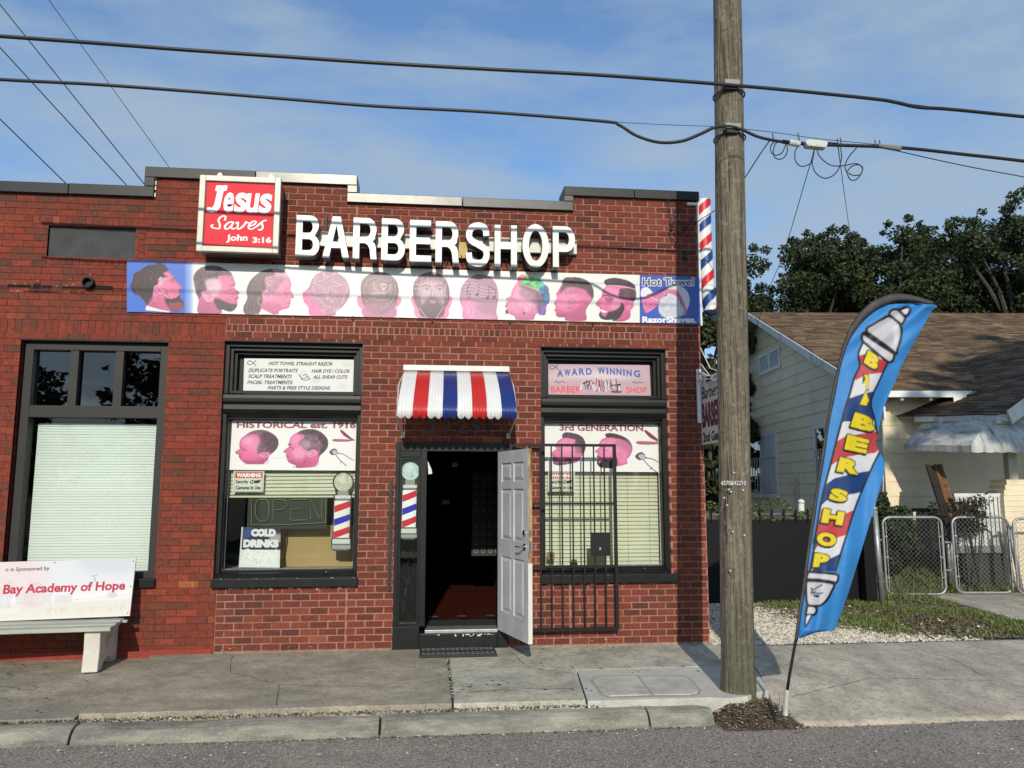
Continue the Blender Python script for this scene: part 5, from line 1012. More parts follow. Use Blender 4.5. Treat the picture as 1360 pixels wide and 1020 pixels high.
# stiles, rails (leaf local: x along leaf, y thickness; visible face at y=0 side, body behind)
xs2=[(0,.105),(.375,.435),(.695,.80)]; zr=[(0,.22),(.80,.98),(1.52,1.60),(1.80,HB)]
mb=MB(); 
for u,v in xs2: lb(mb,u,v,0,HB,0,-.044)
for z0,z1 in zr:
    lb(mb,.105,.375,z0,z1,0,-.044); lb(mb,.435,.695,z0,z1,0,-.044)
bevel(mb.build('door_slab',DW,leaf,local=True),.0015,1)
for (u,v) in ((.105,.375),(.435,.695)):
    for (z0,z1) in ((.22,.80),(.98,1.52),(1.60,1.80)):
        mb=MB(); lb(mb,u,v,z0,z1,-.014,-.03); 
        # raised field with sloped edges
        i_=.045; yv=-.001*s_; yb=-.014*s_; vs=[(u+.012,yb,z0+.012),(v-.012,yb,z0+.012),(v-.012,yb,z1-.012),(u+.012,yb,z1-.012),(u+i_,yv,z0+i_),(v-i_,yv,z0+i_),(v-i_,yv,z1-i_),(u+i_,yv,z1-i_)]
        mb.add(vs,[(0,1,5,4),(1,2,6,5),(2,3,7,6),(3,0,4,7),(4,5,6,7)]); mb.build('door_panel',DW,leaf,local=True)
mb=MB(); lb(mb,.8005,.806,.0,.78,-.0,-.044); mb.build('edge_strip',WHITE,leaf,local=True)
mb=MB(); lb(mb,.8005,.804,.781,HB,-.0,-.044); mb.build('worn_edge',mat('worn_wood_edge',(.42,.30,.17),.8,var=.4,vscale=12,stretch=(1,1,.3),dark=(.12,.06,.03),dscale=7,dlo=.5,dhi=.62),leaf,local=True)
CH=mat('satin_chrome',(.6,.6,.6),.25,metal=1)
hz=.94
mb=MB(); mb.tube([(.735,0,hz),(.735,.012*s_,hz)],.032,16); mb.tube([(.735,.01*s_,hz),(.735,.055*s_,hz),(.72,.062*s_,hz),(.63,.062*s_,hz-.004)],[.010,.010,.010,.008],8); mb.build('handle',CH,leaf,local=True)
mb=MB(); mb.tube([(.735,-.044*s_,hz),(.735,-.10*s_,hz)],.011,10); mb.tube([(.735,-.10*s_,hz),(.64,-.10*s_,hz)],.009,8); mb.build('outer_handle',CH,leaf,local=True)
mb=MB(); mb.tube([(.735,0,hz+.14),(.735,.02*s_,hz+.14)],.027,16); mb.box(.729,.741,.0,.03*s_ if s_>0 else 0,hz+.12,hz+.16) if s_>0 else None; mb.build('deadbolt',CH,leaf,local=True)
mb=MB(); mb.box(.8041,.8065,-.036 if s_>0 else .008,-.008 if s_>0 else .036,hz-.06,hz+.06); mb.box(.8041,.8065,-.036 if s_>0 else .008,-.008 if s_>0 else .036,hz+.10,hz+.17); mb.build('latch_plate',CH,leaf,local=True)
# paper tag and latch strip
mb=MB(); t0=P(568,612,-.02); mb.prism([P(568,612,-.02),P(573,623,-.03),P(574,629,-.03),P(569,630,-.02)],(0,.002,0)); tag(mb.build('paper_slip',WHITE),'white paper slip stuck on the door jamb','paper')
mb=MB(); xa=X(516,700,-.02); mb.box(xa-.0,xa+.035,-.03,-.004,Zc(514,785,-.02),Zc(517,640,-.02)); o=mb.build('latch_strip',mat('rusty_black_metal',(.03,.022,.02),.7,var=.5,vscale=20)); tag(o,'narrow dark metal keeper strip fixed on brick left of the door','metal strip')
# mat
mt=empty('door_mat',(.33,-.25,0),'black rubber door mat with scroll relief on the pavement in front of the step','mat')
p=[PZ(557,875,.0),PZ(662,874,.0)]; mxa,mxb=p[0][0],p[1][0]; my0,my1=-.42,-.03
mb=MB(); mb.box(mxa,mxb,my0,my1,-.012,.012); bevel(mb.build('mat_base',mat('black_rubber',(.012,.012,.013),.6),mt),.004)
mb=MB()
for i in range(15):
    for yy in (my0+.05,my0+.12,my1-.12,my1-.05):
        x=mxa+.04+i*(mxb-mxa-.08)/14; rr=.016; mb.tube([(x+rr*math.cos(t)*1.2,yy+rr*math.sin(t),.0135) for t in np.linspace(0,5,8)],.0045,5)
        if i<14: mb.tube([(x+.02,yy-.02,.0135),(x+.04,yy+.02,.0135)],.004,5)
tag(mb.build('scroll_relief',mat('dusty_rubber',(.10,.10,.105),.6,var=.5,vscale=30),mt),kind='stuff')
# house number under the awning
NUM=mat('dull_number',(.095,.07,.06),.6)
nr=empty('house_number',P(605,565,-.01),'dark house number 2929 1/2 on the brick under the awning','number')
for t,b_ in (('2',(568,556,580,575.5)),('9',(587.5,556.5,599,575.5)),('2',(606.5,556.5,620,575.5)),('9',(626,556.5,639,575.5)),('1/2',(645,557,654,572))):
    text_on(t,b_,-.012,[NUM,NUM],nr,.05 if len(t)==1 else 0,name='digit',depth=.01)
# ================================================================== AWNING
aw=empty('awning',(.3,-.3,2.5),'small curved metal awning in red white and blue stripes over the door','awning')
AWC={'w':mat('awning_white',(.68,.68,.67),.35,var=.05,vscale=10),'r':mat('awning_red',(.50,.022,.02),.3,var=.06),'b':mat('awning_blue',(.012,.03,.17),.28,var=.08)}
aprof=[(-.03,3.03),(-.16,2.965),(-.30,2.88),(-.42,2.79),(-.515,2.705),(-.575,2.62),(-.605,2.54),(-.612,2.468)]
tw0,tw1=X(537,492,-.03),X(675,494,-.03); bw0,bw1=X(527.5,549,-.612),X(686,552,-.612)
for s_i,ch in enumerate('wrwbwrwb'):
    mb=MB(); nx=26; vs=[];fs=[]; np_=len(aprof)
    for i in range(nx+1):
        t=(s_i+i/nx)/8
        for k,(y,z) in enumerate(aprof):
            f=k/(np_-1); xa=tw0+(tw1-tw0)*t; xb=bw0+(bw1-bw0)*t; x=xa+(xb-xa)*min(1,f*1.15)
            rip=.0045*math.sin(2*math.pi*5*i/nx)*(1 if k else 0); zz=z
            if k==np_-1: zz=z-.032*abs(math.sin(2*math.pi*i/nx))
            vs.append((x,y-rip,zz+rip*.6))
    for i in range(nx):
        for k in range(np_-1): a=i*np_+k; fs.append((a,a+np_,a+np_+1,a+1))
    mb.add(vs,fs); o=mb.build('slat',AWC[ch],aw,smooth=True); md=o.modifiers.new('t','SOLIDIFY'); md.thickness=.006
mb=MB(); mb.box(tw0-.012,tw1+.012,-.045,-.002,3.028,3.092); bevel(mb.build('header_strip',WHITE,aw),.005)
mb=MB(); 
for x0_,x1_ in ((tw0,bw0),(tw1,bw1)):
    mb.tube([(x0_,-.03,3.0),(x1_,-.3,2.84),(x1_,-.5,2.66),(x1_,-.59,2.47)],.008,6); mb.tube([(x1_,-.59,2.47),(x0_+(x1_-x0_)*.2,-.05,2.30)],.009,6); mb.box(x0_-.02,x0_+.02,-.05,-.002,2.27,2.33)
mb.build('support_arm',mat('bolt_grey_white',(.5,.5,.48),.5),aw)
# ================================================================== ILLUMINATED SIGN
sy=-.30; q=[P(265,232.5,sy),P(373.5,236.5,sy),P(369.5,338,sy),P(261.5,332,sy)]
sx0,sx1=(q[0][0]+q[3][0])/2,(q[1][0]+q[2][0])/2; sz0,sz1=(q[2][2]+q[3][2])/2,(q[0][2]+q[1][2])/2
sg=empty('lightbox_sign',((sx0+sx1)/2,-.16,sz0),'square red lightbox sign reading Jesus Saves John 3:16','sign')
mb=MB(); mb.box(sx0+.015,sx1-.015,-.26,-.012,sz0+.015,sz1-.015); bevel(mb.build('cabinet',mat('sign_cabinet_metal',(.20,.195,.175),.4,metal=.6,var=.2,vscale=6),sg),.01)
mb=MB(); frame_box(mb,(sx0,sx1,sz0,sz1),.062,-.31,-.255); bevel(mb.build('sign_frame',CREAM,sg),.006)
mb=MB(); frame_box(mb,(sx0+.064,sx1-.064,sz0+.064,sz1-.064),.006,-.292,-.27); mb.build('frame_groove',mat('groove_dark',(.08,.075,.06),.6),sg)
mb=MB(); mb.box(sx0+.062,sx1-.062,-.285,-.27,sz0+.062,sz1-.062); mb.build('sign_face',mat('red_acrylic',(.72,.045,.06),.6,var=.04,vscale=2,spec=.15),sg)
WL=mat('white_acrylic',(.74,.74,.72),.4); zz1=lambda u,v:(160+u/5.667,225+v/5.667)
mb=MB(); mb.add([P(*zz1(*q_),-.2875) for q_ in ((722,120),(806,120),(800,158),(776,164),(750,285),(725,318),(684,327),(646,312),(656,282),(690,288),(706,262),(728,164),(712,158))],[tuple(range(13))]); mb.build('lettering',WL,sg)
for t,b_,sh in (('e',(765,172,865,326),.14),('s',(850,174,962,326),.14),('u',(935,180,1050,330),.14),('s',(1035,182,1150,332),.14)):
    a_,b2_=zz1(b_[0],b_[1]),zz1(b_[2],b_[3]); text_on(t,(a_[0],a_[1],b2_[0],b2_[1]),-.2879-.0004*(b_[0]%7),WL,sg,.03,shear=sh)
def strokes(pts,wd,y,m,parent,ox,oy,s,closed=False,name='lettering'):
    q=smooth(pts,5,closed); q=np.array([(ox+a/s,oy+b/s) for a,b in q]); v=[];f=[]
    for i,(a,b) in enumerate(q):
        d=q[min(i+1,len(q)-1)]-q[max(i-1,0)]; d/=np.linalg.norm(d)+1e-9; w_=wd/s/2*(1.15 if abs(d[1])>.6 else .75); nn=np.array([-d[1],d[0]])*w_
        v+=[P(a+nn[0],b+nn[1],y-.00004*i),P(a-nn[0],b-nn[1],y-.00004*i)]
    f=[(2*i,2*i+1,2*i+3,2*i+2) for i in range(len(q)-1)]; mb=MB(); mb.add(v,f); return mb.build(name,m,parent)
for pts in ([(785,385),(790,355),(765,352),(738,380),(748,415),(742,445),(700,440),(684,425),(700,415)],[(845,395),(815,400),(785,430),(800,450),(835,425),(852,395),(835,430),(845,448),(870,440)],[(868,408),(885,398),(882,440),(895,448),(930,420),(945,395),(950,402),(970,402)],[(965,430),(1005,415),(1020,395),(1000,390),(970,415),(965,440),(985,450),(1025,430)],[(1025,430),(1060,400),(1085,385),(1062,400),(1072,430),(1058,455),(1035,452)],[(1085,388),(1100,380)]):
    strokes(pts,13,-.2875,WL,sg,160,225,5.667)
a_,b2_=zz1(793,490),zz1(960,552); text_on('John',(a_[0],a_[1],b2_[0],b2_[1]),-.2875,WL,sg,.035,shear=.1)
a_,b2_=zz1(994,508),zz1(1136,554); text_on('3:16',(a_[0],a_[1],b2_[0],b2_[1]),-.2875,WL,sg,.04)
mb=MB()
for t in (.22,.86): x=sx0+(sx1-sx0)*t; mb.prism([(x-.045,-.24,sz1-.01),(x+.045,-.24,sz1-.01),(x+.01,-.24,sz1+.055),(x-.01,-.24,sz1+.055)],(0,.012,0))
mb.build('hanging_lug',mat('bright_lug',(.6,.6,.58),.3,metal=.8),sg)
# ================================================================== CHANNEL LETTERS
cl=empty('channel_letter_sign',(.07,-.2,4.3),'white three-dimensional channel letters spelling BARBER SHOP above the portrait banner','sign')
SIDE=mat('letter_return_shaded',(.10,.10,.105),.4,var=.2); FACE=mat('letter_face_white',(.69,.70,.65),.35,var=.03,vscale=2)  # returns coloured dark grey for the shadow on their sides
fa_=lambda u,v:(380+u/6.8,280+v/6.8); fb_=lambda u,v:(560+u/6.18,280+v/6.18)
LY=-.215
def arc(cx,cy,rx,ry,a0,a1,n=9): return [(cx+rx*math.cos(math.radians(a0+(a1-a0)*i/(n-1))),cy+ry*math.sin(math.radians(a0+(a1-a0)*i/(n-1)))) for i in range(n)]
w_=.265; h_=.15     # stem width, bar height in unit box (y up)
def G(ch):
    if ch=='B': return [[(0,0),(.6,0)]+arc(.6,.27,.40,.27,-90,62,9)+[(.80,.53)]+arc(.58,.755,.37,.245,-25,90,8)+[(0,1)],[(w_,h_),(.56,h_)]+arc(.56,.285,.17,.135,-90,90,7)+[(w_,.42)],[(w_,.575),(.54,.575)]+arc(.54,.715,.155,.14,-90,90,7)+[(w_,.855)]]
    if ch=='P': return [[(0,0),(w_,0),(w_,.37),(.58,.37)]+arc(.58,.685,.42,.315,-90,90,13)+[(0,1)],[(w_,.52),(.55,.52)]+arc(.55,.685,.18,.165,-90,90,9)+[(w_,.85)]]
    if ch=='R': return [[(0,0),(w_,0),(w_,.39),(.5,.39),(.62,.34),(.69,.25),(.72,.10),(.74,0),(1.0,0),(.97,.10),(.95,.28),(.90,.38),(.80,.44),(.90,.50)]+arc(.58,.715,.38,.285,-30,90,10)+[(0,1)],[(w_,.54),(.55,.54)]+arc(.55,.70,.165,.155,-90,90,9)+[(w_,.855)]]
    if ch=='A': return [[(0,0),(.25,0),(.32,.24),(.68,.24),(.75,0),(1,0),(.65,1),(.35,1)],[(.37,.39),(.63,.39),(.5,.80)]]
    if ch=='E': return [[(0,0),(1,0),(1,h_+.01),(.29,h_+.01),(.29,.43),(.93,.43),(.93,.585),(.29,.585),(.29,.84),(.97,.84),(.97,1),(0,1)]]
    if ch=='H': return [[(0,0),(w_,0),(w_,.42),(1-w_,.42),(1-w_,0),(1,0),(1,1),(1-w_,1),(1-w_,.59),(w_,.59),(w_,1),(0,1)]]
    if ch=='O': return [arc(.5,.5,.5,.5,0,352,40),arc(.5,.5,.255,.345,0,352,34)]
    if ch=='S':
        cen=[(.855,.70),(.80,.86),(.52,.925),(.22,.86),(.135,.70),(.24,.585),(.52,.50),(.80,.40),(.87,.26),(.76,.12),(.50,.075),(.20,.13),(.125,.31)]
        q=smooth(cen,5,False); L_=[];R_=[]
        for i in range(len(q)):
            d=q[min(i+1,len(q)-1)]-q[max(i-1,0)]; ax=np.array([d[0],d[1]*1.9]); ax/=np.linalg.norm(ax); nn=np.array([-ax[1],ax[0]]); wd=.125+.012*abs(ax[0])*0
            L_.append(tuple(q[i]+np.array([nn[0]*wd,nn[1]*wd*.62]))); R_.append(tuple(q[i]-np.array([nn[0]*wd,nn[1]*wd*.62])))
        return [L_+R_[::-1]]
def chan(ch,box):
    (x0,y0),(x1,y1)=box; cu=bpy.data.curves.new('letter','CURVE'); cu.dimensions='2D'; cu.fill_mode='BOTH'
    a=P(x0,y1,LY); b=P(x1,y0,LY); 
    for lp in G(ch):
        sp=cu.splines.new('POLY'); sp.points.add(len(lp)-1); sp.use_cyclic_u=True
        for i,(u,v) in enumerate(lp): sp.points[i].co=(a[0]+(b[0]-a[0])*u,a[2]+(b[2]-a[2])*v,0,1)
    cu.extrude=.075; o=bpy.data.objects.new('letter',cu); COL.objects.link(o); dg=bpy.context.evaluated_depsgraph_get(); dg.update()
    me=bpy.data.meshes.new_from_object(o.evaluated_get(dg)); bpy.data.objects.remove(o)
    # rotate so that the letter plane is vertical
    me.transform(Matrix(((1,0,0,0),(0,0,-1,LY+.075),(0,1,0,0),(0,0,0,1)))); me.materials.clear(); me.materials.append(FACE); me.materials.append(SIDE)
    for p in me.polygons: p.material_index=0 if (abs(p.normal.y)>.9 and p.center.y<LY+.02) else 1
    ob=link('letter',me,cl); return ob
for ch,bx in (('B',(fa_(82,45),fa_(310,408))),('A',(fa_(325,55),fa_(578,422))),('R',(fa_(600,68),fa_(828,435))),('B',(fa_(857,75),fa_(1078,447))),('E',(fa_(1113,88),fa_(1315,460))),
  ('R',(fb_(112,90),fb_(310,428))),('S',(fb_(360,98),fb_(560,455))),('H',(fb_(598,120),fb_(782,455))),('O',(fb_(828,112),fb_(1043,462))),('P',(fb_(1078,130),fb_(1258,460)))): chan(ch,bx)
RW=mat('raceway_cream',(.66,.65,.58),.45,var=.06)
for (u0,u1) in ((412,608),(622,766)):
    a_=P(u0,330,-.05); b_=P(u1,330,-.05); mb=MB(); mb.box(a_[0],b_[0],-.062,-.012,4.43,4.60); bevel(mb.build('raceway',RW,cl),.006)
mb=MB(); mb.box(X(609,330,-.08),X(621,330,-.08),-.08,-.01,Zc(600,342,-.08),Zc(600,321,-.08)); mb.build('junction_box',mat('ochre_box',(.50,.36,.12),.6,var=.2,vscale=8),cl)
mb=MB()
for u in (430,469,520,560,640,690,725): 
    x=X(u,345,-.1); mb.box(x-.012,x+.012,-.03,-.003,4.34,4.80)
for u in (551,575,583,598,612,624,656,672,680,692): x=X(u,348,-.12); mb.tube([(x,-.06,4.43),(x+.01,-.09,4.31),(x+.05,-.08,4.265),(x+.09,-.07,4.31),(x+.1,-.05,4.40)],.006,5)
mb.box(X(545,345,-.1),X(695,345,-.1),-.05,-.02,4.335,4.37)
tag(mb.build('mounting_bracket',BLACKM,cl),kind='stuff')
# ================================================================== SECURITY GATE
GY=-.105; gt=empty('security_gate',(.93,GY,.15),'black barred security gate folded back flat against the right shop window','gate')
gx0,gx1,gz0,gz1=.925,X(819.5,700,GY),Zc(760,838,GY),Zc(760,589.5,GY)
def bar(a,b,c_,d,w_=.014,nm='bar'): mb=MB(); mb.box(a,b,GY-w_,GY+w_,c_,d); return mb.build(nm,BLACKM,gt)
bar(gx1-.034,gx1,gz0,gz1,.02,'frame_post'); bar(gx0-.03,gx0+.004,gz0,gz1,.02,'frame_post'); bar(gx0+.005,gx1-.035,gz1-.03,gz1,.016,'top_rail'); bar(gx0+.005,gx1-.035,gz0,gz0+.034,.016,'bottom_rail')
z_=Zc(760,669,GY); bar(gx0+.005,gx1-.035,z_-.012,z_+.012,.012,'middle_rail'); z_=Zc(760,752.5,GY); bar(gx0+.005,gx1-.035,z_-.013,z_+.013,.012,'middle_rail')
for u in (70,143,215,286,358,432,502,573): x=X(690+u/5.037,700,GY); bar(x-.0075,x+.0075,gz0+.035,gz1-.031,.0075)
mb=MB(); a_=P(784.5,708,GY-.02); b_=P(809,737,GY-.02); mb.box(a_[0],b_[0],GY-.05,GY-.016,b_[2],a_[2]); frame_box(mb,(a_[0]-.008,b_[0]+.008,b_[2]-.008,a_[2]+.008),.012,GY-.055,GY-.045); mb.build('lock_box',BLACKM,gt)
mb=MB(); a_=P(797,728.5,GY-.052); mb.box(a_[0]-.008,a_[0]+.008,GY-.06,GY-.0505,a_[2]-.015,a_[2]+.012); mb.build('keyhole_plate',STEEL,gt)
mb=MB(); a_=P(762,750,GY-.02); mb.box(a_[0]-.04,a_[0]+.04,GY-.03,GY-.015,a_[2]-.03,a_[2]+.035); mb.tube([(a_[0]-.03,GY-.04,a_[2]+.05),(a_[0]+.03,GY-.04,a_[2]+.05)],.008,6); mb.build('gate_latch',BLACKM,gt)
mb=MB(); hx=X(699,748,-.3); mb.tube([(X(695,747,-.5),-.6,Zc(695,748,-.6)),(X(701,755,-.3),-.3,Zc(701,756,-.3)),(gx0+.05,GY-.02,Zc(712,753,GY))],.006,6); mb.build('door_chain',BLACKM,gt)
# small ochre block on the window ledge
a_=P(731.5,737,.16); mb=MB(); mb.box(a_[0]-.045,a_[0]+.04,.14,.16,a_[2]-.05,a_[2]+.03); tag(mb.build('wooden_block',mat('ochre_block',(.20,.13,.05),.7,var=.4,vscale=20)),'small brown object behind the glass in the lower left of the right shop window','block')
# ================================================================== UTILITY POLE
py_=-1.87; pb=P(980.5,915,py_); pt=P(966,0,py_)
WOOD=speckle(speckle(mat('weathered_pole_wood',(.185,.16,.118),.95,var=.5,vscale=2.6,stretch=(16,16,.7),bump=2.5,bscale=4.0,dark=(.075,.06,.042),dscale=1.9,dlo=.48,dhi=.64),28,.52,.68,(.09,.075,.052),.6),16,.56,.70,(.30,.275,.22),.5)
_t=WOOD.node_tree; _b=_t.nodes['Principled BSDF']; _o=_b.inputs['Base Color'].links[0].from_socket; _g=_t.nodes.new('ShaderNodeNewGeometry'); _sx=_t.nodes.new('ShaderNodeSeparateXYZ'); _t.links.new(_g.outputs['Position'],_sx.inputs[0])
_mr=_t.nodes.new('ShaderNodeMapRange'); _mr.inputs[1].default_value=.9; _mr.inputs[2].default_value=.1; _mr.inputs[4].default_value=.55; _t.links.new(_sx.outputs[2],_mr.inputs[0]); _mx=_t.nodes.new('ShaderNodeMix'); _mx.data_type='RGBA'; _t.links.new(_mr.outputs[0],_mx.inputs[0]); _t.links.new(_o,_mx.inputs[6]); _mx.inputs[7].default_value=(.085,.095,.055,1); _t.links.new(_mx.outputs[2],_b.inputs['Base Color'])
_b.inputs['Specular IOR Level'].default_value=.2
pr=empty('utility_pole',(pb[0],py_,-.05),'tall weathered wooden utility pole standing at the kerb by the building corner','utility pole')
vs=[];fs=[]; n=64; H_=[-.25,-.08,.0,.12,.3]+[.3+k*.18 for k in range(1,52)]
for z_ in H_:
    t=(z_-pb[2])/(pt[2]-pb[2]); cx=pb[0]+(pt[0]-pb[0])*t; r=.146-(.146-.133)*min(t,1.6)+(.010*max(0,(.25-z_))/.3)
    for k in range(n):
        a=2*math.pi*k/n; d=.0045*mnoise.noise(Vector((math.cos(a)*6,math.sin(a)*6,z_*.5)))+.006*mnoise.noise(Vector((math.cos(a)*2.0,math.sin(a)*2.0,z_*.35)))
        cr_=-.010*math.exp(-((a-4.60-.06*math.sin(z_*.8))/.045)**2)-.007*math.exp(-((a-5.15+.05*math.sin(z_*.6))/.05)**2)*(1 if z_<2.6 else .2)-.005*math.exp(-((a-4.1)/.05)**2)
        rr=r+d+cr_; vs.append((cx+rr*math.cos(a),py_+rr*math.sin(a),z_))
m=len(H_)
for i in range(m-1):
    for k in range(n): fs.append((i*n+k,i*n+(k+1)%n,(i+1)*n+(k+1)%n,(i+1)*n+k))
fs.append(tuple((m-1)*n+k for k in range(n))); mb=MB(); mb.add(vs,fs); mb.build('pole',WOOD,pr,smooth=True)
front=py_-.150
mb=MB(); 
for i,ch in enumerate('457060422'): pass
text_on('4570&42210',(957.5,638.5,991,644.5),front-.004,mat('tag_white',(.55,.56,.56),.5),pr,.01,name='number_tag',depth=.002)
mb=MB()
for (u,v) in ((968,650),(971,653),(962,661),(987,651),(966,671),(973,706),(989,711),(975,628),(970,758),(984,640)): a_=P(u,v,front); mb.box(a_[0]-.006,a_[0]+.006,front-.004,front+.02,a_[2]-.006,a_[2]+.006)
tag(mb.build('staple',mat('pale_staple',(.6,.6,.58),.5),pr),kind='stuff')
for (v0,v1) in ((110,119),(168,178)):
    a_=P(966+(v0-110)*.02,v0,front); b_=P(966,v1,front); 
    mb=MB(); mb.box(a_[0]-.035,a_[0]+.11,front-.035,front+.03,a_[2]-.03,a_[2]+.02); mb.build('cable_clamp',mat('dull_clamp',(.24,.24,.22),.5,metal=.4),pr)
    mb=MB(); cz=a_[2]-.055; ccx=pb[0]+(pt[0]-pb[0])*((cz-pb[2])/(pt[2]-pb[2])); mb.tube([(ccx+.149*math.cos(t),py_+.149*math.sin(t),cz) for t in np.linspace(0,6.283,33)[:-1]],.007,6,closed=True); mb.box(a_[0]-.02,a_[0]+.09,front-.02,front+.02,cz-.012,cz+.03); mb.build('pole_band',mat('dark_band',(.03,.03,.03),.6,metal=.5),pr)
# ================================================================== CABLES
CY=front-.03
def cable(pts,r,label,y=CY,m=CABLE,n=6,name='overhead_cable',group=None,ext=True,ys=None):
    p=[P(a,b,(ys[i] if ys is not None else y)) for i,(a,b) in enumerate(pts)]
    q=smooth(p,6,False) if len(p)>2 else np.array(p); mb=MB(); mb.tube(list(q),r,n); o=mb.build(name,m,smooth=True); return tag(o,label,'cable',group)
up=[(-120,39),(0,48),(125,57),(250,66.5),(375,75),(500,83.5),(650,92),(800,100),(965,112.5),(1060,121),(1162,131.5),(1190,136),(1220,142.5),(1260,145),(1360,155),(1500,169)]
o=cable(up,.019,'upper thick black overhead cable running across the sky past the pole')
lo=[(-120,96),(0,105.5),(125,112),(250,121),(375,131),(500,141),(650,149),(800,161),(822,166),(845,180),(875,189),(905,187.5),(930,178),(950,169),(970,168),(985,172),(1005,181),(1025,186),(1045,189)]
cable(lo,.016,'lower thick black overhead cable with a dip left of the pole')
cable([(1045,189.5),(1085,192),(1120,193),(1200,196.5),(1280,205),(1360,214),(1500,232)],.018,'thick black cable carrying splice boxes right of the pole')
G_='thin overhead wires'
cable([(800,161),(870,165),(948,168)],.003,'thin messenger wire above the dip in the lower cable',group=G_)
cable([(985,171),(1030,176),(1085,184),(1150,190.5),(1200,196)],.0035,'thin messenger wire just above the white splice boxes',group=G_)
cable([(1162,131),(1200,137),(1262,145)],.0035,'thin wire leaving the bend of the upper cable at right',group=G_)
cable([(1175,196),(1220,207),(1290,222),(1360,235),(1480,258)],.0055,'thin wire sagging away under the thick cable at the right edge',group=G_)
def skyw(p0,p1,label,r=.008,y0=1.2,y1=2.5):
    p0=np.array(p0,float);p1=np.array(p1,float); e0=p0-(p1-p0)*.4; a=P(*e0,y0); b=P(*p1,y1); mb=MB(); mid=(a+b)/2; mb.tube([a,mid-np.array([0,0,.0]),b],r,5); tag(mb.build('overhead_wire',CABLE),label,'cable',G_)
skyw((0,6),(192,245),'thin diagonal wire reaching the parapet nearest its left step'); skyw((0,63),(168,246),'thin diagonal wire, second from the parapet step at left'); skyw((0,158),(88,244),'thin diagonal wire meeting the parapet farthest left'); skyw((65,0),(226,224),'faintest diagonal wire crossing the sky left of the lightbox sign',.005,y0=1.6,y1=4)
dw=lambda pts,l,y1,r=.0055,y0=CY: cable(pts,r,l,name='service_drop',group=G_,ys=list(np.linspace(y0,y1,len(pts))))
dw([(1022,187),(1010,204),(985,242),(960,272),(925,296),(912,316)],'service wire dropping behind the pole to the brick corner',-.06)
dw([(1082,197),(1077,215),(1068,245),(1052,300),(1038,345),(1015,400),(990,492)],'service wire dropping to the yellow house gable',6.5)
dw([(1113,194),(1118,232),(1126,290),(1131,322)],'service wire dropping straight down toward the oaks',8)
# splice boxes
sb=empty('splice_box',P(1078,190,CY),'white cable splice boxes hung on the thick cable right of the pole','splice box')
BX=mat('weathered_white_plastic',(.55,.55,.50),.5,var=.2,vscale=20)
def cyl(mb,p0,p1,y,r,n=10): mb.tube([P(*p0,y),P(*p1,y)],r,n)
mb=MB(); cyl(mb,(1048,189),(1062,191.5),CY,.030); bevel(mb.build('small_splice_case',BX,sb),.006)
mb=MB(); mb.prism([P(a,b,CY-.05) for a,b in ((1070,187),(1075,184.5),(1098,187),(1100,190),(1098,196),(1073,193.5))],(0,.08,0)); bevel(mb.build('long_splice_case',BX,sb),.008)
mb=MB(); cyl(mb,(1039,188),(1047,189.3),CY,.020,8); cyl(mb,(1063,190),(1070,190.5),CY,.016,8); cyl(mb,(1100,191),(1111,192),CY,.018,8)
for (u,v) in ((1026,183),(1060,183),(1112,190),(1116,189),(1162,192),(1168,192)): mb.tube([P(u,v-6,CY),P(u+1.5,v+4,CY)],.006,5)
mb.build('end_cap',BLACKM,sb)
mb=MB(); mb.tube([P(1166,193.5,CY),P(1195,197.5,CY)],[.02,.03],8); mb.build('tapered_sleeve',mat('sleeve_grey',(.2,.19,.18),.6),sb)
z7=lambda u,v:(1000+u/6.8,140+v/6.8)
for i,(pts,l) in enumerate((([(200,320),(160,370),(170,430),(210,450),(260,430),(290,370),(300,340),(312,400),(290,460),(240,487),(195,465),(185,400),(205,345),(240,325)],'left double loop of thin wire under the small splice box'),([(410,365),(380,420),(385,500),(430,548),(490,540),(535,505),(555,400)],'single hanging loop of wire between the two splice boxes'),([(555,390),(535,500),(560,600),(640,657),(720,635),(775,570),(800,470),(790,370)],'large hanging loop of wire right of the long splice box'),([(580,390),(590,440),(640,500),(720,545),(830,542),(930,525),(985,560),(975,620),(910,632),(860,610)],'long drooping wire ending in the coil'),([(935,385),(870,460),(832,540),(845,600),(880,670),(930,670),(975,620),(990,560),(940,535),(880,560),(852,600)],'small coil of wire hanging at the right of the splice boxes'))):
    cable([z7(*p) for p in pts],.0055,l,y=CY-.01*i,name='wire_loop',group='wire loops under the splice boxes')
# wires at the brick corner
mb=MB(); zc3=lambda u,v:(650+u/3.886,220+v/3.886)
for pts in ([(925,130),(925,200),(935,300),(930,350),(960,400),(1000,450),(1010,470)],[(960,130),(985,200),(960,260),(935,310),(960,340),(1010,320),(1050,270)],[(935,300),(950,240),(975,225),(965,270),(940,320)],[(930,320),(960,290),(1000,300),(1050,280),(1000,340),(950,345)],[(935,330),(985,300),(1020,330),(980,355),(940,340)]):
    mb.tube([P(a,b,-.03-RNG.random()*.03) for a,b in [tuple(x) for x in smooth([zc3(*p) for p in pts],4,False)]],.005,5)
mb.tube([P(913,334,-.03),P(910,344,-.05)],.025,8)
tag(mb.build('wire_bundle',CABLE),'tangled black wires stapled to the brick near the parapet corner','wires')
# wires over the street behind the viewer; their thin shadows cross the letters and the banner
for zz_,wl_ in ((6.33,'black cable over the street behind the viewer, casting a thin shadow'),): mb=MB(); mb.tube([(-30,-5.0,zz_+.1),(-8,-5,zz_),(8,-5.0,zz_-.05),(30,-5,zz_+.1)],.008,6); tag(mb.build('street_cable',CABLE),wl_,'cable',None)
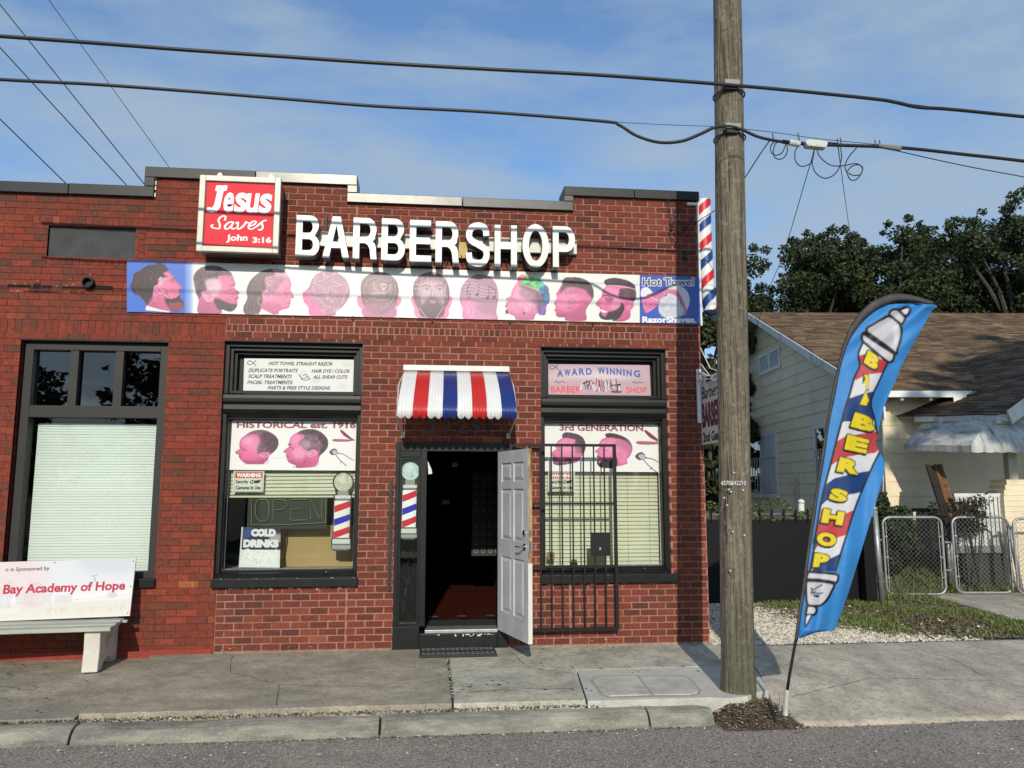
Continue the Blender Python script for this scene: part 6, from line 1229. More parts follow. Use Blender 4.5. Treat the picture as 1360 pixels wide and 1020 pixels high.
# ================================================================== CORNER BARBER POLE
cp=empty('corner_barber_pole',(3.29,.02,3.8),'tall striped red white and blue barber pole cylinder hung on the building corner','barber pole')
p0=P(934,266.5,.02); p1=P(942.5,413,.02); R0=.088; nS,nH=72,240
th=np.linspace(0,2*math.pi,nS+1)[:-1]; hh=np.linspace(0,1,nH+1); vv=[];colr=[]
for h in hh:
    bend=.02*max(0,(h-.75)/.25)**2; cx=p0[0]+(p1[0]-p0[0])*h+bend-.03*math.sin(h*math.pi)*.5; z_=p0[2]+(p1[2]-p0[2])*h
    for t in th: vv.append((cx+R0*math.cos(t),.02+R0*math.sin(t),z_))
vv=np.array(vv); tt=np.tile(th,nH+1); hr=np.repeat(hh,nS)
ph=((hr*3.05)-( -tt/(2*math.pi))*1.0+.20)%1.0
W3=lin((222,222,220)); R3=lin((200,20,44)); B3=lin((22,62,128))
colr=np.where((ph<.25)[:,None],R3,np.where((ph<.5)[:,None],W3,np.where((ph<.75)[:,None],B3,W3)))
idx=np.arange(nS); f=np.concatenate([np.stack([r_*nS+idx,r_*nS+(idx+1)%nS,(r_+1)*nS+(idx+1)%nS,(r_+1)*nS+idx],1) for r_ in range(nH)])
o=rawmesh('striped_cylinder',vv,f,print_mat('glossy_stripes',.45),cp,smooth=True); a_=o.data.color_attributes.new('print','FLOAT_COLOR','POINT'); a_.data.foreach_set('color',np.concatenate([colr,np.ones((len(colr),1))],1).astype(np.float32).ravel())
mb=MB(); mb.lathe([(.0,.012),(R0*.6,.010),(R0,.0),(R0,-.004)],(p0[0],.02,p0[2]),24); mb.build('top_cap',WHITE,cp,smooth=True)
xb=p1[0]+.02; mb=MB(); mb.lathe([(R0,.004),(R0,-.004),(R0*.9,-.03),(R0*.5,-.06),(0,-.075)],(xb,.02,p1[2]),24); mb.build('bottom_cap',mat('navy_cap',(.012,.035,.09),.3),cp,smooth=True)
mb=MB(); mb.box(3.171,3.192,-.03,.10,3.62,5.13); mb.box(3.05,3.19,-.035,-.005,5.095,5.125); mb.build('mounting_strip',WHITE,cp)
# ================================================================== HANGING SIGN at corner
hs=empty('hanging_sign',(3.12,-.4,2.2),'white projecting blade sign reading BARBERSHOP half hidden by the utility pole','sign')
hx=3.13; 
def HX(px,py):   # point on the blade plane x=hx
    r=ray(px,py); return CAM+r*((hx-CAM[0])/r[0])
zt_,zb_=HX(922.5,514)[2],HX(927,592)[2]; y0_,y1_=-.07,-1.12
mb=MB(); mb.box(hx-.006,hx+.006,y1_,y0_,zb_,zt_); mb.build('sign_board',mat('blade_white',(.50,.49,.47),.5,var=.08,vscale=4,dark=(.35,.33,.3),dscale=3,dlo=.55,dhi=.8),hs)
def blade(s,ya,yb,za,zb,m,off=.04,shear=0):
    v,f=text_geo(s,off); u=v[:,0]; t=v[:,1]; mb=MB(); mb.add([(hx-.0075,ya+(yb-ya)*(uu+(shear*tt if shear else 0)),za+(zb-za)*tt) for uu,tt in zip(u,t)],f)
    me=bpy.data.meshes.new('lettering'); me.from_pydata(mb.v,[],mb.f); me.materials.append(m); link('lettering',me,hs)
hh_=zt_-zb_
blade('Barbers R Us',-.12,-1.05,zb_+hh_*.74,zb_+hh_*.94,INK,.01,.03); blade('BARBERSHOP',-.11,-1.08,zb_+hh_*.27,zb_+hh_*.68,mat('plum_ink',(.10,.02,.045),.5),.05); blade('2nd Generation',-.12,-1.06,zb_+hh_*.04,zb_+hh_*.20,INK,.03)
BW=mat('bracket_white',(.7,.7,.7),.45)
mb=MB(); mb.box(hx-.028,hx+.028,-.02,-.004,2.47,3.10); mb.build('wall_plate',BW,hs)
mb=MB(); mb.beam((hx,-.01,3.06),(hx,-.55,2.90),.03,.03); mb.beam((hx,-.55,2.90),(hx,-1.15,zt_+.05),.03,.03); mb.build('brace_arm',BW,hs)
mb=MB(); mb.beam((hx,-.01,zt_+.045),(hx,-1.18,zt_+.045),.03,.03); 
for yy in (-.2,-.95): mb.beam((hx,yy,zt_+.04),(hx,yy,zt_-.01),.02,.02,up=(1,0,0))
mb.build('hanging_rod',BW,hs)
mb=MB(); mb.tube([(3.19,.2,3.5),(3.13,-.4,3.05),(3.10,-.8,2.95)],.006,5); mb.tube([(3.19,.1,3.2),(3.16,-.3,2.98)],.006,5); mb.build('guy_wire',WHITE,hs)
# ================================================================== BENCH
brz=math.radians(4.5); bo=PZ(129,893,-.03); bn=empty('bus_bench',(bo[0],bo[1],bo[2]),'concrete and green plank bus bench with printed advertisement backrest at left','bench',rz=brz)
CW=mat('white_painted_concrete',(.60,.57,.49),.8,var=.1,vscale=9,bump=.7,bscale=90,dark=(.40,.37,.30),dscale=5,dlo=.58,dhi=.8)
def leg_side(x0,x1):
    mb=MB(); lg=.60; side=[(0,0),(.13,0),(.17,.055),(.25,.085),(.35,.085),(.43,.055),(.47,0),(lg,0),(lg,.50),(.52,.62),(.46,.62),(.47,.41),(.02,.375),(.03,.2)]
    mb.prism([(x0,y,z) for y,z in side],(x1-x0,0,0)); o=mb.build('leg',CW,bn,local=True); bevel(o,.008); 
    mb=MB(); mb.prism([(x1+.001,y,z) for y,z in ((.20,.275),(.24,.30),(.34,.305),(.40,.29),(.30,.24),(.22,.15))],(.002,0,0)); mb.build('leg_recess',mat('recess_shade',(.42,.40,.34),.8,var=.15),bn,local=True)  # flat darker plate, its colour paints the shade of a hollow
leg_side(-.145,0); leg_side(-1.85,-1.70)
GP=mat('faded_green_plank',(.37,.385,.32),.7,var=.2,vscale=3,stretch=(.5,4,4),bump=.3,bscale=20)
for i in range(3): mb=MB(); mb.box(-2.0,.10-.03*i*0,-.03+.155*i,-.03+.155*i+.145,.382+.008*i,.420+.008*i); bevel(mb.build('seat_plank',GP,bn,local=True),.005)
mb=MB(); mb.box(.08,.15,.33,.37,.405,.43); mb.build('bracket',STEEL,bn,local=True)
# advertisement panel; print made in a canvas of its own units
bw_=2.09; bh_=.565; X0=-1.93; tl=.10      # panel plane leans back
cvb=Canvas(0,0,200,57,5.0,(236,234,236)); c=cvb; c.at(0,0,1)
c.fill([(0,0),(200,0),(200,30),(0,30)],(214,218,226),.7,6,sm=False); c.fill([(70,0),(110,0),(120,25),(70,30)],(230,212,212),.8,6); c.fill([(20,10),(70,0),(70,30),(20,30)],(232,218,214),.7,6)
c.fill([(150,0),(200,0),(200,14),(160,12)],(204,208,216),.8,4); c.fill([(0,45),(200,40),(200,57),(0,57)],(222,216,206),.8,2,sm=False)
for (x,y,w2_,h2) in ((86,18,6,30),(80,26,5,20),(60,32,10,14),(96,30,14,12),(120,32,8,10),(130,34,16,8),(108,22,7,22),(46,30,6,14)): c.fill([(x,y),(x+w2_,y),(x+w2_,y+h2),(x,y+h2)],(206,208,210),.6,.5,sm=False)
c.fill([(104,28),(112,21),(120,28),(120,44),(104,44)],(222,206,206),.7,.5); c.stroke([(104,27),(112,21),(121,27)],.7,(220,170,172),.7)
for k in range(60): x=RNG.uniform(120,198); c.fill([(x,44+RNG.uniform(0,6)),(x+2,45+RNG.uniform(0,6)),(x+1,47+RNG.uniform(0,6))],(206,210,180) if k%3 else (224,208,170),.6,.3)
for x in (6,40,75): c.fill([(x,44),(x+4,43),(x+5,54),(x-2,54)],(206,198,190),.7,.4); c.fill([(x+6,46),(x+24,45),(x+24,49),(x+6,50)],(232,228,220),.7,.3)
c.stroke([(0,43),(60,42),(130,40),(200,36)],.5,(214,200,196),.8); c.stroke([(0,46),(200,41)],.4,(198,196,196),.6)
c.text('n is Sponsored by',(83,5.4,122,10.4),(50,50,58),.02); c.text('Bay Academy of Hope',(83.5,22,193,34),(190,16,60),.035)
c.stroke([(163,16),(165,22)],.7,(150,150,158)); c.stroke([(160,16.5),(167,15.5)],.6,(160,160,168)); c.fill([(178,34),(185,33.5),(186,38),(179,38)],(216,196,200),.8,.3)
for (x,y) in ((2,3),(198,3),(198,54),(2,54),(126,2),(198,28)): c.fill([(x-.6,y-.6),(x+.6,y-.6),(x+.6,y+.6),(x-.6,y+.6)],(70,70,74),sm=False)
ly0=.40; pzb=.445; 
def pfn(gx,gy):
    u=gx/200; v=1-gy/57; return np.stack([X0+bw_*u,ly0-.012+tl*v+.012*np.sin(u*5),pzb+bh_*v+.035*(u-.5)],1)
class _L: pass
o=cvb.grid('ad_print',pfn,None,PRNM); o.parent=bn
mb=MB(); nseg=24; vs=[]
for i in range(nseg+1):
    u=i/nseg; x=X0+bw_*u; yo=ly0-.010+.012*math.sin(u*5)
    zt0=.035*(u-.5); vs+=[(x,yo,pzb+zt0),(x,yo+tl,pzb+bh_+zt0),(x,yo+tl+.02,pzb+bh_+zt0),(x,yo+.02,pzb+zt0)]
fs=[]
for i in range(nseg):
    for k in range(4): fs.append((4*i+k,4*i+(k+1)%4,4*i+4+(k+1)%4,4*i+4+k))
fs+=[(0,1,2,3),(4*nseg+3,4*nseg+2,4*nseg+1,4*nseg)]
mb.add(vs,fs); mb.build('backrest_board',WHITE,bn,local=True)
# ================================================================== FEATHER FLAG
FY=-2.60
fl=empty('feather_flag',P(1043,950,FY),'tall leaning blue feather flag with barber pole artwork reading BARBER SHOP','flag')
edgeL=[(1124,452),(1108,520),(1098,575),(1088,640),(1078,700),(1070,760),(1062,810),(1057.5,848)]
cvf=Canvas(1050,388,1250,856,1.25,(70,150,222)); c=cvf; BL=(60,146,222); SK=(216,214,220); IK=(20,20,26)
t1=lambda l:[(1020+a/5.667,380+b/5.667) for a,b in l]; t2=lambda l:[(1020+a/5.667,540+b/5.667) for a,b in l]; t3=lambda l:[(1020+a/6.8,700+b/6.8) for a,b in l]
c.at(0,0,1); c.fill([(1040,380),(1260,380),(1260,860),(1040,860)],BL,sm=False)
# barrel ground white then stripes
L1=t1([(715,425),(680,510),(690,600),(650,690),(610,830),(585,900),(560,1000)]); R1=t1([(905,570),(865,650),(830,730),(800,790),(775,880),(790,960)])
L2=t2([(585,0),(550,130),(515,260),(470,440),(430,590),(395,750),(370,900),(345,1020)]); R2=t2([(770,0),(800,80),(820,190),(848,310),(790,440),(700,650),(650,780),(600,940),(575,1020)])
L3=t3([(445,0),(425,140),(405,260),(380,400)]); R3_=t3([(735,0),(700,100),(660,230),(610,400)])
LE=L1+L2[1:]+L3[1:]; RE=R1+R2[1:]+R3_[1:]
body=LE+RE[::-1]; m_=c.fill(body,(232,232,236),sm=False)
c.clipm=m_; RD=(206,66,74); NV=(20,62,126)
c.fill(t1([(680,525),(740,510),(800,540),(900,560),(920,600),(850,655),(740,665),(660,710),(640,640)]),RD,sm=False)
c.fill(t1([(600,850),(700,815),(800,790),(830,900),(800,1010),(560,1020),(570,930)]),NV,sm=False); c.fill(t2([(580,-30),(780,-30),(800,60),(700,70),(600,90),(550,130),(545,80)]),NV,sm=False)
c.fill(t2([(505,270),(580,225),(700,205),(825,185),(860,310),(800,350),(700,360),(560,385),(480,440),(470,400)]),RD,sm=False)
c.fill(t2([(430,590),(500,540),(620,510),(780,480),(760,620),(680,650),(560,670),(450,700),(390,755),(390,680)]),NV,sm=False)
c.fill(t2([(375,900),(430,855),(560,815),(640,780),(650,850),(600,950),(520,975),(420,1000),(350,1080),(350,960)]),RD,sm=False); c.fill(t3([(440,-60),(735,-60),(735,60),(640,90),(560,130),(470,150),(420,190)]),RD,sm=False)
c.fill(t3([(380,400),(470,340),(570,280),(660,235),(650,420),(380,420)]),NV,sm=False); c.clipm=None
c.stroke(LE,3.0,IK); c.stroke(RE,2.6,IK)
# top chrome
def blob(pts,col=SK,wd=3.4): c.fill(pts,col); c.stroke(pts,wd,IK,closed=True)
blob(t1([(745,345),(800,285),(860,250),(915,228),(985,280),(1005,340),(995,410),(975,470),(945,505)])); c.fill(t1([(945,310),(975,300),(985,350),(975,400),(955,440),(945,380)]),(240,240,246)); c.fill(t1([(760,345),(880,260),(930,380),(920,470)]),(206,204,210),.5,1.5)
blob(t1([(710,365),(735,348),(770,365),(930,480),(950,510),(940,560),(915,572),(880,555),(730,430),(708,405)]),(222,220,226)); c.stroke(t1([(730,362),(800,410),(945,505)]),4.5,IK)
blob(t1([(920,190),(950,175),(985,185),(1030,235),(1020,270),(1000,285),(940,240),(915,215)])); blob(t1([(990,185),(1040,160),(1068,172),(1060,205),(1035,225)]),(228,226,232)); c.stroke(t1([(985,185),(1032,232)]),4,IK)
# bottom chrome
blob(t3([(365,410),(400,405),(610,425),(635,450),(625,490),(590,505),(380,475),(355,480),(350,450)]),(222,220,226)); blob(t3([(352,480),(420,480),(590,510),(575,580),(530,660),(470,708),(390,710),(355,690),(345,600)])); blob(t3([(360,712),(420,715),(440,745),(425,785),(380,795),(345,795),(350,740)]),(228,226,232)); blob(t3([(345,800),(395,790),(370,850),(338,900)]),(228,226,232),2.2)
c.stroke(t3([(355,480),(480,484),(600,505)]),5,IK)
c.stroke(t3([(490,520),(440,548),(390,590),(470,598),(495,592)]),1.6,IK); c.fill(t3([(385,540),(408,555),(392,575)]),IK,sm=False); c.fill(t3([(390,612),(470,612),(450,640)]),IK,sm=False); c.stroke(t3([(390,600),(430,580)]),1.5,IK)
YL=(246,222,38)
def ltr(ch,quad): 
    sh=[(a-1.6,b+2.0) for a,b in quad]; c.text(ch,sh,IK,.06,outline=IK,ow=1.5) if False else None
    p,f=text_pts(ch,quad,.07); 
    for dx,dy,ow in ((-1.5,1.8,1.3),(0,0,1.3)):
        q=c.T([(a+dx,b+dy) for a,b in p]); m=np.zeros((c.H*2,c.W*2))
        for g in f: m=np.maximum(m,c.mask(q[list(g)]))
        r=max(1,int(round(ow*c.res*1.6))); mm=m
        for k in range(12): t=k*math.pi/6; mm=np.maximum(mm,np.roll(np.roll(m,int(round(r*math.cos(t))),1),int(round(r*math.sin(t))),0))
        c.comp(mm,IK)
    c.comp(m,YL)
ltr('B',t1([(755,480),(850,545),(815,640),(720,575)]))
c.fill(t1([(715,655),(762,665),(762,790),(740,790),(735,720),(710,740)]),IK,sm=False); c.fill(t1([(722,665),(757,672),(760,780),(745,780),(738,740),(712,738),(735,700)]),YL,sm=False)
c.fill(t1([(735,782),(765,860),(742,912),(684,895)]),IK,sm=False); c.fill(t1([(735,792),(760,860),(740,902),(692,888)]),YL,sm=False)
ltr('B',t2([(655,42),(800,85),(805,200),(620,150)])); ltr('E',t2([(600,208),(768,252),(740,355),(575,320)])); ltr('R',t2([(545,378),(705,415),(680,515),(515,485)]))
ltr('S',t2([(480,605),(610,640),(590,722),(455,700)])); ltr('H',t2([(420,765),(580,795),(560,895),(400,870)])); ltr('O',t3([(445,40),(625,60),(610,185),(440,160)])); ltr('P',t3([(425,232),(560,250),(545,360),(405,360)]))
# soft folds of the cloth are geometry: the grid is waved
outline_=smooth([(1124,452),(1133,436),(1150,418),(1172,406),(1205,403),(1243,405),(1238,412)],5,False).tolist()+[(1200,480),(1172,545),(1163,590),(1174,612),(1175,625),(1164,665),(1140,745),(1126,790),(1115,820),(1108,837),(1085,840),(1078,842),(1066,847),(1057.5,848)]+[e for e in edgeL[::-1]][1:]
op=np.array(outline_)
def rowspan(y):
    xs=[]
    for i in range(len(op)):
        (xa,ya),(xb,yb)=op[i-1],op[i]
        if (ya>y)!=(yb>y): xs.append((xb-xa)*(y-ya)/(yb-ya)+xa)
    return (min(xs),max(xs)) if len(xs)>1 else (None,None)
im=c.img.reshape(c.H,2,c.W,2,3).mean((1,3)); NR=380; NC=100; V=np.zeros((NR,NC,3)); K_=np.zeros((NR,NC,3))
ylist=np.linspace(403.4,847.2,NR)
for i,yy in enumerate(ylist):
    a_,b_=rowspan(yy)
    if a_ is None: a_,b_=V[i-1,0,0],V[i-1,-1,0]
    xs=np.linspace(a_,b_,NC); s_t=(yy-403)/445
    wv=-.05*np.sin(np.linspace(0,math.pi,NC))*(.5+.8*s_t)+.03*np.sin(np.linspace(0,1,NC)*5+s_t*9)*np.linspace(0,1,NC)+.013*np.sin(np.linspace(0,1,NC)*14-s_t*16)*np.linspace(0,1,NC)*(1+s_t)
    if yy<500: wv+=.02*np.sin((xs+yy*1.3)*.16)*(500-yy)/100
    V[i]=Pn(xs,np.full(NC,yy),FY+wv)
    cx_=np.clip((xs-c.x0)/(c.x1-c.x0)*(c.W-1),0,c.W-1); cyy=min(max((yy-c.y0)/(c.y1-c.y0)*(c.H-1),0),c.H-1); i0=np.floor(cx_).astype(int).clip(0,c.W-2); fx=(cx_-i0)[:,None]; j0=int(min(cyy,c.H-2)); fy=cyy-j0
    K_[i]=(im[j0,i0]*(1-fx)+im[j0,i0+1]*fx)*(1-fy)+(im[j0+1,i0]*(1-fx)+im[j0+1,i0+1]*fx)*fy
idx=np.arange(NR*NC).reshape(NR,NC); f=np.stack([idx[1:,:-1],idx[1:,1:],idx[:-1,1:],idx[:-1,:-1]],-1).reshape(-1,4)
o=rawmesh('banner_cloth',V.reshape(-1,3),f,print_mat('flag_cloth',.6,bump=.5,back=True),fl,smooth=True); a_=o.data.color_attributes.new('print','FLOAT_COLOR','POINT'); a_.data.foreach_set('color',np.concatenate([K_.reshape(-1,3)*.85,np.ones((NR*NC,1))],1).astype(np.float32).ravel())
# dark sleeve and rod
slv=[(1057,850),(1061,820),(1069,765),(1077,705),(1087,640),(1097,575),(1107,520),(1117,475),(1124,452),(1130,436),(1142,418),(1160,402),(1180,393.5),(1196,392),(1215,395),(1240,402.5)]
cl_=mat('charcoal_sleeve',(.055,.048,.048),.7,var=.35,vscale=12,bump=.4,bscale=40)
q=smooth(slv,5,False); inner=[]
vs=[];n_=len(q)
for i,(a_,b_) in enumerate(q):
    d=q[min(i+1,n_-1)]-q[max(i-1,0)]; d=d/np.linalg.norm(d); nn=np.array([-d[1],d[0]]); s_t=i/(n_-1); wd=3.0+ (7.0*max(0,math.sin((s_t-.5)/.5*math.pi)) if s_t>.5 else .4*math.sin(i*.9))
    o_=np.array([a_,b_])-nn*2.0; e_=np.array([a_,b_])+nn*wd
    for k in range(4): t=k/3; pp=o_*(1-t)+e_*t; vs.append(P(pp[0],pp[1],FY-.012-.016*math.sin(t*math.pi)))
fs=[(4*i+k,4*i+k+1,4*i+5+k,4*i+4+k) for i in range(n_-1) for k in range(3)]
mb=MB(); mb.add(vs,fs); o=mb.build('pole_sleeve',cl_,fl,smooth=True); md=o.modifiers.new('t','SOLIDIFY'); md.thickness=.004
mb=MB(); mb.tube([P(a_,b_,FY) for a_,b_ in [(1045,922),(1048,900),(1053,872),(1057,850)]+[tuple(x) for x in smooth(slv[1:],2,False)]],[.012]*4+[.010]*len(smooth(slv[1:],2,False)),8); mb.build('flag_rod',BLACKM,fl,smooth=True)
mb=MB(); mb.tube([P(1043,950,FY),P(1045,916,FY)],.020,10); mb.build('ground_tube',mat('dirty_white_tube',(.45,.44,.40),.5,var=.25,vscale=14),fl)
mb=MB(); mb.tube([P(1036,944,FY),P(1036.5,920,FY)],.009,8); mb.build('ground_spike',STEEL,fl)
# ================================================================== YELLOW HOUSE (own frame: x along the front, y to the back)
HR=math.radians(-5.25); Q=PD(1181,700,15.0); Q=np.array([Q[0],Q[1],0.0]); ux=np.array([math.cos(HR),math.sin(HR),0]); uy=np.array([-math.sin(HR),math.cos(HR),0]); uz=np.array([0,0,1.0])
hs_=empty('yellow_house',(Q[0],Q[1],-.02),'pale yellow clapboard house with brown shingle roof behind the fences at right','house',rz=HR)
def loc(p): d=np.asarray(p)-Q; return np.array([d@ux,d@uy,d[2]+.02])
def onF(px,py,ly=0.0): r=ray(px,py); t=((Q-CAM)@uy+ly)/(r@uy); return loc(CAM+r*t)      # plane parallel to the front
def onS(px,py,lx=0.0): r=ray(px,py); t=((Q-CAM)@ux+lx)/(r@ux); return loc(CAM+r*t)      # plane parallel to the side wall
YEL=mat('pale_yellow_siding',(.78,.665,.45),.6,var=.05,vscale=2,dark=(.62,.53,.37),dscale=1.2,dlo=.5,dhi=.8); TRIM=mat('house_white_trim',(.62,.62,.58),.6,var=.12,vscale=5,dark=(.36,.37,.35),dscale=3,dlo=.5,dhi=.7)
fz=onF(1200,716)[2]; ez=onF(1200,527)[2]
ap=onS(994,416,-.38); ridge_y=ap[1]; ridge_z=ap[2]; ovh=.45
evf=onF(1200,520,-ovh)[2]      # eave top height at the front overhang
slope=(ridge_z-evf)/(ridge_y+ovh); HD=2*ridge_y; roofz=lambda y:evf+slope*(min(y,HD-y)+ovh)
WLN=14.0
wall_top=lambda y: roofz(y)-.16
def side_ext(z):      # y-range of the gable wall at height z
    ytop=(z+.16-evf)/slope-ovh; return (max(0,ytop),min(HD,HD-ytop))
bh=onF(1200,640)[2]-onF(1200,660)[2]; bh=.272
# gable wall body
mb=MB(); mb.prism([(.03,.03,fz-.02),(.03,HD-.03,fz-.02),(.03,HD-.03,wall_top(HD)-.03),(.03,ridge_y,wall_top(ridge_y)-.03),(.03,.03,wall_top(0)-.03)],(.12,0,0)); mb.build('wall',YEL,hs_,local=True)
mb=MB(); mb.box(.03,2.2,.03,.15,fz-.02,ez+.1); mb.box(2.1,WLN,1.6,1.75,fz-.02,ez+.3); mb.box(2.1,2.2,.15,1.6,fz-.02,ez+.1); mb.build('front_wall',YEL,hs_,local=True); mb=MB(); mb.box(.15,WLN,HD-.15,HD-.03,fz,ez); mb.build('rear_wall',YEL,hs_,local=True)
zz=fz; 
while zz<wall_top(ridge_y):
    z1=min(zz+bh,wall_top(ridge_y)); a_,b_=side_ext(zz+.02); a2,b2=side_ext(z1-.01)
    if b_-a_>.1:
        mb=MB(); e=.018; vs=[(-e,a_,zz),(-e,b_,zz),(-.004,b2,z1),(-.004,a2,z1),(.03,a_,zz),(.03,b_,zz),(.03,b2,z1),(.03,a2,z1)]
        mb.add(vs,[(0,1,2,3),(4,7,6,5),(0,4,5,1),(1,5,6,2),(2,6,7,3),(3,7,4,0)]); mb.build('siding_board',YEL,hs_,local=True)
    if zz<wall_top(0)-.05:
        z2=min(z1,wall_top(0))
        mb=MB(); mb.add([(.0,-.018,zz),(2.2,-.018,zz),(2.2,-.004,z2),(.0,-.004,z2),(0,.03,zz),(2.2,.03,zz),(2.2,.03,z2),(0,.03,z2)],[(0,1,2,3),(4,7,6,5),(0,4,5,1),(1,5,6,2),(2,6,7,3),(3,7,4,0)]); mb.build('siding_board',YEL,hs_,local=True)
    zz+=bh
mb=MB(); mb.box(-.03,.03,-.03,.03,fz-.01,wall_top(0)); mb.build('corner_trim',YEL,hs_,local=True)
mb=MB(); mb.box(.05,WLN,.06,.2,0,fz-.02); mb.box(.05,.2,.2,HD,0,fz-.02); mb.build('foundation',mat('foundation_block',(.28,.26,.2),.9,var=.3,vscale=4),hs_,local=True)
mb=MB(); 
for x in (.65,1.4): mb.box(x,x+.35,.045,.06,fz-.42,fz-.12)
mb.build('crawl_vent',BLACKM,hs_,local=True)
# roof: boards + shingle courses
SH=mat('brown_shingle',(.15,.10,.06),.95,tint=[(0,(.075,.048,.03)),(.3,(.12,.078,.047)),(.6,(.155,.10,.06)),(.85,(.19,.125,.075)),(1,(.23,.165,.105))],var=.2,vscale=2.5,spec=.2,dark=(.055,.04,.028),dscale=.5,dlo=.5,dhi=.8)
def shingles(o,dx,du,L,U,ex=.135,tabw=.30,clip=None,name='roof_shingles'):
    """o origin at the eave, dx unit along eave, du unit up the slope"""
    o=np.array(o,float);dx=np.array(dx,float);du=np.array(du,float);nn=np.cross(dx,du); nn/=np.linalg.norm(nn); V=[];F=[];T=[]
    if nn[2]<0: nn=-nn
    r=0; u=0.0; b=0
    while u<U:
        x=-tabw*RNG.random()
        while x<L:
            x0=max(x,0)+.004; x1=min(x+tabw,L)-.004; u1=min(u+ex+.03,U+.02)
            if x1-x0>.02 and (clip is None or clip((x0+x1)/2,u)):
                th=.010+RNG.random()*.006; dz=RNG.normal()*.012
                p=[o+dx*x0+du*(u+dz)+nn*th,o+dx*x1+du*(u+dz*.6)+nn*th,o+dx*x1+du*u1+nn*.003,o+dx*x0+du*u1+nn*.003,o+dx*x0+du*(u+dz)-nn*.004,o+dx*x1+du*(u+dz*.6)-nn*.004]
                V+=p; F+=[(b,b+1,b+2,b+3),(b+4,b+5,b+1,b)]; T+=[RNG.random()]*6; b+=6
            x+=tabw
        u+=ex; r+=1
    return np.array(V),np.array(F),np.array(T)
cs=1/math.sqrt(1+slope**2); du=(0,cs,slope*cs); U=(ridge_y+ovh)/cs; RX0=-.38
rl=empty('roof',(0,0,0)); rl.parent=hs_
V,F,T=shingles((RX0,-ovh,evf+.02),(1,0,0),du,WLN+.8,U)
o=rawmesh('roof_shingles',V,F,SH,None,'stuff',tint=T); o.parent=rl
mb=MB(); t_=.06
mb.prism([(RX0,-ovh,evf),(RX0,ridge_y,ridge_z),(RX0,HD+ovh,evf),(RX0,HD+ovh,evf-t_),(RX0,ridge_y,ridge_z-t_),(RX0,-ovh,evf-t_)],(WLN+.8,0,0)); mb.build('roof_deck',mat('soffit_paint',(.36,.34,.27),.8,var=.15),rl,local=True)
# bargeboards, fascia
mb=MB(); 
for (ya,za,yb,zb) in ((-ovh-.02,evf,ridge_y,ridge_z),(ridge_y,ridge_z,HD+ovh,evf)):
    mb.prism([(RX0-.035,ya,za+.01),(RX0-.035,yb,zb+.01),(RX0-.035,yb,zb-.17),(RX0-.035,ya,za-.17)],(.034,0,0))
mb.build('bargeboard',TRIM,rl,local=True)
fx1=onF(1282,520,-ovh)[0]
mb=MB(); mb.box(RX0,fx1,-ovh-.03,-ovh-.002,evf-.11,evf+.012); mb.prism([(fx1-.25,-ovh-.032,evf+.01),(fx1+.12,-ovh-.032,evf+.01),(fx1-.25,-ovh-.032,evf-.26)],(0,.03,0)); mb.build('fascia',mat('bright_fascia',(.72,.72,.69),.5,var=.05),rl,local=True)
mb=MB()
for u in (1199,1237): x=onF(u,525,-ovh)[0]; mb.box(x-.03,x+.03,-ovh+.02,0,evf-.17,evf-.11)
for f_ in (.09,.45,.8):   # gable brackets
    y=ridge_y*f_; mb.beam((RX0,y,roofz(y)-.10),(0,y,roofz(y)-.14),.06,.09); mb.beam((RX0+.05,y,roofz(y)-.14),(0,y,roofz(y)-.42),.05,.05)
mb.build('rafter_tail',TRIM,rl,local=True)
# gable louvre
def side_rect(px0,py0,px1,py1): a_=onS(px0,py0); b_=onS(px1,py1); return a_,b_
a_=onS(1008.5,478); b_=onS(1038.5,489); zt=onS(1008.5,473.5)[2]; zb=onS(1008.5,500.5)[2]; ya,yb=a_[1],b_[1]; ya,yb=min(ya,yb),max(ya,yb)
lv=empty('gable_vent',(0,0,0)); lv.parent=hs_
WT=mat('clean_white_trim',(.70,.71,.70),.5,var=.05)
def sframe(mb,y0,y1,z0,z1,w_,x0,x1): mb.box(x0,x1,y0,y0+w_,z0,z1); mb.box(x0,x1,y1-w_,y1,z0,z1); mb.box(x0,x1,y0+w_,y1-w_,z1-w_,z1); mb.box(x0,x1,y0+w_,y1-w_,z0,z0+w_)
mb=MB(); sframe(mb,ya,yb,zb,zt,.09,-.05,.0); mb.box(-.048,0,(ya+yb)/2-.05,(ya+yb)/2+.05,zb+.09,zt-.09); mb.build('vent_frame',WT,lv,local=True)
mb=MB(); mb.box(-.019,-.005,ya+.08,yb-.08,zb+.08,zt-.08); mb.build('vent_back',BLACKM,lv,local=True)
k=7
for s0,s1 in ((ya+.09,(ya+yb)/2-.05),((ya+yb)/2+.05,yb-.09)):
    for i in range(k): z0=zb+.10+i*(zt-zb-.2)/k; mb=MB(); mb.prism([(-.045,s0,z0),(-.022,s0,z0+.045),(-.022,s1,z0+.045),(-.045,s1,z0)],(0,0,.006)); mb.build('louvre',WT,lv,local=True)
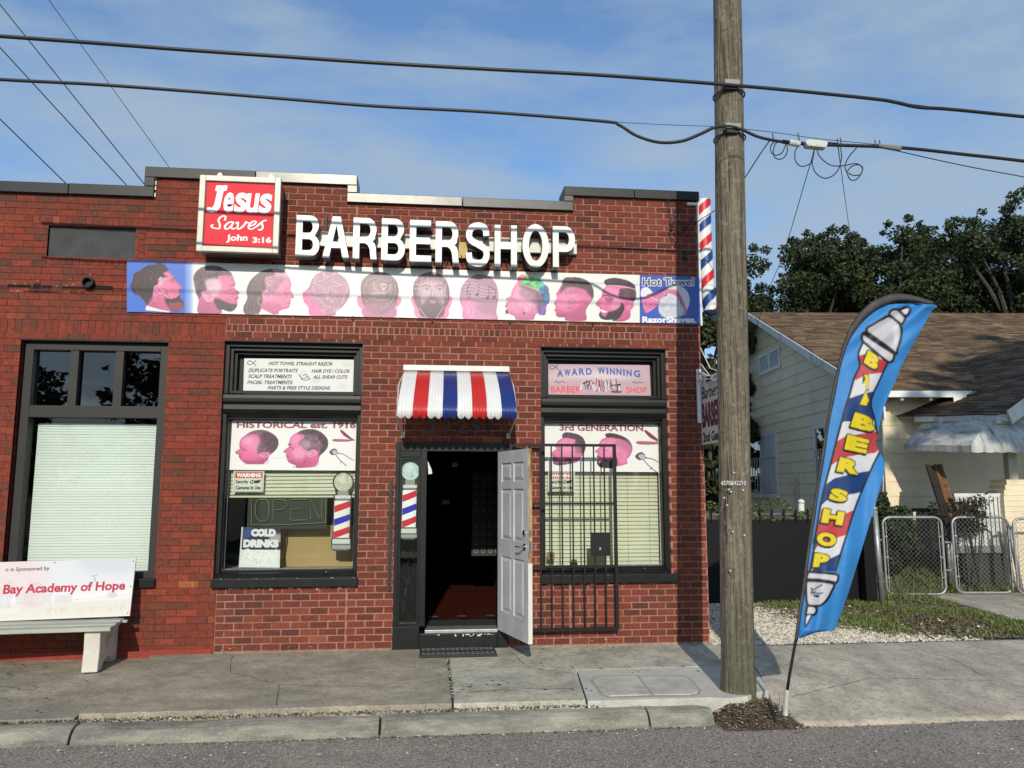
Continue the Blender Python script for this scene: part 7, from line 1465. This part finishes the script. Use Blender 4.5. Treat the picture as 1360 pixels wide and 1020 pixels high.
# side windows
GW=glass_mat('house_glass',(.16,.17,.18),.5)
SASHB=mat('pale_sash_board',(.58,.60,.62),.8,var=.15,vscale=3,stretch=(1,1,.2))
def side_win(pxl,pxr,pyt,pyb,half=True):
    wn=empty('side_window',(0,0,0)); wn.parent=hs_; a_=onS(pxl,(pyt+pyb)/2); b_=onS(pxr,(pyt+pyb)/2); y1,y0=max(a_[1],b_[1]),min(a_[1],b_[1]); mid=(pxl+pxr)/2; zt=onS(mid,pyt)[2]; zb=onS(mid,pyb)[2]
    mb=MB(); sframe(mb,y0,y1,zb,zt,.11,-.055,.0); mb.box(-.05,0,(y0+y1)/2-.05,(y0+y1)/2+.05,zb+.11,zt-.11); mb.box(-.08,0,y0-.04,y1+.04,zb-.05,zb); mb.build('frame',WT,wn,local=True)
    mb=MB(); mb.add([(-.03,y0+.1,zb+.1),(-.03,y1-.1,zb+.1),(-.03,y1-.1,zt-.1),(-.03,y0+.1,zt-.1)],[(0,1,2,3)]); mb.build('pane',GW,wn,local=True)
    mb=MB(); mb.box(-.048,-.036,y0+.115,(y0+y1)/2-.055,zb+.115,zt-.115); mb.build('curtain',SASHB,wn,local=True)  # pale board set before one sash, not cloth behind the glass
    mb=MB(); n_=6; ym=(y0+y1)/2
    for i in range(n_): y=ym+.06+(y1-.12-ym-.06)*i/(n_-1); mb.tube([(-.07,y,zb+.1),(-.07,y,zb+(zt-zb)*.60)],.010,5)
    mb.tube([(-.07,y0-.02,zb+(zt-zb)*.61),(-.07,y1+.02,zb+(zt-zb)*.61)],.010,5); mb.tube([(-.07,y0-.02,zb+.13),(-.07,y1+.02,zb+.13)],.010,5); mb.build('window_bar',WT,wn,local=True)
side_win(994,1034,576,659); side_win(1084,1117,561,651); side_win(943,955,586,627)
# conduits on the side
mb=MB(); 
for (u,v0,v1) in ((1055,633,668),(1059,628,668)): a_=onS(u,v0,-.05); b_=onS(u,v1,-.05); mb.tube([a_,b_],.02,6)
mb.build('pipe',TRIM,hs_,local=True)
mb=MB(); a_=onS(1173,547,-.04); mb.box(-.06,-.02,a_[1]-.06,a_[1]+.06,a_[2]-.14,a_[2]+.1); b_=onS(1173,700,-.03); mb.tube([(a_[0],a_[1],a_[2]),(b_[0],b_[1],b_[2])],.012,5); mb.build('meter_box',WT,hs_,local=True)
# ---- porch
pc=empty('porch',(0,0,0)); pc.parent=hs_
pF=-1.75         # porch front plane (towards the street)
A=onF(1338,550,pF-.2); B=onF(1214,554,-.35); 
ex_z=(A[2]+B[2])/2; pxl=onF(1262,550,pF)[0]
# porch roof: left slope of a gable whose ridge runs front to back
pA=np.array([A[0],A[1],A[2]]); pB=np.array([B[0],B[1],B[2]+.02]); dE=pB-pA; LE_=np.linalg.norm(dE); dxv=dE/LE_
upv=np.cross(np.array([0,0,1.0]),dxv); upv=upv if upv[0]>0 else -upv; upv=upv*math.cos(math.radians(25))+np.array([0,0,math.sin(math.radians(25))]); upv/=np.linalg.norm(upv)
SH2=mat('shaded_porch_shingle',(.09,.065,.045),.95,tint=[(0,(.06,.042,.03)),(.4,(.095,.065,.043)),(.8,(.13,.09,.06)),(1,(.17,.12,.085))],var=.25,vscale=2.5,spec=.2)  # darker copy of the shingle colours, painting in this slope's shade
V,F,T=shingles(pA,dxv,upv,LE_+1.0,4.2)
o=rawmesh('porch_shingles',V,F,SH2,None,'stuff',tint=T); o.parent=pc
nrm=np.cross(dxv,upv); nrm=nrm if nrm[2]>0 else -nrm
mb=MB(); mb.prism([pA-nrm*.01,pA+dxv*(LE_+1.0)-nrm*.01,pA+dxv*(LE_+1)+upv*4.2-nrm*.01,pA+upv*4.2-nrm*.01],tuple(-nrm*.05)); mb.build('porch_roof_deck',mat('soffit_paint',(.3,.3,.3)),pc,local=True)
mb=MB(); mb.beam(pA-nrm*.05,pB-nrm*.05,.03,.13); o=mb.build('porch_fascia',TRIM,pc,local=True)
mb=MB(); mb.beam(pA+np.array([.02,-.02,-.06]),pA+upv*4.2+np.array([0,-.02,-.06]),.03,.24); mb.build('porch_bargeboard',TRIM,pc,local=True)
mb=MB()
for f_ in (.3,.62,.9): p=pB+(pA-pB)*f_; mb.box(p[0]-.03,p[0]+.2,p[1]-.03,p[1]+.03,p[2]-.16,p[2]-.07)
mb.build('rafter_tail',TRIM,pc,local=True)
# metal awning hung under the eave
AWM=mat('mildewed_white_aluminium',(.46,.46,.43),.6,var=.15,vscale=5,dark=(.09,.09,.085),dscale=2.4,dlo=.48,dhi=.70,stretch=(3.2,1.2,.5))
c0=onF(1225,563,-.5); c1=onF(1311,558,pF+.05); d0=onF(1201,590,-.62); d1=onF(1290,592,pF-.35); e1=onF(1420,592,pF-.35); f1=onF(1420,558,pF+.05)
def awn(a,b,c,d,nm,lab=None):
    mb=MB(); n_=40; vs=[];fs=[]; a,b,c,d=map(np.array,(a,b,c,d))   # a,b top edge; c,d bottom edge
    for i in range(n_+1):
        t=i/n_; tp=a+(b-a)*t; bt=c+(d-c)*t
        for k,s2 in enumerate((0,.25,.5,.75,1)): p=tp+(bt-tp)*s2; p=p+np.array([0,0,.015*math.sin(s2*math.pi)]); vs.append(p)
        vs.append(bt+np.array([0,0,-.10-.018*abs(math.sin(t*n_*math.pi/5))]))
    for i in range(n_):
        for k in range(5): q_=i*6+k; fs.append((q_,q_+6,q_+7,q_+1))
    mb.add(vs,fs); o=mb.build(nm,AWM,pc,local=True,smooth=False); md=o.modifiers.new('t','SOLIDIFY'); md.thickness=.008; return o
awn(c0,c1,d0,d1,'metal_awning'); awn(c1,f1,d1,e1,'metal_awning')
# porch wall window, post, balustrade, deck
a_=onF(1279,597,1.58); b_=onF(1322,653,1.58); mb=MB(); mb.box(a_[0],b_[0],1.54,1.59,b_[2],a_[2]); fw=mb.build('porch_window',BLACKM,pc,local=True)
mb=MB(); frame_box(mb,(a_[0]-.06,b_[0]+.06,b_[2]-.08,a_[2]+.06),.07,1.5,1.56); mb.build('window_frame',mat('dim_grey_trim',(.2,.2,.19),.7),pc,local=True)
mb=MB()
for i in range(7): x=a_[0]+(b_[0]-a_[0])*i/6; mb.tube([(x,1.47,b_[2]-.05),(x,1.47,a_[2]+.05)],.012,5)
mb.build('window_bar',mat('grey_window_bar',(.18,.18,.17),.5),pc,local=True)
pz=fz+.02; x0_=onF(1262,690,pF)[0]
mb=MB(); mb.box(x0_+.1,WLN,pF,1.6,pz-.14,pz-.02); mb.build('porch_deck',mat('porch_grey_deck',(.2,.2,.19),.8,var=.2),pc,local=True)
mb=MB(); mb.box(x0_+.2,WLN,pF+.05,pF+.12,0,pz-.15); mb.build('porch_skirt',mat('porch_skirt',(.04,.037,.03),.8,var=.3),pc,local=True)
a_=onF(1342,645,pF); b_=onF(1352,645,pF)
mb=MB(); mb.box(a_[0],b_[0]+.02,pF,pF+.14,onF(1345,638,pF)[2],onF(1345,590,pF)[2]); mb.build('porch_post',mat('post_cream',(.45,.43,.36),.6,var=.1),pc,local=True)
xl_,xr_=onF(1329,670,pF)[0],onF(1352,670,pF)[0]+.15; zt_=onF(1340,637,pF)[2]
pyr=onF(1340,720,pF)[2]; k=0; z_=0.0
while z_<zt_: 
    f_=max(0,(zt_-z_-.35)/.25) if z_>zt_-.35 else 1; nar=.10*(1-min(1,(zt_-z_)/.3))
    mb=MB(); mb.box(xl_+nar,xr_-nar*0,pF-.10,pF+.35,z_,min(z_+.088,zt_)); mb.box(xl_+nar-.006,xr_,pF-.106,pF+.356,z_,z_+.015); mb.build('pier_siding',YEL,pc,local=True); z_+=.09; k+=1
mb=MB(); a_=onF(1266,656,pF+.03); b_=onF(1330,658,pF+.03); mb.box(a_[0],b_[0],pF,pF+.07,a_[2]-.05,a_[2]+.01); mb.build('hand_rail',TRIM,pc,local=True)
n_=11
for i in range(n_): x=a_[0]+.05+(b_[0]-a_[0]-.1)*i/(n_-1); mb=MB(); mb.box(x-.028,x+.028,pF+.01,pF+.045,pz-.02,a_[2]-.05); mb.build('baluster',TRIM,pc,local=True)
# things heaped before the porch
def hp(px,py,ly): p=onF(px,py,ly); return Q+ux*p[0]+uy*p[1]+uz*(p[2]-.02)
WB=mat('old_brown_board',(.16,.075,.035),.8,var=.35,vscale=4,stretch=(5,5,.6)); WD_=mat('dark_board',(.02,.015,.012),.8,var=.3)
for (a_,b_,m_,wd,l) in (((1235,619),(1262,702),WD_,.16,'dark board leaning against the porch, left of the brown planks'),((1243,618),(1268,700),WB,.10,'brown plank leaning on the porch beside the dark board'),((1248,617),(1276,705),WB,.07,'thin brown plank leaning rightmost against the porch')):
    p=hp(*a_,-1.0); q_=hp(*b_,-1.9); mb=MB(); mb.beam(p,q_,wd,.04,up=(0,1,0)); tag(mb.build('leaning_board',m_),l,'board','boards leaning on the porch')
p=hp(1222,676,-.7); cb=empty('old_cabinet',(p[0],p[1],0),'low brown weathered cabinet against the sunlit house wall','cabinet'); 
mb=MB(); q_=hp(1247,676,-.7); mb.box(p[0],q_[0],p[1]-.2,p[1]+.15,.25,p[2]-.06); bevel(mb.build('carcass',mat('cabinet_brown',(.10,.08,.04),.8,var=.4,vscale=6),cb),.01); mb=MB(); mb.box(p[0]-.04,q_[0]+.04,p[1]-.25,p[1]+.2,p[2]-.055,p[2]+.01); mb.build('top',WD_,cb)
mb=MB(); mb.box(p[0]+.03,p[0]+.12,p[1]-.21,p[1]-.202,.35,p[2]-.1); mb.build('strip',mat('mossy_strip',(.22,.19,.05),.8,var=.4),cb)
for k in range(4): mb=MB(); mb.box(p[0]+.05+.02*k,p[0]+.09+.02*k,p[1]-.18,p[1]-.14,0,.25) if k%3==0 else None; mb.v and mb.build('leg',WD_,cb)
# ================================================================== FENCES
bg0=PZ(938,803,0); fA=PZ(950,802,-.01); fB=PZ(1146,800,-.01); fC=PZ(1158,802,-.01)
gd=(fB-fA)/np.linalg.norm(fB-fA); gd[2]=0
bf=empty('black_gate',(fA[0],fA[1],-.01),'black sheet metal yard gate with spikes along its top','gate')
zt_=PD(1000,688.5,11.6)[2]
def onL(px,py,a=fA,d=gd):     # vertical plane through a line on the ground
    nn=np.array([d[1],-d[0],0]); r=ray(px,py); return CAM+r*(((a-CAM)@nn)/(r@nn))
zt_=onL(1050,689)[2]; st=fA-gd*.45
BLK=mat('black_sheet_metal',(.0055,.006,.007),.6,var=.15,vscale=2,spec=.2)
mb=MB(); mb.prism([st,fB,fB+uz*(zt_-.0),st+uz*(zt_)],(.0,.03,0)); mb.build('sheet_panel',BLK,bf)
L_=np.linalg.norm(fB-st); n_=int(L_/.19)
for i in range(n_+1):
    p=st+gd*(i*.19+.05); mb=MB(); z0=zt_-.05+.01; mb.beam(p+uz*z0-np.array([0,.02,0]),p+uz*(zt_+.10)-np.array([0,.02,0]),.018,.018,up=(0,1,0)); mb.prism([p+np.array([-.022,-.03,zt_+.10]),p+np.array([.022,-.03,zt_+.10]),p+np.array([0,-.03,zt_+.17])],(0,.02,0)); mb.build('spike',BLK,bf)
mb=MB(); mb.beam(st+uz*(zt_+.075)+np.array([0,.06,0]),fB+uz*(zt_+.09)+np.array([0,.06,0]),.03,.03); mb.build('pipe_rail',mat('grey_pipe',(.12,.12,.12),.5,metal=.4),bf)
po=empty('gate_post',(fC[0],fC[1],0),'thick black square post between the black gate and chain-link fence','post'); mb=MB(); zp=onL(1150,690)[2]; mb.box(fC[0]-.115,fC[0]+.06,fC[1]-.07,fC[1]+.07,-.03,zp+.02); bevel(mb.build('post_body',BLK,po),.006); mb=MB(); mb.box(fC[0]-.125,fC[0]+.07,fC[1]-.08,fC[1]+.08,zp+.02,zp+.04); mb.build('cap',BLK,po)
a_=onL(1064,668,fA+np.array([0,.3,0])); b_=onL(1065,700,fA+np.array([0,.3,0])); mb=MB(); mb.tube([(a_[0],a_[1],-.1),(a_[0],a_[1],a_[2])],.045,10); mb.lathe([(.055,0),(.055,.03),(.02,.06)],(a_[0],a_[1],a_[2]),10); tag(mb.build('white_post',WHITE,smooth=True),'short white pipe post showing just above the black gate','post')
GAL=mat('galvanised_pipe',(.33,.34,.34),.45,metal=.55,var=.25,vscale=9)
def wire_mesh(a,b,z0,z1,name,parent,cell=.075,r=.0024,clipf=None,off=0):
    a=np.array(a,float);b=np.array(b,float);L=np.linalg.norm(b-a);d=(b-a)/L; V=[];F=[];n=0; H=z1-z0; nn=np.array([d[1],-d[0],0])*.003
    for sgn in (1,-1):
        x=-H
        while x<L+H:
            p0x,p0z=(x,z0); p1x,p1z=(x+sgn*H,z1)
            if sgn<0: p1x,p1z=(x-H,z1)
            lo_,hi_=max(0,min(p0x,p1x)),min(L,max(p0x,p1x))
            if hi_-lo_>.01:
                za=z0+abs(lo_-x) if sgn>0 else z0+(x-lo_); zb=z0+abs(hi_-x) if sgn>0 else z0+(x-hi_)
                P0=a+d*lo_+uz*(za)-np.array([0,0,a[2]]); P1=a+d*hi_+uz*(zb)-np.array([0,0,a[2]])
                seg=max(2,int((hi_-lo_)/(cell*.5)))
                if clipf is None or True:
                    dr_=(P1-P0)/np.linalg.norm(P1-P0); s1=np.cross(dr_,np.array([d[1],-d[0],0])); 
                    prev=None
                    for k in range(seg+1):
                        p=P0+(P1-P0)*k/seg+nn*(1 if k%2 else -1)
                        if clipf is not None and not clipf(p): prev=None; continue
                        vv=[p+s1*r,p-s1*r*.5+nn*r/.003,p-s1*r*.5-nn*r/.003]; V+=vv
                        if prev is not None:
                            for j in range(3): F.append((prev+j,prev+(j+1)%3,n+(j+1)%3,n+j))
                        prev=n; n+=3
            x+=cell
    return rawmesh(name,np.array(V),np.array(F),GAL,parent,'stuff')
def cl_gate(label,pl,pr_,ptop,pbot,mp):
    """gate leaf: pixel x of left/right bottom corners, y of top, y of bottom"""
    a=PZ(pl,pbot,.03); b=PZ(pr_,pbot,.03); a[2]=b[2]=0; d=(b-a)/np.linalg.norm(b-a); zt=onL((pl+pr_)/2,ptop,a,d)[2]; r=empty('chain_link_gate',(a[0],a[1],0),label,'gate','chain-link gate leaves'); R_=.12; z0=.04; L=np.linalg.norm(b-a)
    pts=[]
    for cx,cz,a0 in ((L-R_,zt-R_,0),(R_,zt-R_,90),(R_,z0+R_,180),(L-R_,z0+R_,270)):
        for k in range(6): t=math.radians(a0+90*k/5); pts.append(a+d*(cx+R_*math.cos(t))+uz*(cz+R_*math.sin(t)))
    mb=MB(); mb.tube(pts,.021,8,closed=True); mb.build('pipe_frame',GAL,r,smooth=True)
    def cf(p): 
        u=(p-a)@d; v=p[2]; 
        if u<.035 or u>L-.035 or v<z0+.03: return False
        if v>zt+.06: return False
        return True
    wire_mesh(a+d*0,b,z0,zt,'chain_link_mesh',r,clipf=cf)
    mb=MB(); mb.tube([a+d*.05+uz*(z0+.08),a+d*.05+uz*(zt-.08)],.006,5); mb.tube([a+d*(L-.05)+uz*(z0+.08),a+d*(L-.05)+uz*(zt-.08)],.006,5)
    for z_ in (.3,.62,.95): 
        for u in (.02,L-.06): mb.beam(a+d*u+uz*z_,a+d*(u+.045)+uz*z_,.02,.02)
    tag(mb.build('tension_bar',GAL,r),kind='stuff')
    mb=MB(); u=.15
    while u<L*.75: mb.tube([a+d*u+uz*(zt+.01),a+d*(u+.03)+uz*(zt+.05+.04*RNG.random()),a+d*(u+.07)+uz*(zt+.015)],.003,4); u+=.075
    mb.build('wire_knuckle',GAL,r)
    return a,b,d,zt
g1=cl_gate('chain-link gate leaf nearest the black post, rounded pipe frame',1178,1257,687,790,None); g2=cl_gate('middle chain-link gate leaf, right of the double posts',1271,1346,687,788,None)
a3=PZ(1352,788,.03); a3[2]=0
g3=cl_gate('rightmost chain-link gate leaf cut by the edge of the view',1353,1425,689,790,None)
def fpost(px0,pyb,px1,pyt,label,r=.033):
    a=PZ(px0,pyb,-.02); nn=np.array([0,1.0,0]); rr_=ray(px1,pyt); t_=(a[1]-CAM[1])/rr_[1]; b=CAM+rr_*t_; mb=MB(); mb.tube([a,b],r,10); mb.lathe([(r*1.2,-.01),(r*1.15,.02),(r*.4,.045)],tuple(b),10); tag(mb.build('fence_post',GAL,smooth=True),label,'post','chain-link fence posts')
fpost(1172,803,1161,676,'thick galvanised end post, leaning, beside the black post',.045)
fpost(1263,786,1257,693,'left one of the paired thin gate posts'); fpost(1267,786,1262,693,'right one of the paired thin gate posts')
fpost(1358,790,1340,700,'leaning galvanised post at the right edge of the view')
mb=MB(); 
for px_,py_ in ((1164,717),(1167,772),(1258,720),(1260,757)): p=PZ(px_,790,0); q_=CAM+ray(px_,py_)*((p[1]-CAM[1])/ray(px_,py_)[1]); mb.beam(q_-np.array([.05,0,0]),q_+np.array([.13,0,0]),.03,.025)
tag(mb.build('gate_hinge_clamps',GAL),'galvanised hinge clamps joining the gates to their posts','hinge')
# garden path
mb=MB(); pth=[PZ(1232,792,0),PZ(1348,789,0),PZ(1372,835,0),PZ(1330,818,0),PZ(1290,806,0)]; pth=[PZ(*p,0) for p in ((1237,790),(1352,788),(1420,790),(1440,832),(1360,826),(1325,818),(1295,808),(1262,800))]
q=smooth([(p[0],p[1]) for p in pth],3); mb.prism([(x,y,.012) for x,y in q],(0,0,-.08)); tag(mb.build('garden_path',CONCA),kind='structure')
# ================================================================== PLANTS
def leaf_cloud(cent,size,rng_n,leaf,up=.3,mesh=None):
    """n leaf quads scattered in given gaussian blobs -> verts, faces, tint"""
    N_=rng_n; w_=np.array([s[0]*s[1]*s[2] for s in size])**.66; k=RNG.choice(len(cent),N_,p=w_/w_.sum()); C_=np.array(cent)[k]; S_=np.array(size)[k]
    v=RNG.normal(size=(N_,3)); v/=np.linalg.norm(v,axis=1)[:,None]; rad=RNG.random(N_)**.42; p=C_+v*rad[:,None]*S_
    a=RNG.normal(size=(N_,3)); a/=np.linalg.norm(a,axis=1)[:,None]; b=np.cross(a,RNG.normal(size=(N_,3))); b/=np.linalg.norm(b,axis=1)[:,None]
    l=leaf*(.6+.8*RNG.random((N_,1))); q=np.stack([p-a*l,p+b*l*.5,p+a*l,p-b*l*.5],1)
    return q.reshape(-1,3),np.arange(N_*4).reshape(-1,4),np.repeat(RNG.random(N_),4)
OAK=mat('oak_foliage',(.04,.06,.02),.7,tint=[(0,(.014,.022,.008)),(.5,(.028,.042,.014)),(.85,(.05,.068,.022)),(1,(.085,.095,.032))],spec=.3)
BARK=mat('oak_bark',(.07,.06,.045),.95,var=.3,vscale=6,bump=1,bscale=20)
def oak(name,base,h,rx,ry,n,leaf,label,group='oaks beyond the yellow house',lean=0,nb=62,crown_lo=.24,cat='tree'):
    base=np.array(base,float); r=empty(name,base,label,cat,group)
    mb=MB(); top=base+np.array([lean,0,h*.55]); mb.tube([base-uz*.3,base+np.array([lean*.3,0,h*.25]),top],[.35,.27,.2],10)
    cents=[];sizes=[]
    for i in range(nb):
        t=RNG.random()*2*math.pi; f=RNG.random()**.6; u=RNG.uniform(crown_lo,1); wv=math.sqrt(max(0,1-((u-.55)/.5)**2))*.95+.05
        c_=base+np.array([lean+rx*f*math.cos(t)*wv,ry*f*math.sin(t)*wv,h*u*.94]); s=RNG.uniform(.13,.24)*rx; cents.append(c_); sizes.append((s,s,s*.62))
        if i%2==0: mb.tube([top+(base-top)*RNG.uniform(0,.3),(top+c_)/2+np.array([0,0,.2]),c_],[.12,.07,.02],6)
        for j in range(7):   # outer sprigs
            vv=RNG.normal(size=3); vv[2]=abs(vv[2])*.8; vv/=np.linalg.norm(vv); s2=s*RNG.uniform(.16,.4); cents.append(c_+vv*s*RNG.uniform(.9,1.45)); sizes.append((s2,s2,s2*.8))
    mb.build('trunk',BARK,r)
    V,F,T=leaf_cloud(cents,sizes,n,leaf); rawmesh('crown',V,F,OAK,r,tint=T); return r
def at_px(px,d): p=PD(px,649,d); return (p[0],p[1],0)
oak('oak_tree',at_px(1085,30),11.9,4.3,3.5,84000,.072,'dark oak with lacy left edge rising behind the ridge of the yellow house',lean=.3)
oak('oak_tree',at_px(1205,33),13.2,4.8,4,66000,.078,'middle dark oak behind the feather flag and roof ridge')
oak('oak_tree',at_px(1375,29),12.9,4.6,4,84000,.072,'tallest dark oak at the right edge behind the house')
oak('oak_tree',at_px(1290,36),13.4,4.8,4,76000,.08,'dark oak filling the gap between the middle and right oaks')
oak('oak_tree',at_px(1148,38),13.9,4.6,4,56000,.085,'dark oak seen between the left and middle oaks farther back')
oak('oak_tree',at_px(1012,34),9.0,3.4,3,26000,.085,'low dark oak just right of the utility pole above the gable',lean=0)
oak('shrub_tree',at_px(941,23),6.9,1.5,2.2,16000,.09,'dense green tree showing between the brick corner and the utility pole',group=None,crown_lo=.15)
oak('street_tree',(-7.5,-26,-.1),9.2,5.5,4,14000,.16,'broad tree across the street mirrored in the left upper panes',group='trees across the street')
oak('street_tree',(12.1,-14.5,-.1),15.8,4.8,3.4,44000,.15,'tall tree across the street whose crown shades the yellow house porch',group='trees across the street',crown_lo=.64)
oak('street_tree',(-20,-30,-.1),7.5,4,4,9000,.16,'smaller tree across the street mirrored at the left of the upper panes',group='trees across the street')
# palm
pl=empty('palm_tree',at_px(1214,27),'feathery palm head showing before the oaks above the roof','palm tree'); pb_=np.array(pl.location); ph_=8.05; mb=MB(); mb.tube([pb_,pb_+uz*ph_],[.2,.13],10); mb.build('trunk',BARK,pl)
V=[];F=[];T=[];n_=0
for k in range(20):
    t=k*2.4; el=RNG.uniform(.1,1.1); d=np.array([math.cos(t),math.sin(t),0])
    for j in range(34):
        s2=j/33; p=pb_+uz*ph_+d*(1.9*s2*math.cos(el*.6))+uz*(math.sin(el)*1.2*s2-1.5*s2**2)
        for sg in (-1,1):
            sd_=np.array([-d[1],d[0],0])*sg; tip=p+sd_*.35*(1-.6*s2)+d*.15-uz*.22; w2=d*.012; V+=[p-w2,p+w2,tip]; F.append((n_,n_+1,n_+2)); T+=[.75+.2*RNG.random()]*3; n_+=3
rawmesh('fronds',np.array(V),np.array(F),OAK,pl,tint=np.array(T))
GR=mat('grass_blade',(.06,.09,.02),.7,tint=[(0,(.20,.165,.075)),(.25,(.09,.115,.035)),(.6,(.13,.175,.045)),(1,(.22,.25,.085))],spec=.25)
def grass(name,pts,h,label=None):
    pts=np.array(pts); n=len(pts); a=RNG.random(n)*6.28; d=np.stack([np.cos(a),np.sin(a),np.zeros(n)],1); hh=h*(.4+1.0*RNG.random(n))[:,None]; w2=.006+.004*RNG.random((n,1)); sd_=np.stack([-d[:,1],d[:,0],np.zeros(n)],1)*w2
    ln=d*hh*(.2+.7*RNG.random((n,1))); up_=np.array([[0,0,1.0]])*hh; V=np.stack([pts-sd_,pts+sd_,pts+ln*.4+up_*.6+sd_*.7,pts+ln*.4+up_*.6-sd_*.7,pts+ln+up_*.9],1).reshape(-1,3)
    F=np.arange(n)[:,None]*5; F3=np.concatenate([F+np.array([[0,1,2]]),F+np.array([[0,2,3]]),F+np.array([[3,2,4]])]); return rawmesh(name,V,F3,GR,None,'stuff',tint=np.repeat(RNG.random(n),5))
def inpoly(x,y,poly):
    ins=False; n=len(poly); j=n-1
    for i in range(n):
        if (poly[i][1]>y)!=(poly[j][1]>y) and x<(poly[j][0]-poly[i][0])*(y-poly[i][1])/(poly[j][1]-poly[i][1])+poly[i][0]: ins=not ins
        j=i
    return ins
pg=[(x,y) for x,y in q]; pts=[]
lawnz=lambda y:-.018+.42*(lambda t:t*t*(3-2*t))(min(1,max(0,(y-3.3)/2.4)))
mb=MB(); ly_=np.linspace(3.2,5.8,12); mb.add([(xx_,yy_,lawnz(yy_)+(0 if yy_>3.21 else -.02)) for yy_ in ly_ for xx_ in (4.9,30)]+[(4.9,14,lawnz(9)),(30,14,lawnz(9))],[(2*i_,2*i_+1,2*i_+3,2*i_+2) for i_ in range(12)]); tag(mb.build('lawn',GRASSG),kind='structure')
while len(pts)<46000:      # yard behind the gates
    x=RNG.uniform(5.2,13.5); y=RNG.uniform(2.9,6.6)
    if inpoly(x,y,pg): continue
    if mnoise.noise(Vector((x*1.2,y*1.2,4)))<-.25 and RNG.random()<.6: continue
    pts.append((x,y,lawnz(y)))
tag(grass('yard_grass',pts,.11),kind='stuff')
pts=[]
while len(pts)<20000:      # verge between apron and gates
    x=RNG.uniform(4.2,11.5); y=RNG.uniform(-.1,3.1)
    lim=5.1+.5*mnoise.noise(Vector((0,y*1.2,2)))+(1.3*max(0,1-(y+.1)/1.3)); 
    if x<lim+RNG.normal()*.25 or inpoly(x,y,pg): continue
    nz=mnoise.noise(Vector((x*1.0,y*1.3,9)))
    if nz<.12 and RNG.random()<.93: continue
    pts.append((x,y,-.02))
tag(grass('verge_grass',pts,.065),kind='stuff')
pts=[]; tx=[]
while len(pts)<19000:
    x=RNG.uniform(4.2,11.5); y=RNG.uniform(-.08,3.1); lim=5.0+(1.3*max(0,1-(y+.1)/1.3))
    if x<lim+RNG.normal()*.3 or inpoly(x,y,pg): continue
    pts.append((x,y,-.012+RNG.random()*.02))
tag(scatter('leaf_mulch',pts,.022,mat('mulch',(.07,.05,.03),.9,tint=[(0,(.045,.032,.018)),(.5,(.12,.085,.048)),(.9,(.21,.155,.09)),(1,(.42,.37,.27))]),.25,tint=True),'dead leaves and soil between the driveway and the chain-link gates',kind='stuff')
pts=[(RNG.uniform(4.3,9),RNG.uniform(-.05,2.6),0.0) for _ in range(90)]; tag(scatter('verge_stones',pts,.028,GRAVEL,.6,tint=True),kind='stuff')
# bush by the house corner, vines on the black gate, dead brush
def bush(name,c_,s,n,leaf,label,nb=12,m=OAK):
    r=empty(name,(c_[0],c_[1],0),label,'bush'); c_=np.array(c_,float); cents=[c_+RNG.normal(size=3)*np.array(s)*.45 for _ in range(nb)]; sz=[tuple(np.array(s)*RNG.uniform(.3,.5)) for _ in range(nb)]
    mb=MB(); 
    for k in range(5): mb.tube([(c_[0],c_[1],-.02),tuple(cents[k]*.5+np.array([c_[0],c_[1],0])*.5),tuple(cents[k])],[.02,.015,.006],5)
    mb.build('stems',BARK,r); V,F,T=leaf_cloud(cents,sz,n,leaf); V[:,2]=np.maximum(V[:,2],-.01); rawmesh('foliage',V,F,m,r,tint=T)
p=hp(1190,715,-1.0); bush('bush',(p[0]-.1,p[1],.85),(.42,.4,.7),5200,.045,'dark leafy bush growing behind the first chain-link gate')
p=hp(1168,672,-1.0); bush('bush',(p[0]-.1,p[1],1.45),(.45,.4,.45),2200,.04,'twiggy bush poking above the black post beside the house wall')
p=hp(1292,668,-2.0); bush('bush',(p[0],p[1],1.25),(.6,.25,.38),1500,.03,'dry dark brush heaped against the porch balustrade',m=mat('dry_brush',(.03,.025,.015),.9,var=.3))
p=hp(1190,760,-1.6)
VN=mat('vine_leaf',(.09,.12,.03),.7,tint=[(0,(.05,.07,.02)),(1,(.16,.19,.06))])
vn=empty('vine',tuple(st+gd*1.2+uz*zt_),'thin green vine creeping along the top of the black gate','vine'); cents=[];sz=[]; ztp=onL(1050,689)[2]
mb=MB()
for k in range(7):
    s0=RNG.uniform(0,L_*.7); pts_=[st+gd*(s0+j*.22)+np.array([0,.06+RNG.normal()*.03,ztp+.12+.12*math.sin(j*.8+k)+RNG.normal()*.04]) for j in range(6)]; mb.tube(pts_,.004,4); cents+=pts_; sz+=[(.11,.06,.06)]*6
mb.build('stems',VN,vn); V,F,T=leaf_cloud(cents,sz,1500,.022); rawmesh('leaves',V,F,VN,vn,tint=T)
